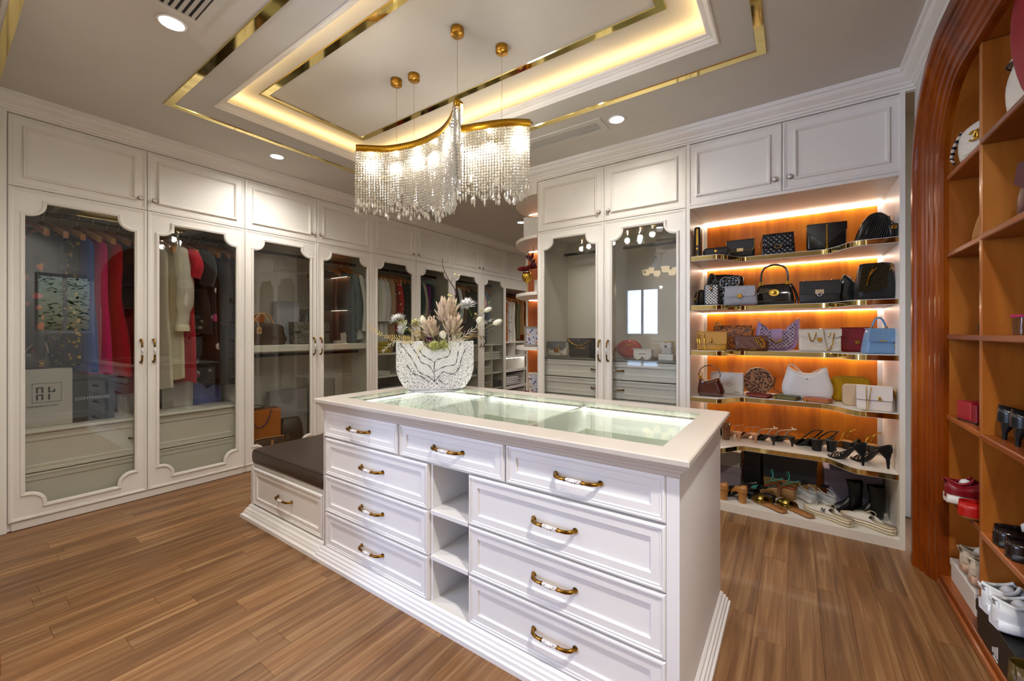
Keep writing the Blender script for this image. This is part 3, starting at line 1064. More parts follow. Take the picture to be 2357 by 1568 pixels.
# bulb bar behind the band
for (x, y), zc in (((-1.491, 1.637), 2.5), ((-1.375, 1.885), 2.5), ((-2.118, 1.745), 2.5), ((-1.985, 1.775), 2.5)):
    obj('canopy', cached('canopy', lambda: MB().lathe([(.036, 0), (.036, -.034), (.033, -.037), (.006, -.038), (.006, -.046), (.001, -.048)], 24).mesh('canopy', [BRASS])), None, CH, (x - ox, y - oy, 0))
    obj('wire', MB().tube([(0, 0, -.04), (0, 0, 2.49 - oz)], .0011, 6), metal('#b09a70', .3), CH, (x - ox, y - oy, 0))
def strand_mesh(nb, kind):
    def mk():
        mb = MB()
        sp = .0168
        for i in range(nb):
            z = -.008 - i * sp
            r = .0078
            rs = [[(r * .55 * cos(2 * pi * (j + .5) / 6), r * .55 * sin(2 * pi * (j + .5) / 6), z + .0066) for j in range(6)],
                  [(r * cos(2 * pi * j / 6), r * sin(2 * pi * j / 6), z) for j in range(6)],
                  [(r * .55 * cos(2 * pi * (j + .5) / 6), r * .55 * sin(2 * pi * (j + .5) / 6), z - .0066) for j in range(6)]]
            mb.rings(rs, 0, True, True, False)
        z = -.008 - nb * sp
        if kind == 'drop':
            mb.lathe([(.001, z + .004), (.004, z - .006), (.0095, z - .022), (.0105, z - .03), (.007, z - .038), (.001, z - .042)], 8, 0, sm=False)
        elif kind == 'icicle':
            mb.lathe([(.001, z + .004), (.006, z - .01), (.0065, z - .016), (.003, z - .034), (.0006, z - .042)], 6, 0, sm=False)
        else:
            mb.box(-.009, .009, -.004, .004, z - .045, z + .004, 0, .002)
        return mb.mesh('crystal_strand', [crystal()])
    return cached(('strand', nb, kind), mk)
def arclen(pts):
    L = [0]
    for a, c_ in zip(pts, pts[1:]):
        L.append(L[-1] + (c_ - a).length)
    return L
AL = arclen(path)
rr = random.Random(5)
def strand_at(s, off, zoff):
    k = max(i for i in range(len(AL)) if AL[i] <= s + 1e-9)
    k = min(k, len(path) - 2)
    t = (s - AL[k]) / max(1e-6, AL[k + 1] - AL[k])
    p = path[k].lerp(path[k + 1], t)
    d = (path[k + 1] - path[k]).normalized()
    n_ = Vector((-d.y, d.x, 0))
    p = p + n_ * off
    f = s / AL[-1]
    nb = int(round(interp([(0, 21), (.25, 23), (.38, 27), (.5, 25), (.6, 22), (.62, 20), (.8, 22), (1, 22)], f))) + rr.choice([-3, -2, -1, 0, 0, 1, 2])
    kind = rr.choice(['drop', 'icicle', 'drop', 'icicle', 'icicle'])
    if rr.random() < .09:
        kind, nb = 'bar', nb - 5
    obj('crystal_strand', strand_mesh(nb, kind), None, CH, (p.x - ox, p.y - oy, 2.459 + zoff - oz), rr.random() * 3)
sp = .0172
n1 = int(AL[-1] / sp)
for i in range(n1 + 1):
    strand_at(min(i * sp, AL[-1] - .001), 0.0, 0)
for i in range(n1):
    strand_at((i + .5) * sp, .026, .012)
obj('bulb_bar', MB().rings([[(p.x + (.014 if k < len(CA) else .0) * 0 - ox, p.y - oy + o, z - oz) for o, z in ((.008, 2.486), (.008, 2.494), (.03, 2.494), (.03, 2.486))] for k, p in enumerate(path)], 0, True, True, False), BRASS, CH)
for f in (.05, .14, .24, .34, .44, .54, .66, .75, .86, .96):
    s = f * AL[-1]
    k = min(max(i for i in range(len(AL)) if AL[i] <= s), len(path) - 2)
    p = path[k].lerp(path[k + 1], .5)
    obj('bulb', cached('bulb', lambda: MB().lathe([(.005, 0), (.006, -.012), (.008, -.018), (.008, -.04), (.005, -.047), (.001, -.049)], 10).mesh('bulb', [emit('#fff3d8', 90.)])), None, CH, (p.x - ox, p.y + .017 - oy, 2.487 - oz))
    q_ = int(f * 50) % 2
    l = bpy.data.lights.new('chandelier_lamp', 'SPOT' if q_ else 'POINT')
    l.energy = 14 if q_ else 9
    if q_:
        l.spot_size = radians(172)
        l.spot_blend = .3
    l.color = (1, .96, .9)
    l.shadow_soft_size = .03
    place(obj2 := bpy.data.objects.new('chandelier_lamp', l), None, (p.x, p.y + .017, 2.37))
    C.objects.link(obj2)

# ------------------------------------------------------------------ vase and flowers on the island
VX, VY, VZ, VR = -1.925, 1.905, .9095, radians(45)
V = thing('vase', 'flat half-round white ceramic vase painted with black hatching, on the island glass', 'vase', (VX, VY, VZ), VR)
vw, vh, vd = .245, .312, .052
ol = [(-.135, 0), (.135, 0)]
n = 14
for i in range(1, n + 1):
    a = -pi / 2 + pi / 2 * i / n
    ol.append((.10 + .145 * (1 + 0) * cos(a) if False else lerp(.135, vw, sin(pi / 2 * i / n)), .165 * (1 - cos(pi / 2 * i / n))))
ol.append((vw, vh))
br, bz = .074, .030
for i in range(13):
    a = pi * i / 12
    ol.append((br * cos(a) * (1 if 1 else 0), vh - br * .66 * sin(a)))
ol.append((-vw, vh))
for i in range(n, 0, -1):
    ol.append((-lerp(.135, vw, sin(pi / 2 * i / n)), .165 * (1 - cos(pi / 2 * i / n))))
mb = MB()
def scl(o, k):
    return [(x_ * k, (z_ - vh / 2) * k + vh / 2) for x_, z_ in o]
mb.rings([[(p[0], y, p[1]) for p in scl(ol, k)] for y, k in ((-vd, .985), (-vd + .004, 1.0), (vd - .004, 1.0), (vd, .985))], 0, True, True, False)
obj('body', mb, vase_paint(), V)
obj('opening_rim', MB().rings([[(p[0] * s_, y, vh + (p[1] - vh) * s_) for p in [(br * cos(pi * i / 12), vh - br * .66 * sin(pi * i / 12)) for i in range(13)]] for y, s_ in ((-vd - .0015, 1.09), (-vd - .0015, .86), (vd * .3, .80))], 0, False, True, False, False), base('vase_inside_black', '#16181f', .35)[0], V)
# painted contour lines
CL = [[(-.222, .30), (-.17, .235), (-.13, .17), (-.10, .115), (-.05, .09), (-.005, .055)],
      [(-.14, .262), (-.11, .222), (-.09, .18), (-.04, .155), (-.01, .105)], [(-.10, .255), (-.08, .225), (-.04, .2), (-.005, .176)],
      [(.095, .255), (.08, .215), (.03, .2), (-.005, .176), (-.007, .055)], [(.145, .25), (.135, .19), (.12, .16), (.06, .15), (-.007, .12)],
      [(.19, .26), (.165, .2), (.15, .14), (.11, .10), (.05, .115), (.02, .085), (-.005, .058)], [(-.18, .165), (-.14, .11), (-.09, .09), (-.04, .05)], [(.02, .065), (.06, .035)],
      [(-.16, .305), (-.145, .27)], [(.16, .3), (.15, .275)]]
for q in CL:
    pts = [(p.x, -vd - .0004, p.y) for p in spline([(a_, z_, 0) for a_, z_ in q], 5)]
    obj('painted_line', MB().tube(pts, [.0019 + .001 * sin(i * 1.3) for i in range(len(pts))], 5), paint('#26262a', .5), V)
M_ = Matrix.Translation((VX, VY, VZ)) @ Matrix.Rotation(VR, 4, 'Z')
def vpt(x_, y_, z_):
    return M_ @ Vector((x_, y_, z_))
tag(obj('beaded_doily', MB().lathe([(.0, .0), (.17, .0), (.175, .0012), (.0, .0018)], 40, cap=False), tweed('#c9cbd0', '#8f939b', '#f2f4f8', 150.), None, (VX + .0, VY + .0, .9087)), 'silvery beaded round mat under the hatched vase', 'mat')
V.location.z = VZ + .0016
def petal_mesh(key, L, w, curve, mat, cup=.25, tip=.9):
    def mk():
        mb = MB()
        rs = []
        for i in range(7):
            t = i / 6
            ww = w * (sin(pi * min(1, .12 + t * tip)) ** .8) * (1 if t < .98 else .1)
            zc = L * t
            yc = -curve * t * t
            rs.append([(-ww, yc - cup * ww, zc), (0, yc + .0, zc), (ww, yc - cup * ww, zc), (0, yc + .0025, zc)])
        mb.rings(rs, 0, True, True, True)
        return mb.mesh('petal', [mat])
    return cached(('petal', key), mk)
def aim(d):
    return Vector((0, 0, 1)).rotation_difference(Vector(d).normalized()).to_euler()
FG = 'flowers in the hatched vase'
LATER = []
def protea(pos, d, s, label):
    t = thing('protea_flower', label, 'flower', pos, tuple(aim(d)), FG)
    mt = cloth('#e4cdb4', 60.)
    pr = random.Random(label)
    for ring, (n_, tilt, z0, sc, rad) in enumerate(((9, .12, .02, 1.0, .016), (9, .34, .006, .92, .018), (8, .58, -.008, .72, .018), (7, .9, -.018, .5, .014))):
        for i in range(n_):
            a = 2 * pi * (i + ring * .5) / n_ + pr.uniform(-.1, .1)
            o = obj('petal', petal_mesh('protea', .098, .0175, .012 if ring < 2 else -.006, mt, .5), None, t)
            o.matrix_local = Matrix.Rotation(a, 4, 'Z') @ Matrix.Translation((0, rad * s, z0 * s)) @ Matrix.Rotation(-tilt + pr.uniform(-.06, .06), 4, 'X') @ Matrix.Scale(s * sc, 4) @ Matrix.Rotation(pi, 4, 'Z')
    c = MB()
    for i in range(26):
        a = i * 2.4
        r0 = .022 * s * sqrt(i / 26)
        c.tube([(r0 * cos(a), r0 * sin(a), 0), (r0 * 1.1 * cos(a), r0 * 1.1 * sin(a), .04 * s), (r0 * .5 * cos(a), r0 * .5 * sin(a), .07 * s)], [.0022 * s, .002 * s, .001 * s], 4)
    obj('flower_centre', c, cloth('#8a7350', 80.), t)
    obj('stem', MB().tube([(0, 0, .0), (0, 0, -.07), (.01, 0, -.13)], .005, 6), cloth('#8c7d55', 60.), t)
protea(vpt(-.02, -.03, .36), (-.05, -.35, 1), .95, 'beige protea bloom low in front, in the middle of the vase')
protea(vpt(.07, .0, .455), (.1, .05, 1), 1.3, 'tallest beige protea bloom at the back of the vase')
protea(vpt(.105, -.025, .375), (.35, -.2, 1), 1.1, 'beige protea bloom leaning right beside the tallest one')
def spider(pos, d, s, label, col='#fcfbf6', n_=46, mid='#d8c24a', name='chrysanthemum', ball=False):
    t = thing(name, label, 'flower', pos, tuple(aim(d)), FG)
    pr = random.Random(label)
    s *= 1.35
    n_ = int(n_ * 1.3)
    c = MB()
    for i in range(n_):
        a = i * 2.39996
        el = lerp(1.25, -.12 if not ball else -.7, (i / n_) ** .8)
        L = s * lerp(.55, 1, i / n_) * pr.uniform(.85, 1.1)
        dx, dy, dz = cos(a) * cos(el), sin(a) * cos(el), sin(el)
        w_ = .0028 + s * .028
        sx, sy = -sin(a) * w_, cos(a) * w_
        b0 = Vector((dx, dy, dz)) * .006
        m1 = Vector((dx, dy, dz)) * L * .6 + Vector((0, 0, -.004))
        e1 = Vector((dx, dy, dz)) * L + Vector((0, 0, .006 * pr.uniform(-1, 1)))
        c.add([(b0.x - sx * .4, b0.y - sy * .4, b0.z), (b0.x + sx * .4, b0.y + sy * .4, b0.z), (m1.x + sx, m1.y + sy, m1.z), (m1.x - sx, m1.y - sy, m1.z), tuple(e1),
               (m1.x, m1.y, m1.z - .002)], [(0, 1, 2, 3), (3, 2, 4), (1, 0, 5), (0, 3, 5), (2, 1, 5), (3, 4, 5), (4, 2, 5)], 0, True)
    o = obj('petals', c, cloth(col, 90.), t)
    o['kind'] = 'stuff'
    obj('flower_centre', MB().lathe([(.001, .012), (.006, .011), (.009, .004), (.008, -.004)], 10), cloth(mid, 120.), t)
    obj('stem', MB().tube([(0, 0, 0), (.004, 0, -.04), (.01, 0, -.09)], .0022, 5), cloth('#6f8f3c', 60.), t)
    if not ball:
        l = MB()
        for i in range(8):
            a = 2 * pi * i / 8
            l.add([(0, 0, -.004), (.011 * cos(a + .25), .011 * sin(a + .25), -.009), (.034 * cos(a), .034 * sin(a), -.012), (.011 * cos(a - .25), .011 * sin(a - .25), -.009), (.01 * cos(a), .01 * sin(a), -.014)], [(0, 1, 2), (0, 2, 3), (0, 4, 1), (4, 2, 1), (0, 3, 4), (4, 3, 2)], 0, False)
        obj('sepals', l, cloth('#7fa33a', 60.), t)
spider(vpt(.205, .0, .555), (.1, -.5, .8), .056, 'large white spiky chrysanthemum standing high at the right of the vase', n_=70)
spider(vpt(-.24, -.02, .455), (-.1, -.45, 1), .05, 'white spiky chrysanthemum at the upper left above the vase', n_=60)
spider(vpt(-.205, -.05, .395), (-.2, -1, .3), .042, 'small white spiky chrysanthemum just over the left corner of the vase')
Y1, Y2 = '#e6e0a4', '#dde08e'
spider(vpt(-.215, -.03, .43), (-.2, -1, .2), .032, 'pale yellow pompon between the two left white chrysanthemums', Y1, 60, '#c9c060', 'pompon_flower', True)
spider(vpt(-.13, .0, .435), (0, -.8, .6), .034, 'pale yellow pompon left of the low protea', Y1, 60, '#b8bd50', 'pompon_flower', True)
spider(vpt(-.015, -.075, .285), (0, -1, .1), .036, 'greenish yellow pompon hanging over the vase opening', Y2, 64, '#a9bb45', 'pompon_flower', True)
spider(vpt(.045, -.07, .295), (.2, -1, .3), .033, 'greenish yellow pompon under the white fluffy tail', Y2, 60, '#a9bb45', 'pompon_flower', True)
spider(vpt(.095, .03, .575), (0, -.6, 1), .03, 'yellow pompon high up behind the tallest protea', '#e3da80', 50, '#b8b040', 'pompon_flower', True)
def tail(pos, d, L, r, label, col='#f1ecd6'):
    t = thing('bunny_tail', label, 'dried flower', pos, tuple(aim(d)), FG)
    pr = random.Random(label)
    c = MB()
    for i in range(150):
        a = i * 2.39996
        h = (i + .5) / 150
        rad = r * (sin(pi * min(.98, max(.06, h))) ** .55) * pr.uniform(.8, 1.1)
        z = L * h
        p0 = Vector((rad * .2 * cos(a), rad * .2 * sin(a), z))
        p1 = Vector((rad * cos(a), rad * sin(a), z + .2 * L))
        w_ = .0022
        c.add([(p0.x - sin(a) * w_, p0.y + cos(a) * w_, p0.z), (p0.x + sin(a) * w_, p0.y - cos(a) * w_, p0.z), tuple(p1), (p0.x, p0.y, p0.z - .004)], [(0, 1, 2), (1, 3, 2), (3, 0, 2)], 0, True)
    c.lathe([(.001, 0), (r * .6, L * .25), (r * .7, L * .6), (r * .3, L), (.001, L * 1.08)], 10)
    o = obj('fluff', c, cloth(col, 90.), t)
    o['kind'] = 'stuff'
    obj('stem', MB().tube([(0, 0, .01), (0, 0, -.05), (.012, 0, -.11)], .0016, 5), cloth('#b9a56c', 60.), t)
for q_, (px_, pz_, ex_, ez_, col_, ww_, lb_) in enumerate((
        (-.10, .30, -.17, .40, '#d6c284', .045, 'cream leafy filler left of the low protea'), (-.07, .31, -.12, .385, '#c9b06c', .05, 'tan leafy filler behind the low protea'),
        (.02, .31, .0, .42, '#bfa564', .045, 'tan leafy filler between the two front proteas'), (.10, .30, .17, .37, '#dcd0a0', .05, 'pale leafy filler under the right protea'),
        (-.13, .30, -.23, .35, '#dccb92', .05, 'pale leafy filler at the left rim of the vase'), (.13, .30, .23, .34, '#c7a95c', .045, 'golden leafy filler at the right rim of the vase'),
        (-.02, .30, -.05, .275, '#e0cf94', .05, 'yellow leafy filler spilling over the vase opening'), (.08, .30, .13, .28, '#dcd3ac', .04, 'cream leafy filler spilling over the right rim'))):
    LATER.append(([vpt(px_, -.02 - .006 * q_, pz_), vpt((px_ + ex_) / 2, -.045, (pz_ + ez_) / 2 + .012), vpt(ex_, -.055, ez_)], ww_, lb_, col_))
tail(vpt(.055, -.085, .33), (.1, -.6, 1), .05, .027, 'round white fluffy grass tail just above the vase opening')
tail(vpt(-.075, -.02, .415), (-.1, -.1, 1), .06, .023, 'white fluffy grass tail left behind the low protea')
tail(vpt(.285, -.02, .42), (.3, -.3, 1), .052, .03, 'big white fluffy grass tail at the right over the wispy leaves')
tail(vpt(.32, .02, .51), (1, 0, .35), .06, .022, 'cream fluffy grass tail high at the far right')
tail(vpt(.375, -.02, .425), (1, -.1, .3), .075, .026, 'cream fluffy grass tail sticking out farthest right')
def twig(pts, r0, label, buds=(), leaves=(), col='#4a3138'):
    t = thing('twig', label, 'branch', tuple(pts[0]), 0, FG)
    p0 = Vector(pts[0])
    sp_ = [p - p0 for p in spline(pts, 6)]
    n_ = len(sp_)
    obj('branch', MB().tube(sp_, [lerp(r0, r0 * .35, i / n_) for i in range(n_)], 6), cloth(col, 60.), t)
    for f, dx, dz, cb in buds:
        p = sp_[min(n_ - 1, int(f * n_))]
        q = p + M_.to_3x3() @ Vector((dx, -.005, dz))
        obj('bud', MB().tube([p, (p + q) / 2 + Vector((0, 0, .003)), q], .0009, 4).lathe([(.001, -.007), (.007, -.003), (.0085, .003), (.004, .008), (.001, .009)], 8, 1, tuple(q), sm=False), [cloth(col, 60.), cloth(cb, 120.)], t)
    for f, dx, dz in leaves:
        p = sp_[min(n_ - 1, int(f * n_))]
        q = M_.to_3x3() @ Vector((dx, -.006, dz))
        sd = Vector((0, 0, 1)).cross(q).normalized() * .006 if abs(q.z) < .9 * q.length else Vector((.006, 0, 0))
        mb = MB().add([tuple(p), tuple(p + q * .5 + sd), tuple(p + q), tuple(p + q * .5 - sd), tuple(p + q * .5 + Vector((0, 0, .003)))], [(0, 1, 4), (1, 2, 4), (2, 3, 4), (3, 0, 4), (0, 3, 2, 1)], 0, True)
        obj('leaf', mb, cloth('#6f8f34', 60.), t)
twig([vpt(.09, .01, .34), vpt(.15, .0, .45), vpt(.12, .01, .56), vpt(.13, .01, .64), vpt(.08, .02, .73), vpt(.05, .03, .80), vpt(.045, .03, .86)], .0055, 'tallest bare dark twig rising over the vase',
     [(.62, .03, .05, '#d9c68a'), (.62, .055, .045, '#d9c68a'), (.4, -.02, .02, '#d8cd7c'), (.45, -.045, .0, '#d8cd7c'), (.35, -.03, -.02, '#d9c68a')], [(.75, -.04, .012), (.75, -.035, -.004), (.3, .03, .03)])
twig([vpt(.16, .0, .36), vpt(.22, .0, .42), vpt(.27, .01, .47), vpt(.33, .01, .51), vpt(.36, .02, .60)], .003, 'thin dark twig reaching to the upper right', [(.5, .03, .05, '#d8cd7c'), (.45, .0, .03, '#d8cd7c')], [(.85, .03, -.01), (.85, .012, .035)])
twig([vpt(-.05, .02, .34), vpt(-.06, .02, .43), vpt(-.045, .02, .49), vpt(.02, .02, .53), vpt(.06, .02, .55)], .0026, 'thin twig bending over the tall protea from the left', [(.9, .02, .02, '#dcc4b0'), (.9, -.02, .015, '#dcc4b0'), (.3, .05, .03, '#d9c68a')], [(.5, .02, .03), (.45, -.03, .012)])
twig([vpt(-.13, -.03, .30), vpt(-.14, -.03, .38), vpt(-.17, -.02, .43), vpt(-.21, -.01, .50)], .0026, 'short dark twig at the left of the vase', [(.5, .03, -.04, '#c9b27a'), (.3, .035, .0, '#c9b27a')], [])
def frond(pts, w, label, col, n_=16, kind='fern'):
    t = thing('dried_frond' if kind == 'fern' else 'wispy_leaf_spray', label, 'dried leaf', tuple(pts[0]), 0, FG)
    p0 = Vector(pts[0])
    sp_ = [p - p0 for p in spline(pts, 8)]
    K = len(sp_)
    obj('stem', MB().tube(sp_, [lerp(.0018, .0007, i / K) for i in range(K)], 5), cloth(col, 60.), t)
    pr = random.Random(label)
    side = M_.to_3x3() @ Vector((0, -.35, 1))
    for i in range(n_):
        f = (i + 1) / (n_ + 1)
        p = sp_[int(f * (K - 1))]
        tg = (sp_[min(K - 1, int(f * (K - 1)) + 1)] - p).normalized()
        for sg in (-1, 1):
            L = w * (1 - .75 * f) * pr.uniform(.85, 1.15)
            perp = tg.cross(M_.to_3x3() @ Vector((0, -1, 0))).normalized() * sg
            dd = (perp * .85 + tg * (.5 if kind == 'fern' else 1.4)).normalized()
            wd = tg * (w * .09 if kind == 'fern' else w * .06)
            q = p + dd * L
            m_ = p + dd * L * .5
            mb = MB().add([tuple(p), tuple(m_ + wd), tuple(q), tuple(m_ - wd), tuple(m_ + M_.to_3x3() @ Vector((0, -.002, 0)))], [(0, 1, 4), (1, 2, 4), (2, 3, 4), (3, 0, 4), (0, 3, 2, 1)], 0, False)
            obj('leaflet', mb, cloth(col, 60.), t)
for a_ in LATER:
    frond(a_[0], a_[1], a_[2], a_[3], 7, 'w')
frond([vpt(-.12, -.05, .31), vpt(-.22, -.06, .33), vpt(-.33, -.05, .355), vpt(-.435, -.04, .43)], .04, 'long yellow dried fern frond pointing left', '#d8bf78', 20)
frond([vpt(-.05, -.02, .35), vpt(-.045, -.02, .42), vpt(-.035, -.02, .49)], .034, 'small upright cream fern frond beside the low protea', '#d9cfa0', 10)
frond([vpt(-.05, -.06, .30), vpt(-.1, -.075, .27), vpt(-.12, -.075, .20)], .03, 'pale fern frond drooping over the face of the vase', '#e2d6a8', 10)
frond([vpt(-.16, -.05, .31), vpt(-.24, -.06, .32), vpt(-.30, -.065, .275), vpt(-.325, -.065, .25)], .05, 'white wispy leaf spray drooping at the left of the vase', '#e9e4d2', 7, 'w')
frond([vpt(.13, -.05, .31), vpt(.2, -.06, .36), vpt(.29, -.05, .42), vpt(.38, -.04, .46)], .06, 'white wispy leaf spray fanning out to the right', '#e9e4d2', 8, 'w')
frond([vpt(.10, -.06, .30), vpt(.14, -.07, .325), vpt(.19, -.075, .30)], .05, 'short white wispy leaf spray over the right top of the vase', '#e6e2d4', 6, 'w')
for k_, (e1, e2, lb) in enumerate((((.30, -.03, .365), (.40, -.02, .41), 'golden dried grass blade curving out to the far right'), ((.28, -.04, .345), (.36, -.03, .355), 'shorter golden dried grass blade below the curved one'), ((.24, -.05, .36), (.31, -.05, .44), 'golden dried grass blade rising behind the white tail'))):
    pts = spline([vpt(.10, -.04, .31), vpt(.18, -.05, .34), vpt(*e1), vpt(*e2)], 8)
    p0 = pts[0]
    g = tag(obj('grass_blade', MB().tube([p - p0 for p in pts], [.0035 * (1 - i / len(pts)) + .0006 for i in range(len(pts))], 5, flat=.4), cloth('#cba653', 60.), None, tuple(p0)), lb, 'dried grass', FG)

# ------------------------------------------------------------------ bags (local frame: front faces -y)
def loft(levels, r=.02, n=4, tilt=0):
    # levels: (z, width, depth, y offset)
    rs = []
    for z, w_, d_, yo in levels:
        rs.append([(p[0], p[1] + yo, z) for p in rrect(w_, d_, r, n)])
    return MB().rings(rs, 0, True, True, True)
def bagbody(w0, w1, d0, d1, h, r=.02, bulge=.008, e=.01):
    L = [(0, w0 - 2 * e, d0 - 2 * e, 0), (e * .5, w0 - .4 * e, d0 - .4 * e, 0)]
    for i in range(1, 8):
        t = i / 8
        L.append((h * t, lerp(w0, w1, t) + bulge * sin(pi * t) * .5, lerp(d0, d1, t) + bulge * 2 * sin(pi * t), 0))
    L += [(h - e * .4, w1 - .4 * e, d1 - .4 * e, 0), (h, w1 - 2 * e, max(.006, d1 - 2 * e), 0)]
    return loft(L, r)
def pillow(ol, d, puff=.3, m=0):
    cx = sum(p[0] for p in ol) / len(ol)
    cz = sum(p[1] for p in ol) / len(ol)
    rs = []
    for k, y in ((.55, -.5 - puff * .25), (.82, -.5 - puff * .14), (.95, -.46), (1., -.32), (1., .32), (.95, .46), (.82, .5 + puff * .14), (.55, .5 + puff * .25)):
        rs.append([(cx + (p[0] - cx) * k, y * d, cz + (p[1] - cz) * k) for p in ol])
    return MB().rings(rs, m, True, True, True)
def chain(pts, r=.0035, n_=5, pitch=.011):
    sp_ = spline(pts, n_) if len(pts) > 2 else [Vector(p) for p in pts]
    L = arclen(sp_)
    K = max(4, int(L[-1] / pitch * 2))
    out, ra = [], []
    for i in range(K + 1):
        s = L[-1] * i / K
        k = min(max(j for j in range(len(L)) if L[j] <= s + 1e-9), len(sp_) - 2)
        out.append(sp_[k].lerp(sp_[k + 1], (s - L[k]) / max(1e-9, L[k + 1] - L[k])))
        ra.append(r if i % 2 else r * .45)
    return MB().tube(out, ra, 5, sm=False)
def quilt(w0, w1, z0, z1, cell, amp, style='d', nx=36, nz=28):
    rs = []
    for j in range(nz + 1):
        t = j / nz
        z = lerp(z0, z1, t)
        w_ = lerp(w0, w1, t)
        row = []
        for i in range(nx + 1):
            x_ = lerp(-w_ / 2, w_ / 2, i / nx)
            if style == 'd':
                a = abs(sin(pi * (x_ + z) / cell)) * abs(sin(pi * (x_ - z) / cell))
                h = a ** .5
            elif style == 'v':
                h = abs(sin(pi * (z - abs(x_) * .6) / cell)) ** .5
            elif style == 's':
                h = abs(sin(pi * (z + x_ * .8) / cell)) ** .5
            ed = min(1, min(i, nx - i, j, nz - j) / 2)
            row.append((x_, -amp * h * ed, z))
        rs.append(row)
    return MB().rings(rs, 0, False, False, True, False)
def arch_pts(w, z0, h, y=0, n=10, k=2.2):
    return [(w / 2 * (-1 if a < 0 else 1) * abs(a) ** 1.0, y, z0 + h * (1 - abs(a) ** k)) for a in [lerp(-1, 1, i / n) for i in range(n + 1)]]
def flap_poly(w, zt, zb, r=.02, point=0.):
    pts = [(-w / 2, zt)]
    if point:
        pts += [(-w / 2, zb + point), (-w * .08, zb + .004), (0, zb), (w * .08, zb + .004), (w / 2, zb + point)]
    else:
        pts += [(-w / 2, zb + r)] + [(-w / 2 + r - r * cos(pi / 2 * i / 4), zb + r - r * sin(pi / 2 * i / 4)) for i in range(1, 5)]
        pts += [(w / 2 - r + r * sin(pi / 2 * i / 4), zb + r - r * cos(pi / 2 * i / 4)) for i in range(0, 5)]
    pts += [(w / 2, zt)]
    return pts
def cc_logo(s, m, parent, loc, th=.12):
    mb = MB()
    for sg in (-1, 1):
        pts = [(sg * s * .27 - sg * s * .5 * cos(a) * 1.0, 0, s * .5 * sin(a)) for a in [lerp(.75, 2 * pi - .75, i / 16) - pi + pi for i in range(17)]]
        pts = [(-p[0], p[1], p[2]) for p in pts]
        mb.tube(pts, s * th, 6, flat=.5)
    return obj('emblem', mb, m, parent, loc)
BLK = leather('#141416', .35)
BLKS = leather('#17171a', .22)
G2 = 'handbags on the curved shelves'
def bag(name, label, x, y, z, rz=0, cat='handbag', group=G2):
    return thing(name, label, cat, (x, y, z + .0008), rz, group)
def flap_bag(label, x, y, z, w, h, d, mat, rz=0, ff=.55, point=0, r=.02, flapm=None, name='flap_bag', w1=None, group=G2, bulge=.006):
    t = bag(name, label, x, y, z, rz, group=group)
    obj('body', bagbody(w, w1 or w, d, d * .8, h, min(r, .015), bulge), mat, t)
    fw = (w1 or w) + .004
    zb = h * (1 - ff)
    yf = -d / 2 - bulge * .9
    f = MB().prism(flap_poly(fw, h + .001, zb, r, point), yf - .005, yf - .001, 'y')
    f.box(-fw / 2, fw / 2, yf - .005, d * .36, h - .003, h + .004, 0, .002)
    obj('flap', f, flapm or mat, t)
    return t, yf - .005, zb
def clasp(t, x, y, z, w, h, m=GOLD, d=.006):
    return obj('clasp', MB().box(x - w / 2, x + w / 2, y - d, y, z - h / 2, z + h / 2, 0, .0015).box(x - w * .28, x + w * .28, y - d - .003, y - d, z - h * .3, z + h * .3, 0, .001), m, t)
def rclasp(t, x, y, z, r, m=GOLD):
    return obj('clasp', MB().lathe([(r, 0), (r, .004), (r * .7, .006), (.0005, .0065)], 16, 0, (x, y, z), 'y'), m, t)
# row 1
Z = SHZ[0]
t = bag('wallet', 'black zip wallet standing on end at the left of the top shelf', -.607, 3.40, Z, 0, 'wallet')
obj('body', MB().box(-.021, .021, -.05, .05, 0, .232, 0, .008), BLK, t)
obj('zip', MB().box(-.006, .008, -.0515, -.05, .09, .215, 0, .0004), GOLD, t)
obj('puller', MB().box(-.006, .008, -.056, -.05, .055, .075, 0, .001).tube([(.001 + .009 * cos(a), -.056, .02 + .009 * sin(a)) for a in [2 * pi * i / 10 for i in range(10)]], .0022, 5, 0, True), GOLD, t)
t = bag('clutch', 'low black box clutch with round gold stud lying on the top shelf', -.478, 3.395, Z, 0, 'clutch')
obj('body', MB().box(-.09, .09, -.045, .045, 0, .062, 0, .016), BLKS, t)
obj('seam', MB().box(-.088, .088, -.0462, -.0448, .037, .039), leather('#060607', .5), t)
rclasp(t, 0, -.045, .034, .011)
t, yf, zb = flap_bag('plain black flap bag with gold edging behind the box clutch', -.337, 3.565, Z, .185, .128, .06, BLK, ff=.62)
pf = flap_poly(.187, .127, zb, .02)
obj('gold_edging', MB().tube([(p[0], yf - .001, p[1]) for p in pf], .0016, 5), GOLD, t)
clasp(t, 0, yf, zb + .006, .044, .026, metal('#e6cf9a', .25))
obj('strap_ring', MB().tube([(-.06, 0, .125), (-.055, 0, .137), (-.045, 0, .126)], .003, 6), GOLD, t)
obj('strap_ring', MB().tube([(.045, 0, .125), (.055, 0, .137), (.06, 0, .126)], .003, 6), GOLD, t)
t, yf, zb = flap_bag('black diamond quilted flap bag with interlocked gold clasp on the top shelf', -.098, 3.64, Z, .212, .160, .065, BLKS, ff=.60, w1=.19)
obj('quilting', quilt(.192, .188, zb, .156, .034, .006), BLKS, t, (0, yf - .0005, 0))
obj('quilting', quilt(.208, .2, .008, zb - .003, .034, .006), BLKS, t, (0, yf + .0035, 0))
obj('clasp_tab', MB().prism([(-.032, zb + .018), (-.026, zb - .008), (-.012, zb - .02), (.012, zb - .02), (.026, zb - .008), (.032, zb + .018)], yf - .009, yf - .005), BLKS, t)
cc_logo(.026, GOLD, t, (0, yf - .0105, zb), .13)
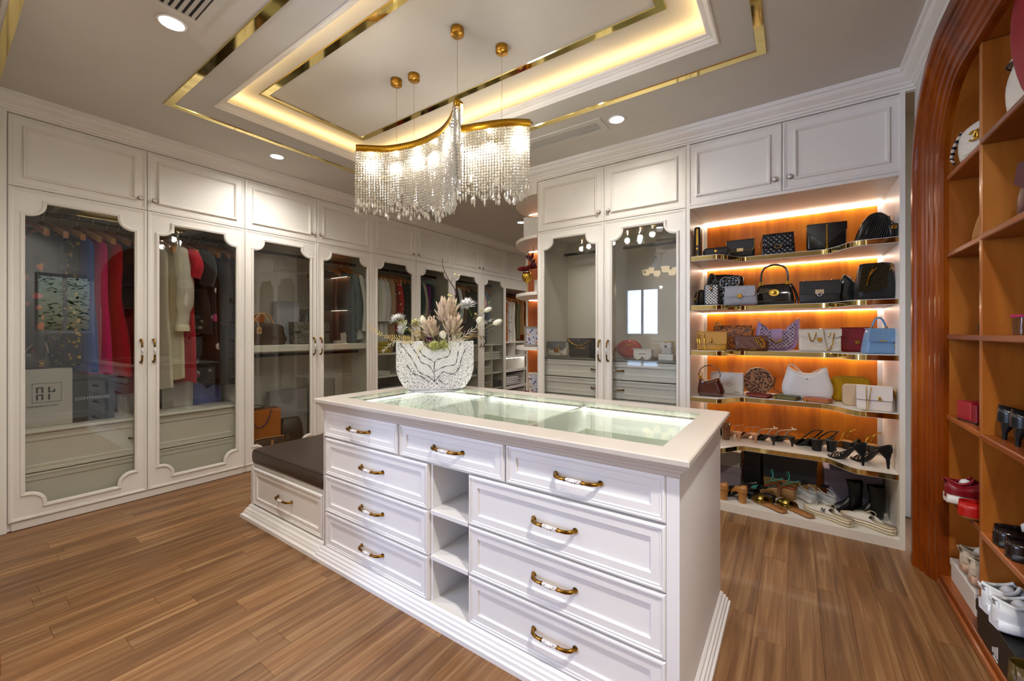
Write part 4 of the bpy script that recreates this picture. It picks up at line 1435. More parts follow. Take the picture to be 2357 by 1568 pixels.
obj('chain', chain([(-.098, -.02, .15), (-.112, -.03, .09), (-.118, -.045, .04), (-.119, -.05, .006)], .005), GOLD, t)
obj('chain', chain([(-.06, .0, .16), (-.0, .01, .168), (.07, 0, .162), (.102, -.01, .12)], .004), GOLD, t)
t, yf, zb = flap_bag('black croc envelope bag with a gold chain tassel hanging over the shelf edge', .183, 3.60, Z, .219, .185, .05, leather('#131412', .2, 60.), ff=.72, point=.085, rz=.08)
mtex = leather('#131412', .2, 60.)
obj('tassel_chain', chain([(0, yf - .006, .178), (0, yf - .008, .1), (.0, yf - .01, .05), (0, yf - .012, .022)], .0055, pitch=.014), GOLD, t)
obj('tassel', MB().rings([[(p[0], p[1] + yf - .016, zz) for p in rrect(w_, w_ * .6, .003, 2)] for zz, w_ in ((.024, .012), (.016, .014), (-.03, .022))], 0, True, True, False), metal('#8a6a1e', .35), t)
obj('gold_edging', MB().tube([(.111, -.03, .18), (.114, .0, .16), (.112, .0, .02)], .0016, 5), GOLD, t)
t = bag('shoulder_bag', 'black chevron ribbed half-moon bag at the right of the top shelf', .407, 3.43, Z, .12)
ol = [(-.088, .0), (.07, .0), (.085, .03), (.09, .07), (.088, .11), (.075, .15), (.045, .178), (.012, .184), (-.02, .17), (-.05, .13), (-.075, .06)]
obj('body', pillow([(p.x, p.y) for p in spline([(a_, b_, 0) for a_, b_ in ol + [ol[0]]], 3)[:-1]], .07, .5), BLKS, t)
for i in range(13):
    a = lerp(-.075, .08, i / 12)
    obj('rib', MB().tube([(a - .012, -.044, .012), (a * .85 + .004, -.052, .05), (a * .75 + .018, -.05, .10), (a * .55 + .028, -.042, .15)], .0028, 5), BLKS, t)
obj('zip', MB().tube(spline([(-.06, -.02, .115), (-.02, -.025, .168), (.02, -.025, .181), (.05, -.02, .17)], 4), .0022, 5), GOLD, t)
obj('strap', MB().tube(spline([(.07, .0, .15), (.105, -.01, .10), (.098, -.02, .04), (.06, -.06, .012), (.03, -.07, .008)], 5), .008, 6, flat=.4), BLKS, t)
t = bag('sunglasses_case', 'small black bow-shaped clip pouch at the right end of the top shelf', .49, 3.315, Z, .1, 'pouch')
obj('body', bagbody(.036, .048, .03, .02, .085, .01, .004), BLKS, t)
obj('clip', MB().box(-.012, .012, -.02, -.014, .05, .07, 0, .002), GOLD, t)
# row 2
Z = SHZ[1]
t = bag('sling_bag', 'small black bag with looped strap at the far left of the second shelf', -.588, 3.47, Z, .2)
obj('body', bagbody(.075, .06, .05, .04, .13, .015), BLK, t)
obj('strap', MB().tube(spline([(-.02, -.02, .12), (-.045, -.06, .10), (-.055, -.09, .05), (-.04, -.10, .008), (-.01, -.07, .006)], 5), .006, 6, flat=.35), BLK, t)
obj('buckle', MB().box(-.062, -.048, -.092, -.082, .045, .062, 0, .002), GOLD, t)
t = bag('phone_tote', 'tall black tote with silver chequered panel and gold stud, left on the second shelf', -.506, 3.37, Z, 0)
obj('body', bagbody(.105, .105, .045, .04, .158, .006, .0), BLK, t)
obj('woven_panel', MB().box(-.040, .040, -.0285, -.022, .008, .148, 0, .001), tweed('#e2e0da', '#1c1c1e', '#8b8a86', 95.), t)
obj('closure_tab', MB().prism([(-.009, .158), (-.009, .108), (0, .095), (.009, .108), (.009, .158)], -.031, -.0285), BLK, t)
rclasp(t, 0, -.031, .126, .008)
for yy in (-.016, .016):
    obj('handle', MB().tube(arch_pts(.062, .15, .085, yy, 12, 2.6), .0045, 6), BLK, t)
t = bag('quilted_tote', 'glossy black quilted bag with large silver interlocked emblem behind the chequered tote', -.452, 3.66, Z, 0)
ol = [(-.13, 0), (.10, 0), (.115, .08), (.13, .22), (.06, .25), (-.05, .26), (-.13, .24)]
obj('body', pillow([(p.x, p.y) for p in spline([(a_, b_, 0) for a_, b_ in ol + [ol[0]]], 3)[:-1]], .07, .4), patent('#101213'), t)
obj('quilting', quilt(.20, .21, .02, .235, .045, .007), patent('#101213'), t, (0, -.047, 0))
cc_logo(.085, metal('#b9bcbf', .4), t, (.035, -.057, .19), .1)
t, yf, zb = flap_bag('grey glittering tweed flap bag with gold turn lock on the second shelf', -.325, 3.42, Z, .222, .132, .06, tweed('#9a9aa0', '#55565c', '#d6d6da', 230.), ff=.55, w1=.19, bulge=.012)
clasp(t, 0, yf, zb + .003, .030, .026, GOLD, .008)
t = bag('handbag', 'black patent handbag with gold oval medallion and tall arched handle', -.121, 3.60, Z, 0)
PB = patent('#0c0c0d')
obj('body', bagbody(.25, .20, .075, .05, .155, .02, .015), PB, t)
obj('side_gusset', MB().tube(spline([(.10, .0, .155), (.122, .01, .11), (.14, .015, .05), (.135, .01, .012)], 4), [.008] * 13, 6), PB, t)
hp = [(-.082, 0, .15), (-.084, 0, .20), (-.078, 0, .25), (-.055, 0, .283), (0, 0, .30), (.055, 0, .283), (.078, 0, .25), (.084, 0, .20), (.082, 0, .15)]
obj('handle', MB().tube(spline(hp, 4), [.0085] * 33, 8, flat=.8), PB, t)
for sx in (-.082, .082):
    obj('handle_mount', MB().box(sx - .016, sx + .016, -.032, -.018, .146, .172, 0, .002).lathe([(.008, 0), (.006, .003), (.001, .004)], 10, 0, (sx, -.032, .159), 'y'), GOLD, t)
md = MB().lathe([(.026, 0), (.027, .003), (.023, .005), (.021, .003), (.012, .004), (.008, .007), (.001, .009)], 24, 0, (0, 0, 0), 'y')
md.v = [(x_ * 1.25, y_, z_) for x_, y_, z_ in md.v]
obj('medallion', md, metal('#dcb650', .3), t, (.0, -.051, .088))
t, yf, zb = flap_bag('plain black flap bag with large silver lock plate on the second shelf', .146, 3.60, Z, .228, .155, .07, BLK, ff=.58, r=.006, bulge=.002)
clasp(t, .0, yf, zb + .016, .05, .032, metal('#c9b49a', .3))
obj('lock_ring', MB().tube([(.013 * cos(a), yf - .008, zb - .002 + .013 * sin(a)) for a in [2 * pi * i / 14 for i in range(14)]], .004, 6, 0, True), SILVER, t)
for sx in (-.08, .075):
    obj('strap_ring', MB().tube([(sx - .01, 0, .155), (sx - .004, -.003, .168), (sx + .006, 0, .166), (sx + .01, 0, .156)], .0035, 6), SILVER, t)
t = bag('slouchy_bag', 'glossy dark leather slouchy bag leaning behind the gold-flecked tote', .315, 3.70, Z, 0)
ol = [(-.07, .0), (.07, .0), (.07, .13), (.03, .15), (-.005, .19), (-.03, .2), (-.055, .13)]
obj('body', pillow([(p.x, p.y) for p in spline([(a_, b_, 0) for a_, b_ in ol + [ol[0]]], 3)[:-1]], .06, .6), leather('#1d2422', .15), t)
obj('frame', MB().tube([(-.03, 0, .2), (-.01, -.01, .195), (.02, -.01, .172)], .005, 6), SILVER, t)
t = bag('chain_tote', 'black tote flecked with gold and a knotted gold chain, right end of the second shelf', .418, 3.44, Z, .05)
obj('body', bagbody(.195, .15, .11, .08, .235, .035, .02), leather('#17171a', .4), t)
ol = [(-.085, .055), (-.07, .05), (.02, .06), (.05, .075), (.055, .2), (.03, .232), (-.01, .225), (-.07, .2)]
obj('tweed_panel', MB().prism(ol, -.072, -.055), tweed('#0f0f10', '#17150f', '#4a3c18', 260.), t)
obj('chain', chain([(-.02, -.076, .19), (-.035, -.078, .16), (-.042, -.078, .13), (-.05, -.078, .09)], .006), GOLD, t)
obj('chain', chain([(.0, -.074, .2), (-.02, -.078, .175), (-.04, -.08, .145)], .005), GOLD, t)
obj('chain', chain([(.075, -.05, .225), (.07, -.055, .2), (.06, -.06, .18)], .006), GOLD, t)
obj('strap', MB().tube(spline([(.06, 0, .225), (.075, .02, .235), (.098, .01, .2), (.095, -.01, .10), (.085, 0, .02)], 4), .009, 6, flat=.4), BLK, t)
# row 3
Z = SHZ[2]
MUS = leather('#b07d14', .45)
t, yf, zb = flap_bag('mustard flap bag with gold drop clasp at the left of the third shelf', -.505, 3.37, Z, .20, .138, .07, MUS, ff=.64, r=.012, bulge=.003)
obj('clasp', MB().tube([(0, yf - .002, zb + .045), (0, yf - .005, zb + .02), (0, yf - .003, zb + .002)], [.003, .006, .002], 8), GOLD, t)
obj('notch', MB().tube([(.022 * cos(a), yf - .0005, zb + .001 + .015 * sin(a)) for a in [pi * i / 8 for i in range(9)]], .0012, 4), leather('#6e4c08', .5), t)
for k_, xx in enumerate((-.092, -.078, -.045)):
    obj('chain', chain([(xx, yf + .02, .142), (xx - .002, yf - .009, .11), (xx, yf - .011, .05), (xx + .003, yf - .012, .008)], .004), GOLD, t)
t = bag('scarf_bag', 'leopard and blue printed top handle bag behind the mustard one', -.40, 3.67, Z, 0)
obj('body', bagbody(.27, .28, .06, .04, .19, .02), leopard('#c8772a', '#1f1b2c', 75.), t)
obj('handle', MB().tube(spline([(-.11, -.02, .165), (-.12, -.03, .20), (-.10, -.03, .212), (-.085, -.03, .19)], 4), .006, 6), metal('#cdb27a', .3), t)
obj('ring', MB().tube([(.12, -.02, .16), (.13, -.025, .19), (.138, -.02, .15)], .004, 6), GOLD, t)
t, yf, zb = flap_bag('brown diagonal quilted bag with thick gold chain on the third shelf', -.253, 3.42, Z, .205, .108, .06, leather('#5c3118', .38), ff=.3, r=.004)
obj('quilting', quilt(.2, .2, .012, .10, .055, .005, 's'), leather('#5c3118', .38), t, (0, yf + .004, 0))
obj('gold_mark', MB().box(-.012, .03, yf - .0012, yf - .0002, .012, .015), GOLD, t)
for dx in (0, .012):
    obj('chain', chain([(.02 + dx, yf + .01, .112), (.03 + dx, yf - .006, .085), (.05 + dx, yf - .009, .045), (.075, yf - .011, .025), (.085 - dx * .4, yf - .009, .05), (.07 - dx, yf - .006, .09), (.055, yf + .01, .112)], .005, pitch=.013), GOLD, t)
t = bag('hobo_bag', 'lilac and black tweed crescent shoulder bag in the middle of the third shelf', -.105, 3.66, Z, 0)
ol = [(-.12, .22), (-.075, .17), (0, .145), (.075, .17), (.13, .235), (.14, .17), (.135, .09), (.11, .02), (.05, 0), (-.05, 0), (-.11, .02), (-.14, .09), (-.135, .16)]
oo = [(p.x, p.y) for p in spline([(a_, b_, 0) for a_, b_ in ol + [ol[0]]], 3)[:-1]]
LIL = leather('#a98bb0', .45)
obj('body', pillow(oo, .065, .3), LIL, t)
cxm = [(x_ * .8, .095 + (z_ - .095) * .82) for x_, z_ in oo]
obj('tweed_panel', MB().prism(cxm, -.046, -.03), tweed('#a88aa6', '#26202a', '#cfc0cc', 78.), t)
obj('flap', MB().prism([(-.034, .16), (-.034, .085), (-.02, .07), (0, .065), (.02, .07), (.034, .085), (.034, .16)], -.053, -.046), LIL, t)
obj('gold_bar', MB().tube(spline([(-.034, -.054, .088), (-.018, -.056, .068), (0, -.056, .063), (.018, -.056, .068), (.034, -.054, .088)], 4), .005, 6), GOLD, t)
for sx in (-.122, .132):
    obj('ring', MB().tube([(sx + .011 * cos(a), -.01, .225 + .011 * sin(a)) for a in [2 * pi * i / 10 for i in range(10)]], .0032, 5, 0, True), GOLD, t)
IVO = leather('#cdc3b0', .42)
t, yf, zb = flap_bag('ivory chevron bag with gold chains and heart-shaped gold badge on the third shelf', .145, 3.56, Z, .235, .155, .06, IVO, ff=.6, point=.05, bulge=.003)
obj('quilting', quilt(.228, .228, .008, zb + .03, .024, .004, 'v'), IVO, t, (0, yf + .0045, 0))
obj('badge', MB().prism([(-.014, zb + .033), (-.014, zb + .016), (0, zb + .004), (.014, zb + .016), (.014, zb + .033), (.007, zb + .037), (0, zb + .034), (-.007, zb + .037)], yf - .006, yf), GOLD, t)
obj('chain', chain([(-.075, yf + .02, .158), (-.062, yf - .006, .12), (-.05, yf - .008, .075), (-.035, yf - .009, .08), (-.022, yf - .006, .12), (-.018, yf + .02, .158)], .0042), GOLD, t)
obj('chain', chain([(.085, yf + .02, .158), (.076, yf - .007, .11), (.065, yf - .009, .04), (.045, yf - .01, .01), (.035, yf - .01, .03)], .0048), GOLD, t)
obj('chain', chain([(.07, yf + .02, .158), (.055, yf - .006, .12), (.045, yf - .007, .1)], .004), GOLD, t)
obj('strap', MB().tube(spline([(.005, yf + .03, .162), (.015, yf - .008, .15), (.022, yf - .01, .09), (.032, yf - .012, .04)], 4), .008, 6, flat=.3), IVO, t)
t, yf, zb = flap_bag('dark red flap bag behind the blue croc one on the third shelf', .345, 3.66, Z, .155, .165, .06, leather('#7c0f1c', .4), ff=.66, point=.06, r=.03)
clasp(t, .01, yf, zb + .012, .024, .024, GOLD, .008)
BLU = leather('#6f93b8', .28, 45.)
t = bag('top_handle_bag', 'pale blue croc embossed bag with round handle, right end of the third shelf', .435, 3.43, Z, .3)
obj('body', bagbody(.155, .115, .09, .06, .155, .012, .003), BLU, t)
obj('flap', MB().prism([(-.062, .158), (-.07, .085), (-.06, .075), (.06, .075), (.07, .085), (.062, .158)], -.052, -.043).box(-.06, .06, -.052, .028, .153, .16, 0, .003), BLU, t)
obj('croc_line', quilt(.14, .118, .08, .152, .017, .002, 'v'), BLU, t, (0, -.0525, 0))
obj('clasp', MB().box(-.018, .018, -.058, -.052, .078, .084, 0, .001), GOLD, t)
obj('handle', MB().tube(arch_pts(.076, .16, .066, -.01, 14, 2.4), .0062, 8), BLU, t)
for sx in (-.038, .038):
    obj('bead', MB().lathe([(.001, -.009), (.007, -.006), (.009, 0), (.007, .006), (.001, .009)], 12, 0, (sx, -.01, .166)), metal('#a88a5a', .35), t)
obj('chain', chain([(.06, -.03, .14), (.07, -.035, .1), (.068, -.045, .05), (.07, -.05, .01), (.1, -.06, .006)], .006, pitch=.017), GOLD, t)
obj('gusset', MB().prism([(.058, .155), (.078, .0), (.084, .0), (.066, .15)], -.03, .035), BLU, t)
# row 4
Z = SHZ[3]
t = bag('hobo_bag', 'glossy brown patent shoulder bag with curved handle, left end of the fourth shelf', -.517, 3.40, Z, .1)
BRP = patent('#4a1c10')
ol = [(-.075, .0), (.06, .0), (.09, .03), (.085, .07), (.065, .12), (.05, .145), (.0, .125), (-.045, .115), (-.075, .135), (-.085, .10), (-.092, .05), (-.09, .02)]
obj('body', pillow([(p.x, p.y) for p in spline([(a_, b_, 0) for a_, b_ in ol + [ol[0]]], 3)[:-1]], .08, .4), BRP, t)
hp = spline([(-.075, 0, .13), (-.082, 0, .17), (-.06, 0, .215), (-.01, 0, .232), (.04, 0, .21), (.062, 0, .17), (.055, 0, .13)], 5)
obj('handle', MB().tube(hp, .011, 6, flat=.35), BRP, t)
obj('buckle', MB().box(-.086, -.062, -.012, .008, .118, .15, 0, .002).tube([(-.074 + .013 * cos(a), -.013, .165 + .016 * sin(a)) for a in [2 * pi * i / 12 for i in range(12)]], .0035, 6, 0, True), GOLD, t)
t = bag('box_clutch', 'white rectangular box clutch behind the brown patent bag', -.435, 3.60, Z, 0, 'clutch')
obj('body', MB().box(-.115, .115, -.025, .025, 0, .168, 0, .006), leather('#dcd8d2', .35), t)
text('JUNO', .012, BLK, t, (.075, -.0258, .02), FR, sx=1.4)
obj('monogram', MB().tube([(.02, -.0258, .06), (.036, -.0258, .078), (.02, -.0258, .096), (.004, -.0258, .078)], .0012, 4, 0, True), BLK, t)
for sx in (-.05, .03):
    obj('clasp', MB().box(sx - .012, sx + .012, -.008, .008, .168, .176, 0, .002), SILVER, t)
t = bag('round_bag', 'round leopard print bag with black strap on the fourth shelf', -.232, 3.70, Z, .25)
obj('body', MB().lathe([(.09, -.03), (.1, -.026), (.104, -.012), (.104, .012), (.1, .026), (.09, .03)], 36, 0, (0, 0, .105), 'y'), leopard('#a87a58', '#1a120e', 62.), t)
obj('zip', MB().lathe([(.1045, -.006), (.106, 0), (.1045, .006)], 36, 0, (0, 0, .105), 'y', cap=False), BLK, t)
obj('strap', MB().tube(spline([(.09, .0, .15), (.115, -.01, .13), (.1, -.03, .06), (.13, -.05, .03), (.17, -.04, .02), (.2, .0, .012)], 5), .007, 6, flat=.4), BLK, t)
obj('strap', MB().tube(spline([(-.1, .0, .13), (-.118, -.005, .12), (-.112, -.01, .09), (-.1, -.02, .06)], 4), .007, 6, flat=.4), BLK, t)
t = bag('hobo_bag', 'smooth white crescent shoulder bag in the middle of the fourth shelf', .075, 3.63, Z, 0)
ol = [(-.115, .235), (-.06, .2), (0, .187), (.06, .197), (.112, .232), (.128, .17), (.15, .09), (.14, .03), (.10, .005), (0, 0), (-.10, .005), (-.14, .03), (-.15, .09), (-.13, .17)]
WHL = leather('#dedcd8', .4)
oo = [(p.x, p.y) for p in spline([(a_, b_, 0) for a_, b_ in ol + [ol[0]]], 3)[:-1]]
obj('body', pillow(oo, .085, .35), WHL, t)
obj('base_panel', MB().tube(spline([(-.142, -.03, .05), (-.1, -.046, .036), (0, -.05, .03), (.1, -.046, .036), (.142, -.03, .05)], 5), .0022, 5), leather('#c9c6c0', .4), t)
obj('emblem', MB().lathe([(.005, 0), (.005, .002), (.001, .003)], 10, 0, (.0, -.052, .15), 'y'), SILVER, t)
obj('strap', MB().tube(spline([(-.112, 0, .235), (-.09, .0, .25), (-.06, .02, .22), (-.02, .03, .18)], 4), .008, 6, flat=.5), WHL, t)
obj('strap', MB().tube(spline([(.11, 0, .232), (.085, .01, .222), (.05, .025, .2), (.02, .03, .18)], 4), .008, 6, flat=.5), WHL, t)
t = bag('camera_bag', 'mustard suede rounded bag behind the beige and cream ones', .320, 3.68, Z, 0)
obj('body', MB().rings([[(p[0], y, p[1] + .088) for p in rrect(.215 * k, .176 * k, .045 * k, 5)] for y, k in ((-.034, .9), (-.03, .97), (-.02, 1), (.02, 1), (.03, .97), (.034, .9))], 0, True, True, True), cloth('#b58a10', 140.), t)
obj('piping', MB().tube([(p[0], -.021, p[1] + .088) for p in rrect(.217, .178, .046, 5)], .002, 5, 0, True), cloth('#9a7408', 140.), t)
t = bag('pouch_bag', 'small beige rounded pouch tucked beside the cream accordion bag', .335, 3.50, Z, 0)
obj('body', MB().rings([[(p[0], y, p[1] + .07) for p in rrect(.14 * k, .14 * k, .025 * k, 4)] for y, k in ((-.026, .92), (-.022, 1), (.022, 1), (.026, .92))], 0, True, True, True), leather('#c3ab8c', .42), t)
t, yf, zb = flap_bag('cream accordion shoulder bag with brown edges, right end of the fourth shelf', .405, 3.335, Z, .165, .15, .04, leather('#e0d6cc', .42), ff=.56, r=.008, rz=-.12, bulge=.0)
for k_ in (1, 2, 3):
    obj('gusset_fold', MB().prism([(-.078, 0), (.083 + k_ * .006, 0), (.076 + k_ * .004, .14 - k_ * .006), (-.075, .14 - k_ * .006)], .02 + (k_ - 1) * .018, .032 + (k_ - 1) * .018), [leather('#e0d6cc', .42)], t)
    obj('brown_edge', MB().tube([(.084 + k_ * .006, .021 + (k_ - 1) * .018, .002), (.077 + k_ * .004, .021 + (k_ - 1) * .018, .139 - k_ * .006)], .0013, 4), leather('#5a2a1a', .5), t)
pf = flap_poly(.17, .149, zb, .008)
obj('brown_edge', MB().tube([(p[0], yf - .0003, p[1]) for p in pf], .001, 4), leather('#6b3a28', .5), t)
clasp(t, .028, yf, zb + .006, .016, .012, GOLD)
rclasp(t, .024, yf, zb + .02, .007)
obj('chain', MB().tube(spline([(-.01, .02, .152), (-.014, yf - .004, .14), (-.022, yf - .006, .06), (-.03, yf - .01, .004), (-.055, yf - .014, .003)], 5), .0022, 5), GOLD, t)
obj('chain', MB().tube(spline([(-.032, .02, .152), (-.036, yf - .004, .14), (-.034, yf - .006, .06), (-.034, yf - .01, .004)], 5), .0022, 5), GOLD, t)
obj('strap', MB().tube(spline([(.08, .03, .138), (.095, .045, .11), (.105, .06, .05), (.112, .06, .006)], 4), .008, 6, flat=.4), leather('#b98f3a', .4), t)
def wallet(label, x, y, col, mtl=None):
    t = bag('zip_wallet', label, x, y, SHZ[3], -.35, 'wallet', 'zip wallets lying on the fourth shelf')
    m = mtl or leather(col, .42)
    obj('body', MB().box(-.075, .075, -.045, .045, 0, .028, 0, .005), m, t)
    obj('zip', MB().box(-.0755, .0755, -.0455, .0, .012, .016), GOLD, t)
    obj('puller', MB().box(-.058, -.048, -.058, -.045, .004, .016, 0, .001).tube([(-.053, -.058, .012), (-.053, -.062, -.004), (-.053, -.063, -.016)], [.003, .005, .004], 6), GOLD, t)
wallet('burgundy zip wallet lying before the round leopard bag', -.215, 3.555, '#6d1420')
wallet('olive green zip wallet lying between the burgundy and orange ones', -.045, 3.555, '#57552c')
wallet('orange tan zip wallet lying before the white crescent bag', .135, 3.53, '#ad5a30')

# ------------------------------------------------------------------ shoes (local frame: heel at the origin, toe towards +x)
def hw(t, L, pointy):
    a = interp([(0, .018), (.04, .026), (.12, .031), (.3, .029), (.45, .031), (.62, .041), (.72, .0425), (.82, .039 if not pointy else .033), (.92, .029 if not pointy else .018), (.97, .018 if not pointy else .009), (1, .006 if not pointy else .002)], t)
    return a * L / .24
def gz(t, hh):
    return hh * (1 - sst(.22, .68, t))
TS = [0, .02, .06, .12, .2, .28, .36, .44, .52, .6, .68, .76, .84, .9, .95, .98, 1.0]
def sole(L, hh, th, pointy=False, grow=0., m=0, mb=None, toe_spring=0.):
    mb = mb or MB()
    rs = []
    for t in TS:
        w_ = hw(t, L, pointy) + grow
        z = gz(t, hh) + toe_spring * sst(.8, 1, t)
        x_ = L * t + grow * (2 * t - 1)
        rs.append([(x_, -w_, z + th * .15), (x_, -w_ * .9, z), (x_, w_ * .9, z), (x_, w_, z + th * .15), (x_, w_, z + th), (x_, -w_, z + th)])
    return mb.rings(rs, m, True, True, True)
def vamp(L, hh, th, t0, H, pointy=False, n=9, grow=.001, hi=None):
    ts = sorted(set([t0] + [t for t in TS if t > t0]))
    rs = []
    for t in ts:
        w_ = hw(t, L, pointy) + grow
        z = gz(t, hh) + th * .6
        h = interp(hi, t) if hi else H * (.35 + .65 * (1 - ((t - t0) / (1 - t0)) ** 1.5))
        rs.append([(L * t, -w_ * cos(pi * i / n), z + h * sin(pi * i / n) ** .75) for i in range(n + 1)])
    mb = MB().rings(rs, 0, False, False, True, False)
    inner = [[(p[0], p[1] * .96, p[2] - .0025) for p in r] for r in rs]
    mb.rings([r[::-1] for r in inner], 0, False, False, True, False)
    k = len(rs[0])
    mb.rings([rs[0], inner[0]], 0, False, False, True, False)
    return mb
def counter(L, hh, th, t0, hf, pointy=False, grow=.001):
    # wall round the heel; hf(t) is its height
    ts = [t for t in TS if t < t0] + [t0]
    side = [(L * t, hw(t, L, pointy) + grow, t) for t in ts]
    pts = [(x_, -w_, t) for x_, w_, t in side[::-1]] + [(-.006, -.012, 0), (-.009, 0, 0), (-.006, .012, 0)] + [(x_, w_, t) for x_, w_, t in side]
    rs = []
    for k, s in ((0, 1.0), (.5, 1.02), (1, .93), (.97, .90), (0, .96)):
        rs.append([(x_ if x_ > 0 else x_ * (1 if s > .95 else .4), y_ * s, gz(t, hh) + th * .6 + hf(t) * k) for x_, y_, t in pts])
    return MB().rings(rs, 0, False, False, True, False)
def heel(hh, kind, w=.02, L=.24):
    s = L / .24
    if kind == 'stiletto':
        lv = [(hh + .002, .052, .050, .026), (hh * .86, .040, .036, .018), (hh * .6, .018, .016, .010), (.004, .010, .010, .008), (0, .010, .010, .008)]
    elif kind == 'kitten':
        lv = [(hh + .002, .046, .046, .024), (hh * .75, .028, .026, .014), (hh * .4, .014, .014, .009), (0, .012, .012, .008)]
    else:
        lv = [(hh + .002, .054, .052, .027), (hh * .5, .046, .044, .024), (.0, .044, .042, .024)]
    rs = [[(p[0] + xo, p[1], z) for p in rrect(a * s, b_ * s, min(a, b_) * s * .4, 3)] for z, a, b_, xo in lv]
    return MB().rings(rs[::-1], 0, True, True, True)
def band(L, hh, th, t, wd, h, pointy=False, skew=0., thick=.002, n=8):
    rs = []
    for k in (0, 1):
        row, row2 = [], []
        for i in range(n + 1):
            a = i / n
            tt = t + (wd / L) * (k - .5) + skew * (a - .5)
            w_ = hw(max(0, min(1, tt)), L, pointy) + .001
            z = gz(tt, hh) + th * .7 + h * sin(pi * a) ** .7
            row.append((L * tt, -w_ * cos(pi * a), z))
            row2.append((L * tt, -w_ * cos(pi * a) * .98, z + thick))
        rs += [row, row2] if k == 0 else [row2, row]
    rs.append(rs[0])
    return MB().rings(rs, 0, False, False, True, False)
def shoe(name, label, x, y, z, ang, group, cat='shoe'):
    o = thing(name, label, cat, (x, y, z + .0006), ang, group)
    o.scale = (1.16,) * 3 if group == SG5 else (1.08,) * 3
    return o
def laces(t, L, hh, th, ts, hfun, m):
    for tt in ts:
        w_ = .013
        obj('lace', MB().tube([(L * tt, -w_ * 1.2, hfun(tt) - .005), (L * tt + .002, -w_ * .5, hfun(tt) + .002), (L * tt + .002, w_ * .5, hfun(tt) + .002), (L * tt, w_ * 1.2, hfun(tt) - .005)], .0022, 5, flat=.6), m, t)
SG5, SG6 = 'heels on the fifth shelf', 'shoes on the bottom shelf'
def ang(h, t):
    return atan2(t[1] - h[1], t[0] - h[0])
Z5 = SHZ[4]
def slingback(label, x, y, a, hh, m, solem, m2=None, kind='kitten', L=.215, group=SG5, z=Z5):
    t = shoe('slingback_shoe', label, x, y, z, a, group)
    obj('sole', sole(L, hh, .006, True), solem, t)
    obj('vamp', vamp(L, hh, .006, .6, .036, True), m, t)
    obj('heel', heel(hh, kind, L=L), m2 or m, t)
    w_ = hw(.55, L, True)
    obj('strap', MB().tube(spline([(L * .62, -w_, .02), (L * .4, -w_ * 1.05, hh + .025), (L * .12, -.03, hh + .05), (-.012, 0, hh + .058), (L * .12, .03, hh + .05), (L * .4, w_ * 1.05, hh + .025), (L * .62, w_, .02)], 4), .0075, 6, flat=.35), m, t)
    return t
NUD, WHT, SOLB = leather('#c68f6c', .35), leather('#d9cdb2', .4), leather('#1a1512', .5)
A1 = radians(128)
slingback('left nude slingback kitten heel next to the island corner', -.345, 3.60, A1, .05, NUD, leather('#c9a280', .5))
slingback('right nude slingback kitten heel beside its mate', -.235, 3.61, A1, .05, NUD, leather('#c9a280', .5))
for lb, x_, y_ in (('left cream bow slingback with thin black heel', -.12, 3.61), ('right cream bow slingback with thin black heel', -.005, 3.645)):
    t = slingback(lb, x_, y_, A1, .052, WHT, SOLB, BLK)
    obj('bow', MB().tube([(.04, -.034, .1), (.06, -.038, .108), (.05, -.036, .095), (.03, -.036, .108)], .005, 6, flat=.4), WHT, t)
t = shoe('block_heel_shoe', 'brown shoe with glossy block heel half hidden behind the island', -.425, 3.585, Z5, A1, SG5)
obj('sole', sole(.21, .07, .006), SOLB, t)
obj('heel', heel(.07, 'block'), patent('#6b3a16'), t)
obj('counter', counter(.21, .07, .006, .3, lambda q: .04), patent('#6b3a16'), t)
obj('vamp', vamp(.21, .07, .006, .6, .035), patent('#6b3a16'), t)
for lb, x_, y_ in (('left black block heel sandal with gold buckle', .15, 3.61), ('right black block heel sandal with gold buckle', .236, 3.63)):
    t = shoe('block_heel_shoe', lb, x_, y_, Z5, A1, SG5)
    obj('sole', sole(.215, .062, .007, True), BLK, t)
    obj('heel', heel(.062, 'block'), leather('#101011', .5), t)
    obj('vamp', vamp(.215, .062, .007, .62, .036, True), BLK, t)
    obj('strap', MB().tube(spline([(.12, -.035, .035), (.06, -.036, .085), (.01, -.028, .125), (-.012, 0, .13), (.01, .028, .125), (.06, .036, .085), (.12, .035, .035)], 4), .007, 6, flat=.4), BLK, t)
    obj('buckle', MB().tube([(.06 + .008 * cos(a), -.038, .085 + .008 * sin(a)) for a in [2 * pi * i / 10 for i in range(10)]], .0022, 5, 0, True), GOLD, t)
    obj('gold_trim', MB().tube(spline([(.16, -.03, .036), (.135, -.02, .045), (.128, .0, .047), (.135, .02, .045), (.16, .03, .036)], 3), .0022, 5), GOLD, t)
for lb, x_, y_ in (('left black mule with gold chain strap behind the stilettos', .345, 3.79), ('right black mule with gold chain strap behind the stilettos', .475, 3.76)):
    t = shoe('chain_strap_mule', lb, x_, y_, Z5, radians(150), SG5)
    obj('sole', sole(.20, .045, .007), leather('#c9985e', .5), t)
    obj('band', band(.20, .045, .007, .7, .05, .035), leather('#2b3436', .35), t)
    obj('band', band(.20, .045, .007, .52, .02, .042), leather('#2b3436', .35), t)
    obj('heel', heel(.045, 'block'), BLK, t)
    obj('chain', chain([(.05, -.03, .05), (.03, -.032, .10), (-.005, -.02, .125), (-.01, .0, .128), (-.005, .02, .125), (.03, .032, .10), (.05, .03, .05)], .005), GOLD, t)
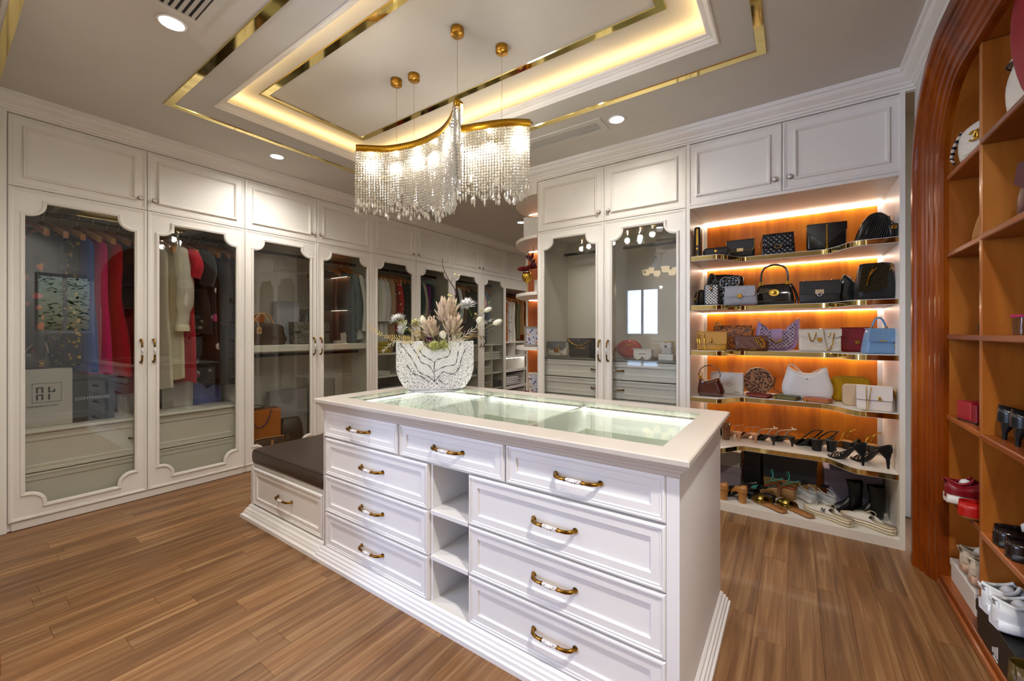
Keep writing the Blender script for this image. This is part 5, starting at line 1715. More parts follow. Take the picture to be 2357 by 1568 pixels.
for lb, x_, y_ in (('left black stiletto sandal with crystal straps at the right front', .365, 3.375), ('right black stiletto sandal with crystal straps at the shelf corner', .485, 3.385)):
    t = shoe('stiletto_sandal', lb, x_, y_, Z5, radians(136), SG5)
    SU = cloth('#0d0d0e', 160.)
    obj('sole', sole(.205, .082, .007), SU, t)
    obj('insole', sole(.195, .082, .001, False, -.003), leather('#b99070', .5), t, (.004, 0, .0072))
    obj('heel', heel(.082, 'stiletto'), SU, t)
    obj('counter', counter(.205, .082, .007, .2, lambda q: .045 * (1 - q * 2.5)), SU, t)
    for tt, sk in ((.72, .12), (.72, -.12), (.56, .1)):
        obj('strap', band(.205, .082, .007, tt, .01, .026, False, sk), SU, t)
        obj('crystals', chain([tuple(Vector(p) + Vector((0, 0, .002))) for p in [(.205 * (tt + sk * (a - .5)), -.036 * cos(pi * a), gz(tt + sk * (a - .5), .082) + .008 + .027 * sin(pi * a) ** .7) for a in [.1, .3, .5, .7, .9]]], .0026, 4, .007), SILVER, t)
# bottom shelf
Z6 = .057
TANL = leather('#b07a3e', .4)
for lb, x_, y_ in (('left tan block heel mule partly behind the island', -.405, 3.325), ('right tan block heel mule at the front of the bottom shelf', -.285, 3.335)):
    t = shoe('block_heel_mule', lb, x_, y_, Z6, radians(140), SG6)
    obj('sole', sole(.21, .065, .006), SOLB, t)
    obj('heel', heel(.065, 'block'), TANL, t)
    obj('counter', counter(.21, .065, .006, .45, lambda q: .05 * (1 - q * 1.1)), TANL, t)
    obj('vamp', vamp(.21, .065, .006, .55, .042), TANL, t)
    obj('gold_trim', MB().tube([(p[0] + .027, p[1], .066) for p in rrect(.052, .050, .02, 3)], .0014, 4, 0, True), GOLD, t)
for lb, x_, y_ in (('left black flat sandal with beaded strap behind the tan mules', -.235, 3.45), ('right black flat sandal with beaded strap behind the gold slides', -.115, 3.46)):
    t = shoe('beaded_sandal', lb, x_, y_, Z6, radians(145), SG6)
    obj('sole', sole(.22, .035, .012), SOLB, t)
    obj('vamp', vamp(.22, .035, .012, .6, .04), cloth('#0d0d0e', 160.), t)
    obj('strap', MB().tube(spline([(.1, -.034, .06), (.04, -.034, .1), (-.01, 0, .115), (.04, .034, .1), (.1, .034, .06)], 5), .006, 6), BLK, t)
    obj('beads', chain([(.06, -.037, .092), (.02, -.028, .11), (-.012, 0, .122), (.02, .028, .11)], .005, 5, .011), SILVER, t)
    obj('heel', heel(.035, 'block'), BLK, t)
SLB = leather('#a8733f', .45)
GLS = metal('#c9b25c', .32)
for lb, h_, p_ in (('left tan slide sandal with crossed gold straps', (-.05, 3.30), (-.25, 3.48)), ('right tan slide sandal with crossed gold straps', (.10, 3.315), (-.10, 3.495))):
    t = shoe('slide_sandal', lb, h_[0], h_[1], Z6, ang(h_, p_), SG6)
    obj('sole', sole(.255, .006, .010), SLB, t)
    obj('heel_stamp', MB().tube([(p[0] + .032, p[1], .0168) for p in rrect(.016, .014, .003, 2)], .0009, 4, 0, True), leather('#6b4420', .5), t)
    obj('strap', band(.255, .006, .010, .68, .05, .042, False, .2), GLS, t)
    obj('strap', band(.255, .006, .010, .68, .05, .046, False, -.2), GLS, t)
TUR = leather('#3fa79a', .4)
ESP = stripes('#b08a5a', '#8a6438', 22., 'Z', .35)
for lb, x_, y_, c_ in (('left espadrille wedge with turquoise ankle strap', -.095, 3.60, '#3fa79a'), ('right espadrille wedge with pink and turquoise ankle strap', .005, 3.61, '#a33a7c')):
    t = shoe('espadrille_wedge', lb, x_, y_, Z6, radians(150), SG6)
    rs = []
    for q in TS[:-1]:
        w_ = hw(q, .2, False) + .002
        zt = gz(q, .065) + .012
        rs.append([(.2 * q, -w_, 0), (.2 * q, w_, 0), (.2 * q, w_, zt), (.2 * q, -w_, zt)])
    obj('wedge', MB().rings(rs, 0, True, True, True), ESP, t)
    obj('red_welt', MB().tube([(.2 * q, -(hw(q, .2, False) + .003), gz(q, .065) + .012) for q in TS[::-1][1:]] + [(.2 * q, hw(q, .2, False) + .003, gz(q, .065) + .012) for q in TS[:-1]], .003, 5), leather('#a5221e', .5), t)
    obj('ankle_strap', MB().tube(spline([(.045, -.034, .10), (.0, -.03, .125), (-.022, 0, .135), (.0, .03, .125), (.045, .034, .10), (.07, .03, .085)], 5), .009, 6, flat=.3), floral('#3fa79a', c_, '#2e3566', 70.), t)
    obj('tie', MB().tube(spline([(.045, -.034, .1), (.07, -.03, .15), (.05, -.01, .175), (.03, .01, .15), (.04, .02, .11)], 5), .003, 5), TUR, t)
    obj('vamp', vamp(.2, .065, .012, .68, .035), floral('#4fb0a2', c_, '#d8c060', 60.), t)
SLW = cloth('#b9bcbe', 600.)
for lb, x_, y_ in (('left pale grey slip-on sneaker seen from the heel', .115, 3.565), ('right pale grey slip-on sneaker seen from the heel', .225, 3.56)):
    t = shoe('slip_on_sneaker', lb, x_, y_, Z6, radians(118), SG6)
    obj('sole', sole(.23, .012, .026, False, .003), leather('#d3d3d0', .5), t)
    obj('upper', vamp(.23, .012, .026, .5, .05), SLW, t)
    obj('counter', counter(.23, .012, .026, .52, lambda q: .052 + .02 * q), SLW, t)
    obj('rim', MB().tube(spline([(.115, -.028, .098), (.05, -.03, .09), (-.008, 0, .088), (.05, .03, .09), (.115, .028, .098)], 4), .003, 5), leather('#dcdcd8', .5), t)
    obj('tongue', MB().rings([[(.112 + dx, -.02, .1 + dz), (.112 + dx, 0, .108 + dz), (.112 + dx, .02, .1 + dz)] for dx, dz in ((0, 0), (-.01, .022), (-.012, .018), (.002, -.006))], 0, False, False, True, False), leather('#16181c', .4), t)
RUB = leather('#ddd2b4', .5)
CAN = cloth('#dedad2', 700.)
for lb, h_, p_, mk in (('white canvas sneaker mule with dark monogram on its side, at the shelf edge', (.295, 3.315), (.075, 3.475), True), ('white canvas sneaker mule without monogram beside the ankle boots', (.495, 3.325), (.285, 3.475), False)):
    t = shoe('sneaker_mule', lb, h_[0], h_[1], Z6, ang(h_, p_), SG6)
    L = .265
    obj('sole', sole(L, .004, .03, False, .004), RUB, t)
    obj('insole', sole(L * .5, .0, .004, False, -.002), cloth('#c7bb98', 90.), t, (.008, 0, .031))
    for zz, cc_, r_ in ((.0325, '#6e1f26', .0014), (.017, '#20222c', .0016)):
        obj('stripe', MB().tube([(L * q + .004 * (2 * q - 1), -(hw(q, L, False) + .0045), .004 * (1 - sst(.22, .68, q)) + zz) for q in TS[::-1][1:]] + [(-.0055, 0, .004 + zz)] + [(L * q + .004 * (2 * q - 1), hw(q, L, False) + .0045, .004 * (1 - sst(.22, .68, q)) + zz) for q in TS[:-1]], r_, 4), leather(cc_, .5), t)
    hi = [(.42, .044), (.5, .052), (.6, .05), (.72, .036), (.85, .024), (1, .012)]
    obj('upper', vamp(L, .004, .03, .42, .05, hi=hi), CAN, t)
    obj('toe_cap', vamp(L, .004, .03, .84, .03, hi=[(.84, .027), (.92, .022), (1, .013)], grow=.002), RUB, t)
    obj('side_wall', counter(L, .004, .03, .42, lambda q: .008 + .03 * sst(.2, .42, q)), CAN, t)
    laces(t, L, 0, .03, (.5, .555, .61, .665, .72), lambda q: .022 + interp(hi, q), cloth('#cfc5a8', 90.))
    obj('lace_loop', MB().tube(spline([(L * .5, 0, .078), (L * .44, -.02, .085), (L * .4, -.035, .07), (L * .43, -.036, .05), (L * .5, -.012, .077)], 4), .0026, 5), cloth('#cfc5a8', 90.), t)
    if mk:
        o = text('N', .034, leather('#1c1e2a', .5), t, (L * .5, .0372, .05), (pi / 2 - .45, 0, pi), 'monogram')
        o = text('Y', .034, leather('#1c1e2a', .5), t, (L * .5, .0376, .05), (pi / 2 - .45, 0, pi), 'monogram')
for lb, x_, y_ in (('left black leather ankle boot before the lilac boxes', .375, 3.60), ('right black leather ankle boot in the shelf corner', .475, 3.565)):
    t = shoe('ankle_boot', lb, x_, y_, Z6, radians(200) if 'left' in lb else radians(205), SG6, 'boot')
    BT = leather('#0e0e0f', .3)
    L = .14 if False else .175
    obj('sole', sole(L, .02, .010), leather('#0a0a0a', .5), t)
    obj('vamp', vamp(L, .02, .010, .42, .07, hi=[(.42, .085), (.55, .065), (.75, .05), (1, .015)]), BT, t)
    sh = []
    for zz, w_, d_, xo in ((.02, .078, .052, .036), (.06, .08, .054, .037), (.10, .07, .054, .034), (.14, .068, .06, .033), (.175, .076, .066, .036), (.198, .08, .068, .038)):
        sh.append([(p[0] + xo, p[1], zz + (.012 * (p[0] / .045) ** 2 if zz > .19 else 0)) for p in rrect(w_, d_, .026, 5)])
    obj('shaft', MB().rings(sh, 0, True, False, True), BT, t)
    obj('lining', MB().rings([[(p[0] + .038, p[1], .196) for p in rrect(.074, .062, .026, 5)], [(p[0] + .034, p[1], .11) for p in rrect(.06, .05, .024, 5)]], 0, False, True, True), leather('#050505', .7), t)
    obj('zip', MB().box(.02, .026, -.034, -.029, .06, .17), BLACKM, t)
# shoe boxes at the back
def lidbox(name, label, x, y, z, w, d, h, lid, m1, m2, rz=0, group='boxes behind the shoes', overhang=.004):
    t = thing(name, label, 'box', (x, y, z + .0005), rz, group)
    obj('base', MB().box(-w / 2, w / 2, -d / 2, d / 2, 0, h - .002, 0, .002), m1, t)
    o = overhang
    obj('lid', MB().box(-w / 2 - o, w / 2 + o, -d / 2 - o, d / 2 + o, h - lid, h, 0, .002), m2, t)
    return t
GR1 = paint('#8a8088', .6)
lidbox('shoe_box', 'plain grey-mauve shoe box under the pinstriped one', -.475, 3.745, Z6, .26, .19, .15, .045, GR1, GR1)
lidbox('shoe_box', 'pale pinstriped shoe box on top of a grey one', -.475, 3.745, Z6 + .151, .25, .18, .125, .1, stripes('#b3aca6', '#77716c', 30., 'X', .12), stripes('#b3aca6', '#77716c', 30., 'X', .12))
lidbox('shoe_box', 'tall plain black shoe box next to the pinstriped one', -.268, 3.76, Z6, .11, .17, .31, .05, leather('#0d0d0e', .4), leather('#0d0d0e', .4))
lidbox('shoe_box', 'tan shoe box under the charcoal one', -.03, 3.77, Z6, .32, .17, .115, .04, paint('#93703f', .6), paint('#93703f', .6))
lidbox('shoe_box', 'charcoal shoe box on top of the tan one', -.03, 3.77, Z6 + .116, .33, .17, .185, .055, paint('#26282d', .5), paint('#26282d', .5))
LIB = paint('#837d95', .6)
lidbox('shoe_box', 'lower lilac-grey shoe box behind the ankle boots', .345, 3.775, Z6, .27, .16, .125, .04, LIB, LIB)
lidbox('shoe_box', 'middle lilac-grey shoe box with a wide lid', .335, 3.775, Z6 + .126, .31, .16, .12, .05, LIB, LIB)
lidbox('shoe_box', 'upper lilac-grey shoe box under the fifth shelf', .345, 3.775, Z6 + .247, .27, .16, .09, .03, paint('#6a6880', .6), paint('#6a6880', .6))

# ------------------------------------------------------------------ hangers and garments (local frame: shoulders along x, hung from the origin)
WOODH = wood('#7a4a20', '#a56c34', '#bd8446', 9., 9., 9., .4, .2)
def hanger_meshes(kind):
    def mk():
        a = MB()
        if kind == 'wood':
            for sg in (-1, 1):
                rs = []
                for i in range(9):
                    t = i / 8
                    x_, z_ = .215 * t * sg, -.05 - .095 * t ** 1.2
                    h_, d_ = lerp(.036, .046, sst(.3, 1, t)), lerp(.014, .03, t)
                    rs.append([(x_ + p[0] * 0, p[0] + .012 * t * t, z_ + p[1]) for p in rrect(d_, h_, .005, 2)])
                a.rings(rs, 0, True, True, True)
            m = WOODH
        else:
            for sg in (-1, 1):
                a.tube([(.0, 0, -.035), (.09 * sg, 0, -.06), (.19 * sg, 0, -.10), (.205 * sg, 0, -.115)], .007, 6)
            a.tube([(-.2, 0, -.115), (0, 0, -.122), (.2, 0, -.115)], .005, 6)
            m = paint('#8fb3b3', .5)
        h = MB().tube([(0, 0, -.04), (0, 0, -.012), (.012, 0, .004), (.02, 0, .02), (.012, 0, .034), (-.002, 0, .037), (-.016, 0, .028), (-.02, 0, .016)], .0022, 6)
        return a.mesh('bar', [m]), h.mesh('hook', [SILVER])
    return cached(('hanger', kind), mk)
def hang(what, X, Y, zr, rz, kind='wood', hg='hangers on the rails'):
    t = thing('clothes_hanger', ('wooden hanger carrying the ' if kind == 'wood' else 'pale teal hanger carrying the ') + what, 'hanger', (X, Y, zr - .018), rz, hg)
    a, h = hanger_meshes(kind)
    obj('bar', a, None, t)
    obj('hook', h, None, t)
def garment(name, label, X, Y, zr, rz, mat, length, sw=.2, hem=.22, th=.032, sleeve=None, smat=None, slen=.5, waist=.9, folds=.012, cat='garment', seed=0, group='clothes on the rails', strap=False, cuff=None, sr=.045):
    t = thing(name, label, cat, (X, Y, zr - .018 - .042), rz, group)
    pr = random.Random(label)
    n = 26
    ph = pr.random() * 6
    kf = pr.choice([5, 6, 7])
    L = []
    if strap:
        L += [(-.16, .09, .02), (-.2, .12, .03)]
    else:
        L += [(-.052, .05, .026), (-.064, .07, .03), (-.09, sw * .66, th * .85), (-.122, sw * .95, th), (-.16, sw, th)]
    top = L[-1][0]
    for i in range(1, 9):
        f = i / 8
        z_ = lerp(top, -length, f)
        w_ = lerp(L[-1][1] if strap and i == 1 else sw, hem, f) * (1 - (1 - waist) * sin(pi * min(1, f * 1.35)) ** 2)
        L.append((z_, w_, lerp(th, th * 1.25, f)))
    rs = []
    for z_, w_, d_ in L:
        f = max(0, (-z_ - .15) / max(.1, length))
        ring = []
        for i in range(n):
            a = 2 * pi * i / n
            k = 1 + 0 * f
            fd = folds * f * sin(kf * a + ph)
            ring.append((w_ * (abs(cos(a)) ** .8) * (1 if cos(a) >= 0 else -1), (d_ * k + fd) * sin(a), z_ + (.01 * sin(3 * a + ph) if z_ == L[-1][0] else 0)))
        rs.append(ring)
    obj('body', MB().rings(rs, 0, True, True, True), mat, t)
    if strap:
        for sx in (-.07, .07):
            obj('strap', MB().tube([(sx, 0, -.17), (sx * 1.05, 0, -.1), (sx * .9, 0, -.05)], .005, 5), mat, t)
    if sleeve:
        for sg in (-1, 1):
            s0 = Vector((sg * sw * .93, 0, -.125))
            s1 = Vector((sg * (sw + .045), -.01, -.125 - slen * .5))
            s2 = Vector((sg * (sw + .035), -.03, -.125 - slen))
            pts = spline([s0 - Vector((sg * .04, 0, -.02)), s0, s1, s2], 5)
            K = len(pts)
            ra = [lerp(sr, sr * (.75 if sleeve != 'puff' else 1.25), i / K) * (1 if sleeve != 'puff' or i < K - 3 else .7) for i in range(K)]
            s = obj('sleeve', MB().tube(pts, ra, 10, flat=.8), smat or mat, t)
            if cuff is not None:
                obj('cuff', MB().tube([s2 + Vector((0, 0, .02)), s2, s2 - Vector((0, 0, .035))], [sr * .85, sr * .95, sr * .95], 10), cuff, s)
    return t
U1X, U1Z = LX - .30, 2.13
def G(what, Y, mat, length, rz=.35, name='dress', U=(LX - .30, 2.13), hk='wood', label=None, **kw):
    hang(what, U[0], Y, U[1], rz, hk)
    return garment(name, label or what, U[0], Y, U[1], rz, mat, length, **kw)
def garments(rows, **kw0):
    for r in rows:
        what, Y, mat, length, kw = r
        k = dict(kw0)
        k.update(kw)
        G(what, Y, mat, length, **k)
SP = lambda c, s=420.: cloth(c, s)
garments([
    ('black dress with orange and coral flowers at the left door edge', .40, floral('#1b1a20', '#b5602c', '#c4505c', 11.), .95, dict(hem=.2)),
    ('black top with a white knotted strap in the first wardrobe', .49, SP('#17171b'), .70, dict(name='top', hem=.18)),
    ('black dress with gold chain print in the first wardrobe', .575, floral('#151518', '#8c7330', '#a8893a', 26.), 1.02, dict(hem=.2)),
    ('royal blue long dress in the first wardrobe', .66, SP('#2b4f9e'), 1.08, dict(hem=.21, sw=.17)),
    ('bright magenta sleeveless dress in the first wardrobe', .735, SP('#d01c72'), 1.10, dict(hem=.22, sw=.16)),
    ('scarlet red flared dress in the first wardrobe', .82, SP('#b5162c'), 1.12, dict(hem=.26, sw=.16, waist=.75)),
    ('dark charcoal top between the red dresses', .885, SP('#26232a'), .60, dict(name='top')),
    ('crimson red long dress beside the first door handle', .94, SP('#a3142c'), 1.28, dict(hem=.2)),
    ('ivory sleeveless long dress at the left of the second door', 1.105, SP('#e0d8c4'), 1.25, dict(hem=.21, sw=.15)),
    ('cream organza blouse with puffed sheer sleeves over a long skirt', 1.175, SP('#d9ceb0'), 1.18, dict(name='blouse', hem=.22, sleeve='puff', smat=sheer('#efe9da', .45), slen=.62, cuff=SP('#e6dcc2'), sr=.055)),
    ('bright red short sleeved dress in the second door', 1.262, SP('#b01a30'), 1.22, dict(hem=.21, sleeve='short', slen=.2, sr=.06)),
    ('black flared cape top in the second door', 1.345, SP('#1d1c20'), .80, dict(name='cape', hem=.26, sleeve='short', slen=.26, sr=.07)),
    ('black dress with white branch embroidery in the second door', 1.42, floral('#1f1b1f', '#c9c4c0', '#b03a72', 9.), 1.2, dict(hem=.24)),
    ('dark brown long coat in the second door', 1.495, SP('#241a18'), 1.25, dict(name='coat', hem=.22, sleeve='long', slen=.6)),
    ('dark grey dress near the right edge of the second door', 1.56, SP('#3a3a3c'), 1.25, dict(hem=.22)),
    ('slate grey dress last on the first rail', 1.622, SP('#46474a'), 1.28, dict(hem=.2)),
])
U2 = (LX - .30, 2.10)
garments([
    ('chocolate brown garment bag in the second wardrobe', 2.60, leather('#3a2118', .4), .85, dict(name='garment_bag', hem=.23, sw=.2, th=.045, cat='garment bag')),
    ('dusty teal jacket in the second wardrobe', 2.82, SP('#56656a'), .88, dict(name='jacket', hem=.2, sleeve='long', slen=.6, rz=.45)),
    ('white blazer with pearl button in the second wardrobe', 2.905, SP('#d6d6d0'), .84, dict(name='blazer', hem=.21, sleeve='long', slen=.62, rz=.45)),
], U=U2)
U3 = (LX - .30, 2.10)
garments([
    ('navy denim shirt first on the third rail', 3.10, SP('#2f3b52'), .95, dict(name='shirt', sleeve='long')),
    ('thick white cardigan on the third rail', 3.17, SP('#dcdcda'), .98, dict(name='cardigan', sleeve='long')),
    ('crisp white shirt on the third rail', 3.235, SP('#e6e6e6'), 1.0, dict(name='shirt', sleeve='long')),
    ('off-white linen shirt on the third rail', 3.30, SP('#cfd0cf'), .95, dict(name='shirt', sleeve='long')),
    ('beige trench coat on the third rail', 3.375, SP('#a88c6c'), 1.0, dict(name='coat', sleeve='long')),
    ('camel shirt dress on the third rail', 3.44, SP('#b59a78'), .95, dict(hem=.18)),
    ('red patterned blouse on the third rail', 3.505, floral('#a8201e', '#d8cfc0', '#7a1418', 16.), .75, dict(name='blouse', sleeve='long')),
    ('black lace dress on the third rail', 3.58, SP('#161618'), .92, dict(hem=.2)),
    ('dark green jacket on the third rail', 3.64, SP('#1e2a26'), .85, dict(name='jacket', sleeve='long')),
    ('grey checked blazer at the third rail door edge', 3.69, tweed('#77736a', '#524f48', '#98948a', 60.), .82, dict(name='blazer', sleeve='long')),
], U=U3, rz=.12)
garments([
    ('red, white and green printed jacket on a teal hanger', 3.80, floral('#1d3a3c', '#a8242c', '#d9d4c8', 7.), .90, dict(name='jacket', sleeve='long')),
    ('dark teal kimono on a teal hanger', 3.865, SP('#1e3436'), .98, dict(name='kimono', sleeve='long', slen=.4, sr=.06)),
    ('stone beige coat on a teal hanger', 3.935, SP('#a89d8c'), 1.0, dict(name='coat', sleeve='long')),
    ('pink print blouse on a teal hanger', 4.0, floral('#3a2a36', '#c45a86', '#8a2a66', 18.), .8, dict(name='blouse')),
    ('deep purple top on a teal hanger', 4.06, SP('#7a1c7e'), .95, dict(name='top')),
    ('navy blue top on a teal hanger', 4.125, SP('#1c2c44'), .9, dict(name='top')),
    ('grey tweed skirt suit on a teal hanger', 4.19, tweed('#6d7072', '#4b4e50', '#8f9294', 80.), .85, dict(name='jacket')),
], U=U3, rz=.12, hk='teal')
U4 = (LX - .30, 2.10)
garments([
    ('pale blue denim jacket in the fourth wardrobe', 4.50, SP('#8aa3b8'), .78, dict(name='jacket', sleeve='long')),
    ('black blouse in the fourth wardrobe', 4.58, SP('#1b1b1e'), .85, dict(name='blouse', sleeve='long')),
    ('light grey shirt in the fourth wardrobe', 4.66, SP('#b9c0c2'), .95, dict(name='shirt', sleeve='long')),
    ('brown suede jacket in the fourth wardrobe', 4.74, SP('#5a4030'), .8, dict(name='jacket', sleeve='long')),
    ('black trousers folded on a hanger in the fourth wardrobe', 4.85, SP('#131316'), .9, dict(name='trousers', sw=.14, hem=.13)),
    ('dusty pink short sleeved blouse in the eighth door', 5.20, SP('#c29c9a'), .85, dict(name='blouse', sleeve='short', slen=.28, sr=.075)),
    ('dark green blouse behind the dusty pink one', 5.12, SP('#24352f'), .7, dict(name='blouse')),
    ('steel blue shirt in the eighth door', 5.32, SP('#5a6f8c'), .85, dict(name='shirt', sleeve='long')),
    ('charcoal trousers low in the eighth door', 5.42, SP('#2f3034'), 1.0, dict(name='trousers', sw=.14, hem=.13)),
], U=U4, rz=.15)
garments([
    ('orange and brown printed scarf in the open wardrobe', 6.02, floral('#b5601c', '#3a2a1c', '#c43a4c', 14.), .88, dict(name='scarf', sw=.15, hem=.15, cat='scarf')),
    ('white scarf with black leaf print in the open wardrobe', 6.14, floral('#dcdcd6', '#3a4048', '#4a5058', 26.), .84, dict(name='scarf', sw=.15, hem=.15, cat='scarf')),
    ('long plain white shawl in the open wardrobe', 6.26, SP('#e6e2d8'), .92, dict(name='shawl', sw=.15, hem=.16, cat='scarf')),
    ('brown checked scarf with green and red edge in the open wardrobe', 6.42, stripes('#7a5a3c', '#1f5a38', 7., 'X', .2), .78, dict(name='scarf', sw=.15, hem=.15, cat='scarf')),
    ('camel shawl at the far end of the open wardrobe', 6.58, SP('#a8845a'), .7, dict(name='shawl', sw=.15, hem=.15, cat='scarf')),
], U=(LX - .30, 2.0), rz=.1)

# ------------------------------------------------------------------ bags and boxes inside the left wardrobes
GL = 'bags and boxes in the left wardrobes'
def box1(name, label, X, Y, z, w, d, h, mat, rz=pi / 2, cat='box', lid=None):
    t = thing(name, label, cat, (X, Y, z + .0006), rz, GL)
    obj('base', MB().box(-w / 2, w / 2, -d / 2, d / 2, 0, h, 0, .003), mat, t)
    if lid:
        obj('lid', MB().box(-w / 2 - .003, w / 2 + .003, -d / 2 - .003, d / 2 + .003, h - lid, h + .002, 0, .002), mat, t)
    return t
ZD = .625
WPA = paint('#b9b7b3', .5)
t = thing('shopping_bag', 'white shopping bag with a framed black geometric mark, lower left of the first wardrobe', 'shopping bag', (LX - .22, .485, ZD + .001), pi / 2, GL)
obj('body', MB().box(-.13, .13, -.06, .06, 0, .40, 0, .003), WPA, t)
fr_ = [(-.06, .17), (.075, .17), (.075, .30), (-.06, .30)]
obj('printed_frame', MB().tube([(p[0], -.061, p[1]) for p in fr_], .0016, 4, 0, True), BLK, t)
for sx, sz in ((-.025, .255), (-.025, .205), (.03, .205), (.03, .255)):
    k_ = MB().box(sx - .018, sx - .008, -.0615, -.0605, sz - .02, sz + .02)
    if (sx, sz) != (.03, .205):
        k_.box(sx + .006, sx + .016, -.0615, -.0605, sz - .02, sz + .02 - (.018 if sx > 0 else 0)).box(sx - .018, sx + .016, -.0615, -.0605, sz + (.012 if sx < 0 else -.02), sz + (.02 if sx < 0 else -.012))
    obj('printed_mark', k_, BLK, t)
text('homedecor.com', .022, BLK, t, (-.01, -.0612, .145), FR)
t = box1('gift_box', 'dark green black box lettered in silver on the first wardrobe drawers', LX - .25, .72, ZD, .24, .16, .30, paint('#1f2a28', .4), cat='box')
text('LIGHTHOUSE', .03, SILVER, t, (.0, -.0812, .17), FR)
t = thing('clutch_bag', 'black satin bag with gold double-letter emblem above the white shopping bag', 'handbag', (LX - .20, .44, ZD + .402), pi / 2, GL)
obj('body', bagbody(.16, .12, .07, .05, .12, .02), BLK, t)
obj('emblem', MB().tube([(.03 + .012 * cos(a), -.045, .05 + .01 * sin(a)) for a in [lerp(.6, 5.6, i / 10) for i in range(11)]], .003, 5).tube([(.03 + .012 * cos(a), -.045, .026 + .01 * sin(a)) for a in [lerp(.6, 5.6, i / 10) for i in range(11)]], .003, 5), GOLD, t)
obj('strap', MB().tube(spline([(-.05, -.03, .11), (-.02, -.04, .16), (.04, -.04, .18), (.06, -.03, .11)], 5), .006, 6, flat=.4), leather('#c9b49a', .5), t)
PIN = stripes('#c4c0bc', '#8f8b86', 26., 'X', .1)
box1('striped_box', 'tall pinstriped white box behind the first wardrobe door edge', LX - .42, 1.02, ZD, .26, .16, .24, PIN)
box1('striped_box', 'wide pinstriped white box under the cream blouse', LX - .40, 1.27, ZD, .22, .18, .22, PIN)
t = thing('shopping_bag', 'lavender blue paper bag with scooped top in the second door', 'shopping bag', (LX - .40, 1.50, ZD + .001), pi / 2, GL)
obj('body', MB().prism([(-.11, 0), (.11, 0), (.11, .20), (.05, .17), (0, .13), (-.06, .2), (-.11, .21)], -.05, .05), paint('#6c74b4', .6), t)
# second wardrobe, shelf
ZS2 = 1.155
MG = monogram('#40291a', '#6e5230', 70.)
VAC = leather('#c08c5a', .45)
t = thing('handbag', 'large brown monogram handbag with tan handles and hanging name tag', 'handbag', (LX - .25, 1.90, ZS2 + .001), pi / 2, GL)
ol = [(-.22, 0), (.22, 0), (.215, .12), (.2, .19), (.1, .215), (-.1, .215), (-.2, .19), (-.215, .12)]
obj('body', pillow([(p.x, p.y) for p in spline([(a_, b_, 0) for a_, b_ in ol + [ol[0]]], 2)[:-1]], .17, .12), MG, t)
for yy in (-.05, .05):
    obj('handle', MB().tube([(p[0] + .02, p[1], p[2]) for p in arch_pts(.20, .2, .11, yy, 14, 2.4)], .009, 8), VAC, t)
tg = obj('name_tag', MB().prism([(-.022, 0), (.022, 0), (.022, .055), (.012, .068), (-.012, .068), (-.022, .055)], -.100, -.094), VAC, t, (-.04, -.0, .11))
obj('tag_crest', MB().box(-.01, .01, -.1015, -.1, .02, .042), GOLD, tg)
obj('tag_strap', MB().tube([(-.04, -.096, .175), (-.045, -.08, .21), (-.05, -.06, .24)], .005, 5), VAC, t)
t = box1('gift_box', 'orange box tied with navy ribbon behind the monogram handbag', LX - .44, 1.86, ZS2, .30, .12, .30, paint('#b8601a', .5))
obj('ribbon', MB().box(-.152, .152, -.0625, -.0605, .20, .225).tube(spline([(-.09, -.065, .21), (-.12, -.07, .24), (-.13, -.07, .2), (-.1, -.066, .2)], 4), .006, 5), cloth('#1c2a6a', 120.), t)
box1('white_box', 'tall white box standing between the two shelf handbags', LX - .46, 2.27, ZS2, .24, .10, .46, paint('#a9a8b2', .5))
box1('white_box', 'narrow white box behind the patterned book tote', LX - .5, 2.60, ZS2, .20, .08, .40, paint('#b9b9be', .5))
OB = tweed('#2a2723', '#141416', '#b7ac98', 62.)
t = thing('book_tote', 'black and cream patterned structured tote with lettered band on the wardrobe shelf', 'handbag', (LX - .22, 2.40, ZS2 + .001), pi / 2, GL)
obj('body', bagbody(.38, .40, .13, .13, .235, .01, .0, .004), OB, t)
obj('band', MB().box(-.196, .196, -.0665, -.066, .105, .145), leather('#111114', .6), t)
obj('band_edge', MB().box(-.196, .196, -.0672, -.0666, .103, .106), cloth('#b7ac98', 160.), t)
obj('band_edge', MB().box(-.196, .196, -.0672, -.0666, .144, .147), cloth('#b7ac98', 160.), t)
text('CHRISTIAN DIOR', .034, cloth('#d8d0c0', 160.), t, (.0, -.0675, .125), FR)
for yy in (-.045, .045):
    obj('handle', MB().tube(arch_pts(.18, .22, .15, yy, 16, 2.6), .008, 8), leather('#3a3a3e', .5), t)
t = thing('tissue_bundle', 'crumpled white packet on the shelf under the white blazer', 'packet', (LX - .16, 2.72, ZS2 + .001), pi / 2 + .3, GL)
obj('packet', MB().box(-.07, .07, -.04, .04, 0, .075, 0, .01), paint('#cfcdc8', .6), t)
obj('flap', MB().prism([(-.07, .075), (.07, .075), (.05, .125), (-.06, .11)], -.038, -.03), paint('#d6d4cf', .6), t)
t = box1('white_box', 'small white box with red dot propped high beside the tote', LX - .50, 2.73, ZS2, .14, .08, .36, paint('#b4b4bc', .5))
obj('red_dot', MB().lathe([(.012, 0), (.012, .001), (.001, .0015)], 14, 0, (-.03, -.0405, .30), 'y'), paint('#a8202a', .5), t)
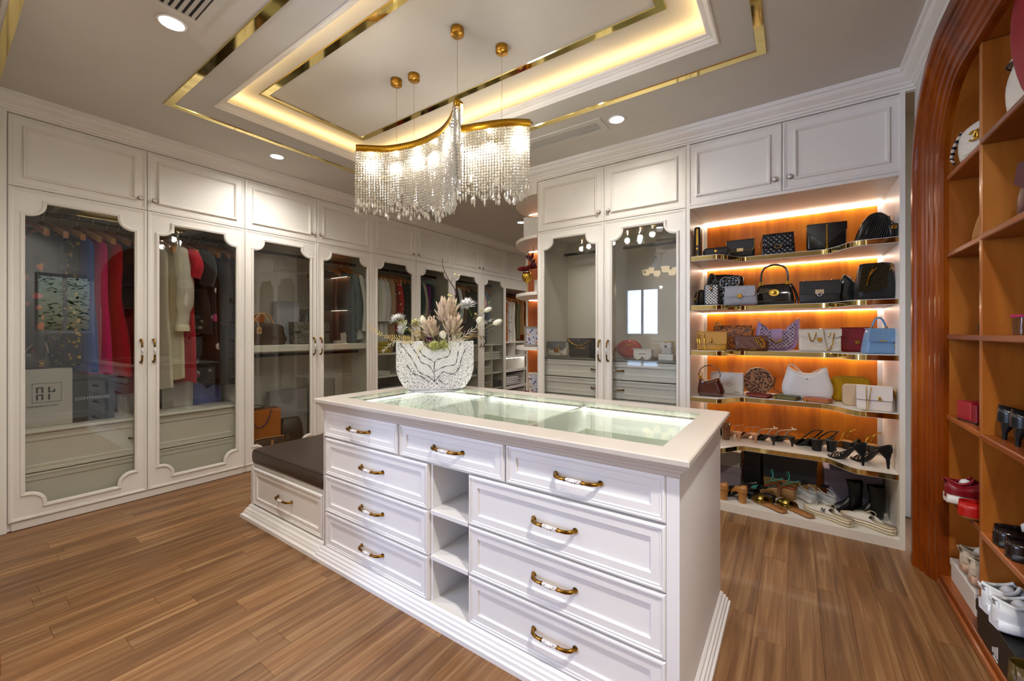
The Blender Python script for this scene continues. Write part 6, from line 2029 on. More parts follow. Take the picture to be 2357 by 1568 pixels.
# second wardrobe, floor
ORP = paint('#c06a1c', .55)
t = thing('shopping_bag', 'orange paper carrier bag with navy ribbon handle and black lettering', 'shopping bag', (LX - .22, 1.87, .0545), pi / 2, GL)
obj('body', MB().box(-.19, .19, -.075, .075, 0, .47, 0, .002), ORP, t)
obj('bag_mouth', MB().box(-.185, .185, -.07, .07, .4705, .471), paint('#6e3a0e', .6), t)
text('LOUIS VUITTON', .052, BLK, t, (.02, -.0756, .17), FR)
obj('ribbon', MB().tube(spline([(-.12, -.074, .465), (-.09, -.079, .38), (-.02, -.081, .30), (.05, -.08, .34), (.10, -.074, .465)], 5), .012, 6, flat=.25), cloth('#1c2a6a', 120.), t)
obj('ribbon', MB().tube(spline([(-.12, .06, .465), (-.06, .05, .5), (.04, .05, .5), (.10, .06, .465)], 5), .012, 6, flat=.25), cloth('#1c2a6a', 120.), t)
t = thing('holdall', 'low brown monogram holdall with tan trim in front of the orange carrier', 'handbag', (LX - .10, 1.86, .0545), pi / 2, GL)
rs = [[(x_, p[0] * k, p[1] * k + .10) for p in rrect(.11, .20, .05, 5)] for x_, k in ((-.2, .8), (-.19, .95), (-.12, 1.02), (.12, 1.02), (.19, .95), (.2, .8))]
obj('body', MB().rings(rs, 0, True, True, True), MG, t)
obj('tan_trim', MB().tube([(-.19, -.03, .198), (0, -.02, .207), (.19, -.03, .198)], .006, 6), VAC, t)
for sx in (-.07, .07):
    obj('tan_strap', MB().box(sx - .012, sx + .012, -.061, -.056, .02, .18, 0, .002), VAC, t)
t = thing('backpack', 'dark brown monogram backpack with silver clips at the wardrobe floor', 'backpack', (LX - .22, 2.18, .0545), pi / 2 - .2, GL)
obj('body', bagbody(.26, .20, .16, .10, .33, .05, .03), MG, t)
obj('flap', MB().rings([[(p[0], p[1] - .02, z_) for p in rrect(w_, d_, .04, 4)] for z_, w_, d_ in ((.18, .22, .19), (.27, .215, .17), (.335, .17, .10))], 0, False, True, True), leather('#2a1c14', .4), t)
obj('clip', MB().tube([(-.05 + .012 * cos(a), -.12, .17 + .02 * sin(a)) for a in [2 * pi * i / 10 for i in range(10)]], .004, 5, 0, True), SILVER, t)
obj('strap', MB().tube(spline([(.06, -.08, .33), (.09, -.12, .22), (.08, -.12, .1), (.05, -.1, .02)], 5), .012, 6, flat=.35), leather('#33221a', .4), t)
box1('white_box', 'large flat white box leaning behind the backpack', LX - .42, 2.26, .054, .40, .08, .60, paint('#a9a8ae', .5))
box1('white_box', 'white box low behind the fourth door', LX - .42, 2.66, .054, .26, .10, .68, paint('#a9a8a4', .5))
# third wardrobe, lower part
def wire_basket(label, X, Y, z, w, d, h, rz=pi / 2, m=WHITE):
    t = thing('wire_basket', label, 'basket', (X, Y, z + .0006), rz, GL)
    k_ = MB()
    for i in range(7):
        x_ = lerp(-w / 2, w / 2, i / 6)
        k_.tube([(x_, d / 2, h), (x_, d / 2, .003), (x_, -d / 2, .003), (x_, -d / 2, h)], .002, 4)
    for zz in (.003, h * .5, h):
        k_.tube([(-w / 2, -d / 2, zz), (w / 2, -d / 2, zz), (w / 2, d / 2, zz), (-w / 2, d / 2, zz)], .0026, 4, 0, True)
    obj('wires', k_, m, t)
def folded(name, label, X, Y, z, w, d, h, mat, rz=pi / 2, n=3, cat='folded clothes'):
    t = thing(name, label, cat, (X, Y, z + .0006), rz, 'folded things in the wardrobes')
    pr = random.Random(label)
    for i in range(n):
        hh_ = h / n
        rs = [[(p[0] + pr.uniform(-.006, .006), p[1] + pr.uniform(-.006, .006), i * hh_ + zz) for p in rrect(w * k, d * k, .02, 3)] for zz, k in ((0, .95), (hh_ * .3, 1), (hh_ * .7, 1), (hh_ * .98, .93))]
        obj('fold', MB().rings(rs, 0, True, True, True), mat, t)
    return t
folded('skirt', 'mustard yellow skirt folded on the third wardrobe shelf', LX - .2, 3.2, 1.022, .34, .28, .14, SP('#b8a018'))
folded('towel', 'white folded towel below the yellow skirt', LX - .2, 3.22, .742, .28, .26, .05, SP('#dcdcd8'))
wire_basket('white wire basket of dark clothes in the third wardrobe', LX - .25, 3.4, .442, .42, .40, .15)
folded('dark_clothes', 'black folded clothes inside the wire basket', LX - .25, 3.4, .452, .36, .34, .14, SP('#1a1a1e'))
wire_basket('white wire basket on the third wardrobe floor', LX - .25, 3.34, .0535, .42, .40, .18)
folded('grey_clothes', 'grey folded clothes inside the floor basket', LX - .25, 3.34, .062, .36, .34, .14, SP('#8d8f90'))
t = thing('handbag', 'small grey handbag with round handle on the wardrobe floor', 'handbag', (LX - .09, 3.22, .0545), pi / 2, GL)
obj('body', bagbody(.24, .2, .08, .06, .12, .02), leather('#5a6466', .4), t)
obj('handle', MB().tube(arch_pts(.14, .11, .1, 0, 12, 2.4), .008, 6), leather('#3f4a4c', .4), t)
# fourth wardrobe cubbies
ci = 0
for (Y, z, c_, lb) in ((4.65, 1.082, '#c9c9c4', 'pale knit folded on top of the fourth wardrobe cubbies'), (5.35, .842, '#dcdad4', 'white shirts folded in the upper right cubby'), (5.35, .602, '#d0cdc4', 'cream shirts folded in the middle right cubby'), (5.62, .842, '#cfd0d0', 'pale grey shirts folded in the far right cubby'),
                       (5.05, .602, '#8f9496', 'grey knits folded in the middle left cubby'), (5.35, .342, '#b9b0a0', 'beige knits folded in the lower right cubby'), (5.62, .342, '#3a3c40', 'charcoal knits folded in the lower far cubby'), (4.6, .842, '#b0a890', 'sand shirts folded in the upper left cubby')):
    folded('folded_shirts', lb, LX - .22, Y, z, .26, .30, .11, SP(c_))
# open wardrobe contents
OX = LX
folded('bangle_tray', 'white jewellery tray with gold bangle on the lit pull-out shelf', OX - .15, 6.08, .578, .30, .2, .02, SP('#e6e4da'), n=1, cat='tray')
tag(obj('bangle', MB().tube([(.05 * cos(a), .05 * sin(a), 0) for a in [2 * pi * i / 20 for i in range(20)]], .006, 6, 0, True), GOLD, None, (OX - .12, 6.05, .606)), 'gold bangle lying on the lit pull-out shelf', 'bangle')
wire_basket('white wire basket pulled out in the open wardrobe', OX - .16, 6.05, .36, .46, .28, .15)
folded('white_clothes', 'white clothes inside the open wardrobe wire basket', OX - .16, 6.05, .363, .38, .22, .12, SP('#dedee0'))
tag(obj('basket_runner', MB().box(-.27, .27, -.15, .15, 0, .012), WHITE, None, (OX - .20, 6.06, .347), pi / 2), 'white runner panel under the wire basket in the open wardrobe', 'panel')
folded('dark_shoes', 'black and white patterned shoes on the lower pull-out shelf', OX - .15, 6.05, .278, .26, .2, .06, tweed('#1a1a1c', '#d6d6d6', '#2a2a2c', 40.), n=2, cat='shoes')
for z_, c_, lb in ((.578, '#a01c22', 'red box on the right upper pull-out shelf'), (.278, '#3a1c22', 'dark maroon box on the right lower pull-out shelf')):
    folded('small_box', lb, OX - .15, 6.60, z_, .28, .2, .09, SP(c_), n=1, cat='box')

# ------------------------------------------------------------------ arched wooden niche on the right wall (local: x = AC - Y, y = X - RX)
AR = thing('arched_shelving', 'reddish wooden arched wall niche with shelves of bags and shoes at the right edge', 'shelving', (RX, AC, 0), -pi / 2)
CASE = wood('#562000', '#883c02', '#a85a08', 3., 3., .8, .3, .0)
CASE.node_tree.nodes['Principled BSDF'].inputs['Specular IOR Level'].default_value = .3
obj('gold_strip', MB().rings([arch_ring(r_ - .45, y_) for r_, y_ in ((.684, .0), (.684, -.014), (.662, -.016), (.662, -.002))], 0, False, False, True, False), GOLDM, AR)
PRF = [(.662, -.001), (.662, -.040), (.655, -.045), (.612, -.046), (.605, -.040), (.602, -.030), (.592, -.026), (.57, -.026), (.562, -.020), (.556, -.010), (.53, -.010), (.524, -.002), (.505, .002), (.498, .012), (.474, .016), (.468, .024), (.452, .026), (.450, .04), (.450, .06)]
obj('casing', MB().rings([arch_ring(r_ - .45, y_) for r_, y_ in PRF], 0, False, False, False, False), CASE, AR)
NW = wood('#6e3409', '#a25c1c', '#bc7a30', 2.4, 2.4, .7, .35, .1)
ND = .42
obj('lining', MB().rings([arch_ring(0, .06), arch_ring(0, ND)], 0, False, False, True, False), NW, AR)
bk = arch_ring(.005, 0)
obj('back_panel', MB().prism([(p[0], p[2]) for p in bk], ND, ND + .012), NW, AR)
obj('divider', MB().box(.0, .028, .045, ND, .06, 2.459, 0, .003), NW, AR)
SHW = wood('#6e3210', '#96501f', '#a86028', .8, 5., 5., .35, .15)
SZ = [2.065, 1.68, 1.27, .868, .475]
for z in SZ:
    xm = .459
    obj('shelf', MB().box(-xm, -.0005, .05, ND, z - .026, z, 0, .004), SHW, AR)
    obj('shelf', MB().box(.0285, .669, .04, ND, z - .026, z, 0, .004), SHW, AR)
obj('base_board', MB().box(-.459, .669, .03, ND, .0, .058, 0, .003).box(-.459, .669, .015, .03, 0, .035, 0, .006), SHW, AR)
# contents; facing the room is towards -X
GA = 'things in the wooden niche'
NX = RX
def nb(name, label, Y, z, X, rz, cat='handbag'):
    return thing(name, label, cat, (X, Y, z + .0008), rz, GA)
CWH = leather('#e2dbcc', .4)
t = nb('belt_bag', 'white chevron bag with round gold double-letter emblem and striped strap', 2.66, SZ[0], .70, -pi / 2 + .5)
ol = [(-.10, .0), (.10, .0), (.11, .06), (.09, .13), (.0, .155), (-.09, .13), (-.11, .06)]
obj('body', pillow([(p.x, p.y) for p in spline([(a_, b_, 0) for a_, b_ in ol + [ol[0]]], 3)[:-1]], .06, .4), CWH, t)
obj('chevrons', quilt(.15, .15, .02, .11, .03, .004, 'v'), CWH, t, (0, -.038, 0))
for sg in (-1, 1):
    obj('emblem', MB().tube([(sg * .012 + .02 * cos(a) * 1.0, -.048, .085 + .02 * sin(a)) for a in [lerp(.7, 5.6, i / 12) + (0 if sg > 0 else pi) for i in range(13)]], .0045, 6), GOLD, t)
obj('striped_strap', MB().tube(spline([(-.1, -.01, .14), (-.125, -.02, .09), (-.13, -.03, .03), (-.11, -.04, .006)], 5), .016, 6, flat=.3), stripes('#e2dbcc', '#2a1c28', 12., 'Z', .4), t)
t = nb('slouchy_tote', 'tan folded leather tote on the second niche shelf', 2.60, SZ[1], .72, -pi / 2 + .4)
obj('body', bagbody(.19, .07, .10, .03, .22, .03, .01), leather('#a06a2c', .5), t)
obj('pocket_slit', MB().tube([(-.03, -.05, .11), (.01, -.056, .13), (.04, -.05, .15)], .004, 5), leather('#5a3a14', .6), t)
obj('ring', MB().lathe([(.014, 0), (.012, .004), (.002, .005)], 12, 0, (.03, -.04, .185), 'y'), BLK, t)
t = shoe('camo_shoe', 'dark patterned slipper on the third niche shelf', .66, 2.58, SZ[2], 0, GA)
obj('sole', sole(.22, .004, .012), leather('#8a7040', .5), t)
obj('upper', vamp(.22, .004, .012, .45, .05), floral('#2c2a22', '#5a4a2c', '#1a1c18', 30.), t)
obj('counter', counter(.22, .004, .012, .47, lambda q: .05), floral('#2c2a22', '#5a4a2c', '#1a1c18', 30.), t)
t = nb('rigid_belt_box', 'red box with black lid band on the fourth niche shelf', 2.74, SZ[3], .70, -pi / 2 + .25, 'box')
obj('base', MB().box(-.06, .06, -.05, .05, 0, .085, 0, .004), leather('#8c0f1c', .4), t)
obj('sleeve', MB().box(-.063, .03, -.053, .053, .01, .092, 0, .004), leather('#9c1424', .4), t)
obj('foot', MB().box(-.062, .062, -.052, .052, 0, .006), BLK, t)
def runner(label, X, Y, z, a, up, solm, L=.25, lace=None, trim=None, hcol=.06):
    t = shoe('sneaker', label, X, Y, z, a, GA)
    obj('sole', sole(L, .012, .034, False, .006, toe_spring=.008), solm, t)
    hi = [(.3, .088), (.4, .085), (.5, .075), (.62, .06), (.8, .04), (1, .02)]
    obj('upper', vamp(L, .012, .034, .3, .08, hi=hi, grow=.003), up, t)
    obj('counter', counter(L, .012, .034, .34, lambda q: .078 - .016 * sin(pi * min(1, q / .34)), grow=.003), up, t)
    obj('collar', MB().tube(spline([(L * .31, -.014, .122), (L * .24, -.026, .106), (L * .12, -.028, .098), (-.006, 0, .110), (L * .12, .028, .098), (L * .24, .026, .106), (L * .31, .014, .122)], 4), .006, 6), up, t)
    obj('heel_tab', MB().rings([[(-.012 + dx, -.014 + k_, .09 + dz), (-.012 + dx, .014 - k_, .09 + dz)] for dx, dz, k_ in ((.002, 0, 0), (-.004, .018, .003), (-.001, .02, .003), (.006, 0, 0))], 0, False, False, True, False), up, t)
    if trim:
        obj('trim', MB().tube([(L * q, -(hw(q, L, False) + .007), gz(q, .012) + .036) for q in TS[::-1][1:]] + [(-.008, 0, .05)] + [(L * q, hw(q, L, False) + .007, gz(q, .012) + .036) for q in TS[:-1]], .002, 4), trim, t)
    laces(t, L, 0, .034, (.44, .5, .56, .62, .68), lambda q: .03 + interp(hi, q), lace or cloth('#d8d8d6', 90.))
    obj('stuffing', MB().lathe([(.001, -.02), (.018, -.01), (.02, .01), (.012, .024), (.001, .028)], 14, 0, (L * .22, 0, .088)), paint('#d9d9dc', .7), t)
    return t
WRUB = leather('#dfdcd8', .45)
runner('dark red sneaker with white sole jutting over the low niche shelf', .592, 2.74, SZ[4], radians(4), leather('#7c0a1a', .4), WRUB, trim=SILVER, lace=SILVER)
t = shoe('driving_loafer', 'bright red driving loafer beside the dark red sneaker', .598, 2.575, SZ[4], radians(4), GA)
RED = leather('#b0140e', .38)
obj('sole', sole(.24, .004, .012, False, .0), leather('#8c6a2c', .5), t)
obj('upper', vamp(.24, .004, .012, .45, .055), RED, t)
obj('counter', counter(.24, .004, .012, .47, lambda q: .058), RED, t)
obj('stud', MB().lathe([(.005, 0), (.004, .002), (.001, .003)], 8, 0, (.05, -.033, .045), 'y'), GOLD, t)
t = thing('shoe_box', 'white shoe box on the niche floor carrying the beige sneakers', 'box', (.765, 2.735, .0586), -pi / 2, GA)
obj('base', MB().box(-.165, .165, -.125, .125, 0, .10, 0, .002), WRUB, t)
obj('lid', MB().box(-.169, .169, -.129, .129, .072, .104, 0, .002), WRUB, t)
BEI = cloth('#c2b5a0', 120.)
for lb, Y in (('left beige and blush sneaker on the white shoe box', 2.755), ('right beige and blush sneaker on the white shoe box', 2.635)):
    runner(lb, .645, Y, .164, 0, BEI, leather('#b9967f', .45), L=.235, trim=metal('#c9a890', .2))
# right column
t = nb('bucket_bag', 'white drawstring bucket bag with dark piping on the top niche shelf', 2.22, SZ[0], .74, -pi / 2 + .3)
obj('body', bagbody(.2, .17, .16, .12, .22, .05, .02), CWH, t)
obj('flap', MB().rings([[(p[0], p[1], z_) for p in rrect(w_, d_, .05, 5)] for z_, w_, d_ in ((.19, .205, .165), (.225, .19, .14), (.25, .11, .07))], 0, False, True, True), CWH, t)
obj('piping', MB().tube([(p[0], p[1], .19) for p in rrect(.208, .168, .05, 5)], .003, 5, 0, True), leather('#1c2233', .4), t)
obj('handle', MB().tube(spline([(-.07, -.03, .24), (-.08, -.05, .28), (-.03, -.06, .30), (.02, -.05, .27)], 5), .01, 6, flat=.5), CWH, t)
obj('gold_bar', MB().box(-.108, -.100, -.03, -.02, .02, .17), GOLD, t)
t = nb('tote_bag', 'crimson red leather bag hanging high at the right frame edge', 2.09, SZ[0], .66, -pi / 2 + .3)
obj('body', bagbody(.06, .12, .03, .05, .36, .012, .02), leather('#8c0f22', .42), t)
obj('handle', MB().tube(arch_pts(.08, .35, .06, 0, 10, 2.2), .005, 6), leather('#8c0f22', .42), t)
t = nb('saddle_bag', 'burgundy saddle bag with pale stitching on the second niche shelf', 2.16, SZ[1], .745, -pi / 2 + .4)
ol = [(-.12, 0), (.12, 0), (.125, .08), (.10, .16), (.05, .2), (-.04, .2), (-.09, .15), (-.12, .08)]
BUR = leather('#4c0f1c', .32)
so = [(p.x, p.y) for p in spline([(a_, b_, 0) for a_, b_ in ol + [ol[0]]], 3)[:-1]]
obj('body', pillow(so, .09, .35), BUR, t)
obj('flap', MB().prism([(-.085, .2), (-.1, .13), (-.06, .1), (.06, .1), (.1, .13), (.07, .205)], -.064, -.052), BUR, t)
obj('stitching', MB().tube([(p[0] * .97, -.034, p[1] * .97 + .002) for p in so], .0012, 4, 0, True), cloth('#b98f8f', 120.), t)
obj('handle', MB().tube(arch_pts(.1, .195, .05, 0, 10, 2.4), .006, 6), BUR, t)
t = shoe('slide_heel', 'hot pink slide with clear block heel on the third niche shelf', .655, 2.245, SZ[2], radians(20), GA)
PNK = leather('#b3125c', .4)
obj('sole', sole(.21, .06, .008), PNK, t)
obj('band', band(.21, .06, .008, .68, .06, .045), PNK, t)
obj('heel', heel(.06, 'block'), glass('#dfe0ea', 2.0), t)
BPL = leather('#141618', .25)
for lb, Y in (('left black round-heel pump on the fourth niche shelf', 2.36), ('right black round-heel pump on the fourth niche shelf', 2.245)):
    t = shoe('pump', lb, .655, Y, SZ[3], radians(8), GA)
    obj('sole', sole(.22, .06, .006), BPL, t)
    obj('heel', heel(.06, 'kitten'), BPL, t)
    obj('counter', counter(.22, .06, .006, .5, lambda q: .06 * (1 - q * 1.2)), BPL, t)
    obj('vamp', vamp(.22, .06, .006, .62, .04), BPL, t)
for lb, Y in (('left dark brown loafer with tissue inside, low niche shelf', 2.31), ('right dark brown loafer nearer the frame edge, low niche shelf', 2.20)):
    t = shoe('loafer', lb, .63, Y, SZ[4], radians(6), GA)
    m_ = leather('#1c100e', .2)
    obj('sole', sole(.245, .0, .024, False, .002), leather('#0c0a0a', .4), t)
    obj('vamp', vamp(.245, .0, .024, .42, .06, hi=[(.42, .062), (.6, .05), (.8, .035), (1, .015)]), m_, t)
    obj('counter', counter(.245, .0, .024, .45, lambda q: .055), m_, t)
    obj('insole', sole(.11, 0, .003, False, -.004), leather('#8a5a20', .5), t, (.01, 0, .027))
    obj('tissue', MB().lathe([(.001, -.02), (.02, -.01), (.022, .012), (.008, .026), (.001, .028)], 14, 0, (.08, 0, .07)), paint('#d9d9dc', .7), t)
t = thing('shoe_box', 'black shoe box with a white striped triangle mark under the white sneakers', 'box', (.775, 2.265, .0586), -pi / 2, GA)
obj('base', MB().box(-.185, .185, -.16, .16, 0, .13, 0, .002), leather('#101010', .5), t)
obj('lid', MB().box(-.189, .189, -.164, .164, .09, .135, 0, .002), leather('#161616', .5), t)
for i, (a_, b_) in enumerate(((.0, .022), (.02, .034), (.04, .046))):
    obj('printed_mark', MB().prism([(-.03 + a_, .02), (-.018 + a_, .02), (-.030 + a_ + .012, .02 + b_), (-.038 + a_ + .008, .02 + b_ * .8)], -.1612, -.1602), WRUB, t)
text('adidas', .018, WRUB, t, (.0, -.161, .01), FR)
SNW = leather('#dadcde', .5, 400.)
for lb, Y in (('left white running sneaker on the black shoe box', 2.325), ('right white running sneaker nearer the frame edge on the black shoe box', 2.225)):
    runner(lb, .605, Y, .195, radians(10), SNW, leather('#dfe3e8', .4), L=.26)
t = shoe('ankle_boot', 'olive brown boot with black sole at the lower right corner', .585, 2.015, .0586, radians(12), GA, 'boot')
OLV = leather('#4f3d14', .4)
obj('sole', sole(.25, .0, .03, False, .004), leather('#17191c', .5), t)
obj('vamp', vamp(.25, .0, .03, .42, .07, hi=[(.42, .08), (.6, .06), (1, .02)]), OLV, t)
obj('counter', counter(.25, .0, .03, .45, lambda q: .12), OLV, t)

# ------------------------------------------------------------------ inside the glass display cabinet
ZC = 1.055
GC = 'bags in the glass display cabinet'
t, yf, zb = flap_bag('small grey and white flap bag with gold studs and lock in the display cabinet', -1.845, 3.44, ZC, .20, .135, .06, leather('#dcd8cc', .4), ff=.55, r=.05, flapm=leather('#6b6d76', .4), group=GC)
for sx, sz in ((-.07, .12), (-.04, .105), (-.01, .122), (.02, .105), (.05, .12), (.075, .106), (-.06, .088), (-.02, .09), (.045, .088)):
    obj('stud', MB().lathe([(.004, 0), (.003, .003), (.0005, .004)], 8, 0, (sx, yf, sz), 'y'), GOLD, t)
clasp(t, 0, yf, zb, .045, .04, metal('#c07a34', .3), .01)
obj('chain', chain([(.02, yf + .02, .138), (.03, yf - .012, .09), (.05, yf - .014, .03), (.085, yf - .012, .006)], .004), GOLD, t)
t, yf, zb = flap_bag('black quilted bag hung with gold charm letters in the display cabinet', -1.66, 3.58, ZC, .27, .165, .08, BLK, ff=.6, group=GC)
obj('quilting', quilt(.26, .26, zb, .16, .05, .005), BLK, t, (0, yf - .0005, 0))
obj('chain', chain([(-.13, yf, .165), (-.08, yf - .01, .12), (-.0, yf - .012, .10), (.07, yf - .01, .125), (.12, yf, .155)], .008, pitch=.022), GOLD, t)
text('UTURE', .034, GOLD, t, (.0, yf - .012, .075), FR, 'charm_letters', depth=.002)
obj('chain', chain([(-.12, yf - .004, .15), (-.11, yf - .03, .08), (-.09, yf - .05, .03), (-.13, yf - .06, .006)], .006), GOLD, t)
t = bag('figurine', 'small silvery figurine beside the left cabinet door handle', -1.44, 3.42, ZC, 0, 'figurine', GC)
obj('body', MB().lathe([(.018, 0), (.022, .01), (.015, .03), (.02, .05), (.012, .07)], 12), SILVER, t)
obj('head', MB().lathe([(.006, .068), (.016, .078), (.017, .09), (.01, .102), (.001, .106)], 12), metal('#d8c8cc', .25), t)
t = bag('oval_bag', 'burnt orange oval hard-shell bag in the display cabinet', -1.19, 3.53, ZC, .25, group=GC)
ORG = patent('#a8340e')
obj('front_shell', MB().rings([[(.108 * k * cos(2 * pi * i / 32), y_, .082 + .08 * k * sin(2 * pi * i / 32)) for i in range(32)] for y_, k in ((-.042, .7), (-.038, .92), (-.028, 1.0), (-.0, 1.0))], 0, True, True, True), ORG, t)
obj('back_shell', MB().rings([[(.108 * k * cos(2 * pi * i / 32), y_, .082 + .08 * k * sin(2 * pi * i / 32)) for i in range(32)] for y_, k in ((.0, 1.0), (.03, 1.0), (.042, .9), (.046, .6))], 0, True, True, True), leather('#ddd6c8', .4), t)
obj('gold_mark', MB().box(-.03, .03, -.0436, -.041, .112, .119), GOLD, t)
obj('chain', chain([(-.105, -.01, .10), (-.125, -.02, .06), (-.13, -.03, .01)], .005), GOLD, t)
t = bag('glasses_case', 'white folded glasses case standing before the orange bag', -1.02, 3.37, ZC, -.1, 'case', GC)
obj('body', MB().prism([(-.075, .085), (-.075, .03), (-.06, .01), (-.035, .0), (-.012, .012), (0, .028), (.012, .012), (.035, .0), (.06, .01), (.075, .03), (.075, .085)], -.02, .02), leather('#dcdad6', .35), t)
obj('lid', MB().box(-.095, .095, -.026, .026, .085, .09, 0, .002), leather('#cfcfd6', .35), t)
obj('lettering', MB().box(-.03, .03, -.0208, -.02, .046, .051), leather('#4a4640', .5), t)
t, yf, zb = flap_bag('cream chevron clutch leaning behind the white glasses case', -.925, 3.60, ZC, .19, .145, .05, leather('#c9bfb2', .4), ff=.9, group=GC)
obj('chevrons', quilt(.18, .18, .02, .14, .028, .004, 's'), leather('#c9bfb2', .4), t, (0, yf - .0005, 0))
t = bag('small_box', 'little white pedestal box at the right of the display cabinet', -.845, 3.43, ZC, -.15, 'box', GC)
obj('base', MB().box(-.06, .06, -.035, .035, 0, .034, 0, .002), leather('#dfdfe2', .4), t)
obj('lid', MB().box(-.0615, .0615, -.0365, .0365, .034, .046, 0, .002), leather('#e6e6ea', .4), t)
t, yf, zb = flap_bag('tiny white woven bag with jewelled clasp on the pedestal box', -.845, 3.43, ZC + .047, .085, .088, .035, tweed('#dedede', '#9a9aa4', '#f0f0f0', 140.), ff=.5, group=GC, rz=-.15)
rclasp(t, 0, yf, zb + .02, .010, metal('#5a5a62', .2))
obj('chain', chain([(-.02, .0, .09), (.0, .0, .105), (.04, 0, .10), (.058, -.01, .06), (.06, -.02, .0), (.062, -.02, -.04)], .004), GOLD, t)

# ------------------------------------------------------------------ on the rounded end shelves
GE = 'things on the rounded end shelves'
t = thing('gift_box', 'white gift box with a gold window mark on the upper round shelf', 'box', (-2.17, 3.60, 2.2006), radians(20), GE)
obj('base', MB().box(-.13, .13, -.08, .08, 0, .25, 0, .002), WRUB, t)
for sx in (.05, .075, .1):
    obj('printed_mark', MB().box(sx - .009, sx + .009, -.0812, -.0802, .03, .07).box(sx - .009, sx + .009, -.0812, -.0802, .075, .115), GOLD, t)
t = thing('goblet', 'gold goblet used as a flower vase on the middle round shelf', 'goblet', (-2.21, 3.46, 1.6656), 0, GE)
obj('foot', MB().lathe([(.04, 0), (.04, .003), (.008, .008), (.005, .02)], 20), metal('#d8b24a', .1), t)
obj('bowl', MB().lathe([(.004, .02), (.004, .10), (.012, .115), (.04, .135), (.052, .165), (.05, .20), (.042, .215), (.039, .213), (.046, .18), (.03, .14), (.002, .125)], 24, cap=False), metal('#d8b24a', .1), t)
RDK = cloth('#8c0a14', 90.)
def rose(label, pos, r_, col):
    t = thing('rose', label, 'flower', pos, 0, GE)
    pr = random.Random(label)
    for ring, (n_, tilt, sc) in enumerate(((4, .15, .6), (6, .5, .8), (8, .95, 1.0))):
        for i in range(n_):
            a = 2 * pi * (i + ring * .5) / n_ + pr.uniform(-.2, .2)
            o = obj('petal', petal_mesh('rose' + col, .055, .028, .016, cloth(col, 90.), .6, .75), None, t)
            o.matrix_local = Matrix.Rotation(a, 4, 'Z') @ Matrix.Translation((0, .004, -.02)) @ Matrix.Rotation(-tilt, 4, 'X') @ Matrix.Scale(r_ / .055 * sc, 4) @ Matrix.Rotation(pi, 4, 'Z')
    obj('stem', MB().tube([(0, 0, -.01), (0, 0, -.06)], .003, 5), cloth('#3c4a20', 60.), t)
rose('large dark red rose at the left of the gold goblet', (-2.24, 3.44, 1.925), .062, '#960c16')
rose('dark red rose at the right of the gold goblet', (-2.165, 3.47, 1.945), .055, '#7c0a14')
t = thing('leaf_sprig', 'maroon leafy sprig rising from the gold goblet', 'branch', (-2.2, 3.47, 1.87), 0, GE)
obj('branch', MB().tube(spline([(0, 0, 0), (.02, .0, .12), (.05, .01, .2), (.06, .0, .27)], 5), .003, 5), cloth('#7a4a1c', 60.), t)
for i, (dx, dz, a) in enumerate(((-.04, .2, .9), (.07, .13, -.9), (.1, .10, -1.3), (.03, .17, .3), (.09, .2, -.5))):
    o = obj('leaf', petal_mesh('mleaf', .075, .02, .01, cloth('#4a1620', 60.), .2), None, t, (.03, 0, dz * .7))
    o.rotation_euler = (0, -a, 0)
t = thing('paper_bag', 'small white paper bag with black ribbon behind the gold goblet', 'shopping bag', (-2.14, 3.66, 1.6656), .2, GE)
obj('body', MB().box(-.085, .085, -.04, .04, 0, .16, 0, .002), WRUB, t)
obj('ribbon', MB().tube(spline([(-.03, -.042, .165), (-.01, -.045, .13), (-.025, -.045, .09)], 4), .003, 5), BLK, t)
text('CHANEL', .016, BLK, t, (.02, -.0412, .065), FR)
def frame(label, pos, rz, w, h, fm, seed, tilt=-.18):
    t = thing('photo_frame', label, 'photo frame', pos, (tilt, 0, rz), GE)
    obj('border', MB().rings([[(-w / 2, .0, 0), (w / 2, 0, 0), (w / 2, 0, h), (-w / 2, 0, h)], [(-w / 2, -.014, 0), (w / 2, -.014, 0), (w / 2, -.014, h), (-w / 2, -.014, h)],
                            [(-w / 2 + .022, -.010, .022), (w / 2 - .022, -.010, .022), (w / 2 - .022, -.010, h - .022), (-w / 2 + .022, -.010, h - .022)]], 0, True, False, False), fm, t)
    obj('picture', MB().box(-w / 2 + .02, w / 2 - .02, -.0095, -.004, .02, h - .02), floral('#b0b4c0', '#c47a30', '#3a4a8a', 30.), t)
frame('grey framed family photo on the lower round shelf', (-2.10, 3.44, 1.141), radians(35), .22, .20, leather('#7c7870', .4), 1)
frame('white pierced photo frame on the lowest visible round shelf', (-2.10, 3.50, .621), radians(35), .2, .26, tweed('#e6e2d6', '#d0c8b4', '#3a362e', 40.), 2)
rose('purple rose in front of the white photo frame', (-2.16, 3.36, .70), .045, '#6a1650')
rose('blush pink rose beside the purple one', (-2.07, 3.37, .70), .05, '#c9a09a')
tag(obj('rose_pot', MB().lathe([(.05, 0), (.06, .05), (.062, .055), (.055, .055), (.002, .04)], 20), WRUB, None, (-2.12, 3.37, .6206)), 'low white pot under the purple and pink roses', 'pot', GE)
tag(obj('glass_charm', MB().lathe([(.001, 0), (.012, .006), (.016, .02), (.012, .034), (.001, .04)], 14), patent('#2a4a8c'), None, (-2.03, 3.6, 1.1405)), 'small blue glass charm behind the grey photo frame', 'ornament', GE)

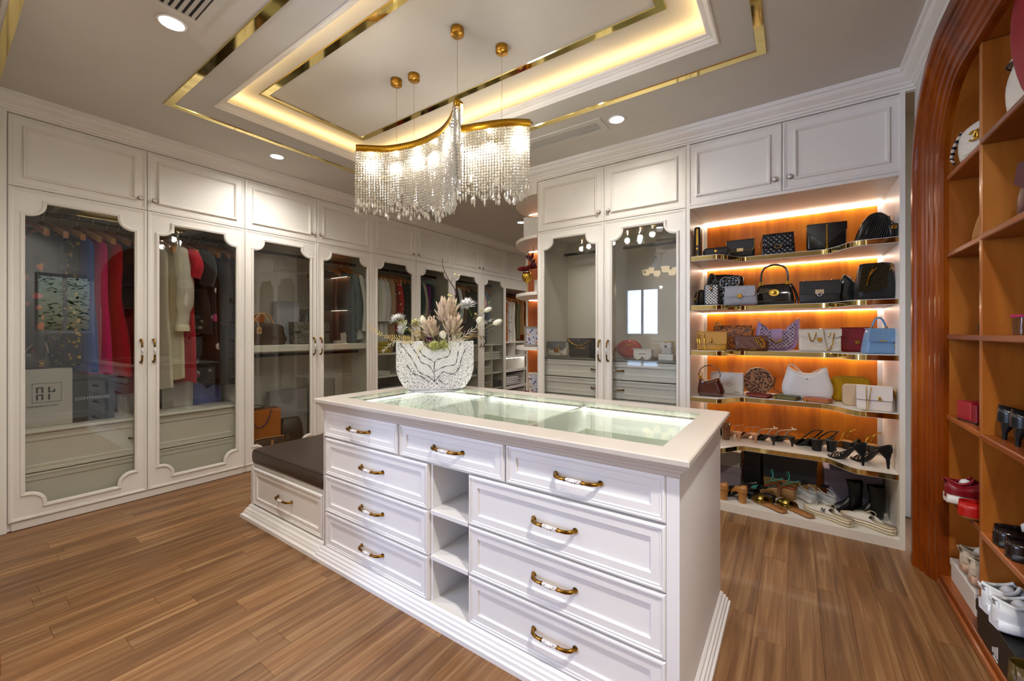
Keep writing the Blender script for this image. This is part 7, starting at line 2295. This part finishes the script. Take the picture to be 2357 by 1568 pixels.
# ------------------------------------------------------------------ jewellery under the island glass
GJ = 'jewellery under the island glass'
def ring_(label, x, y, z, r_, m, rot, gem=None):
    t = thing('bracelet' if r_ > .02 else 'ring', label, 'jewellery', (x, y, z), rot, GJ)
    obj('hoop', MB().tube([(r_ * cos(a), 0, r_ * sin(a)) for a in [2 * pi * i / 24 for i in range(24)]], r_ * .09, 6, 0, True), m, t)
    if gem:
        obj('gem', MB().lathe([(.001, -.006), (.008, 0), (.006, .004), (.001, .005)], 8, 0, (0, 0, r_ + .004), sm=False), gem, t)
ZT = .7138
ring_('silver ring display with a clear stone in the middle compartment', -1.385, 1.43, ZT + .036, .032, SILVER, (0, 0, .6), crystal())
ring_('gold pearl hoop standing in the middle compartment', -1.44, 1.42, ZT + .022, .02, GOLD, (0, 0, .9), WRUB)
ring_('small gold hoop beside the pearl one', -1.475, 1.44, ZT + .02, .018, GOLD, (0, 0, .2))
for i, (x_, y_, r_) in enumerate(((-2.02, 1.50, .03), (-1.93, 1.47, .034), (-1.87, 1.52, .03), (-1.80, 1.49, .032))):
    ring_(['gold cuff bracelet at the left of the glass display', 'gold bangle second from the left under the glass', 'gold bangle third from the left under the glass', 'gold chain bracelet fourth from the left under the glass'][i], x_, y_, ZT + r_ * 1.1 + .001, r_, GOLD, (.2, 0, .5 + i))
tag(obj('jewellery_cushion', MB().rings([[(p[0], p[1], z_) for p in rrect(w_, w_ * .5, .02, 3)] for z_, w_ in ((0, .22), (.02, .24), (.035, .2))], 0, True, True, True), cloth('#e6e4da', 90.), None, (-1.87, 1.72, ZT)), 'pale jewellery cushion in the left display compartment', 'cushion', GJ)
tag(obj('jewellery_tray', tray(-.2, .2, -.16, .16, 0, .05), paint('#e6e9e0', .45), None, (-.60, 1.62, ZT)), 'open white tray in the right display compartment', 'tray', GJ)
tag(obj('jewellery_tray', tray(-.2, .2, -.14, .14, 0, .05), paint('#e6e9e0', .45), None, (-1.24, 1.68, ZT)), 'open white tray in the middle display compartment', 'tray', GJ)

# ------------------------------------------------------------------ shaded chandelier in the room behind the photographer (reflected in the cabinet glass)
t = thing('shaded_chandelier', 'six-armed chandelier with cream shades, reflected in the display cabinet glass', 'chandelier', (-2.1, -1.5, CZ))
obj('stem', MB().lathe([(.06, 0), (.06, -.02), (.012, -.03), (.012, -.40), (.035, -.43), (.03, -.50), (.001, -.54)], 16), GOLD, t)
for i in range(6):
    a = 2 * pi * i / 6
    dx, dy = cos(a), sin(a)
    obj('arm', MB().tube(spline([(dx * .02, dy * .02, -.46), (dx * .14, dy * .14, -.52), (dx * .26, dy * .26, -.48), (dx * .28, dy * .28, -.42)], 4), .007, 6), GOLD, t)
    obj('shade', MB().lathe([(.055, -.40), (.08, -.30), (.078, -.30), (.053, -.40)], 18, 0, (dx * .28, dy * .28, 0), cap=False).lathe([(.053, -.30), (.055, -.40)], 18, 0, (dx * .28, dy * .28, 0), cap=False), emit('#ffe2b0', 5.), t)
l = bpy.data.lights.new('rear_lamp', 'POINT')
l.energy = 30
l.color = (1, .9, .78)
l.shadow_soft_size = .02
o = bpy.data.objects.new('rear_lamp', l)
C.objects.link(o)
o.location = (-2.1, -1.5, 2.15)

# ------------------------------------------------------------------ garden shrub outside the window by the arch (seen as a reflection in the wardrobe glass)
t = thing('shrub', 'leafy green shrub outside the window, reflected in the first wardrobe glass', 'shrub', (1.5, 1.5, 0))
pr = random.Random(3)
lf = MB()
for i in range(900):
    p = Vector((pr.uniform(-.35, .35), pr.uniform(-.9, .9), pr.uniform(.7, 2.6)))
    a, b_ = pr.uniform(0, 6.28), pr.uniform(-.6, .6)
    d = Vector((cos(a), sin(a), b_)) * pr.uniform(.07, .13)
    s_ = d.cross(Vector((0, 0, 1))).normalized() * .022
    lf.add([tuple(p), tuple(p + d * .5 + s_), tuple(p + d), tuple(p + d * .5 - s_), tuple(p + d * .5 + Vector((0, 0, .01)))], [(0, 1, 4), (1, 2, 4), (2, 3, 4), (3, 0, 4), (0, 3, 2, 1)], 0, False)
o = obj('foliage', lf, cloth('#8fd05a', 20.), t)
o['kind'] = 'stuff'
obj('trunk', MB().tube([(0, 0, 0), (.02, 0, .6), (0, .05, 1.3)], [.05, .04, .02], 8), cloth('#5a4632', 30.), t)
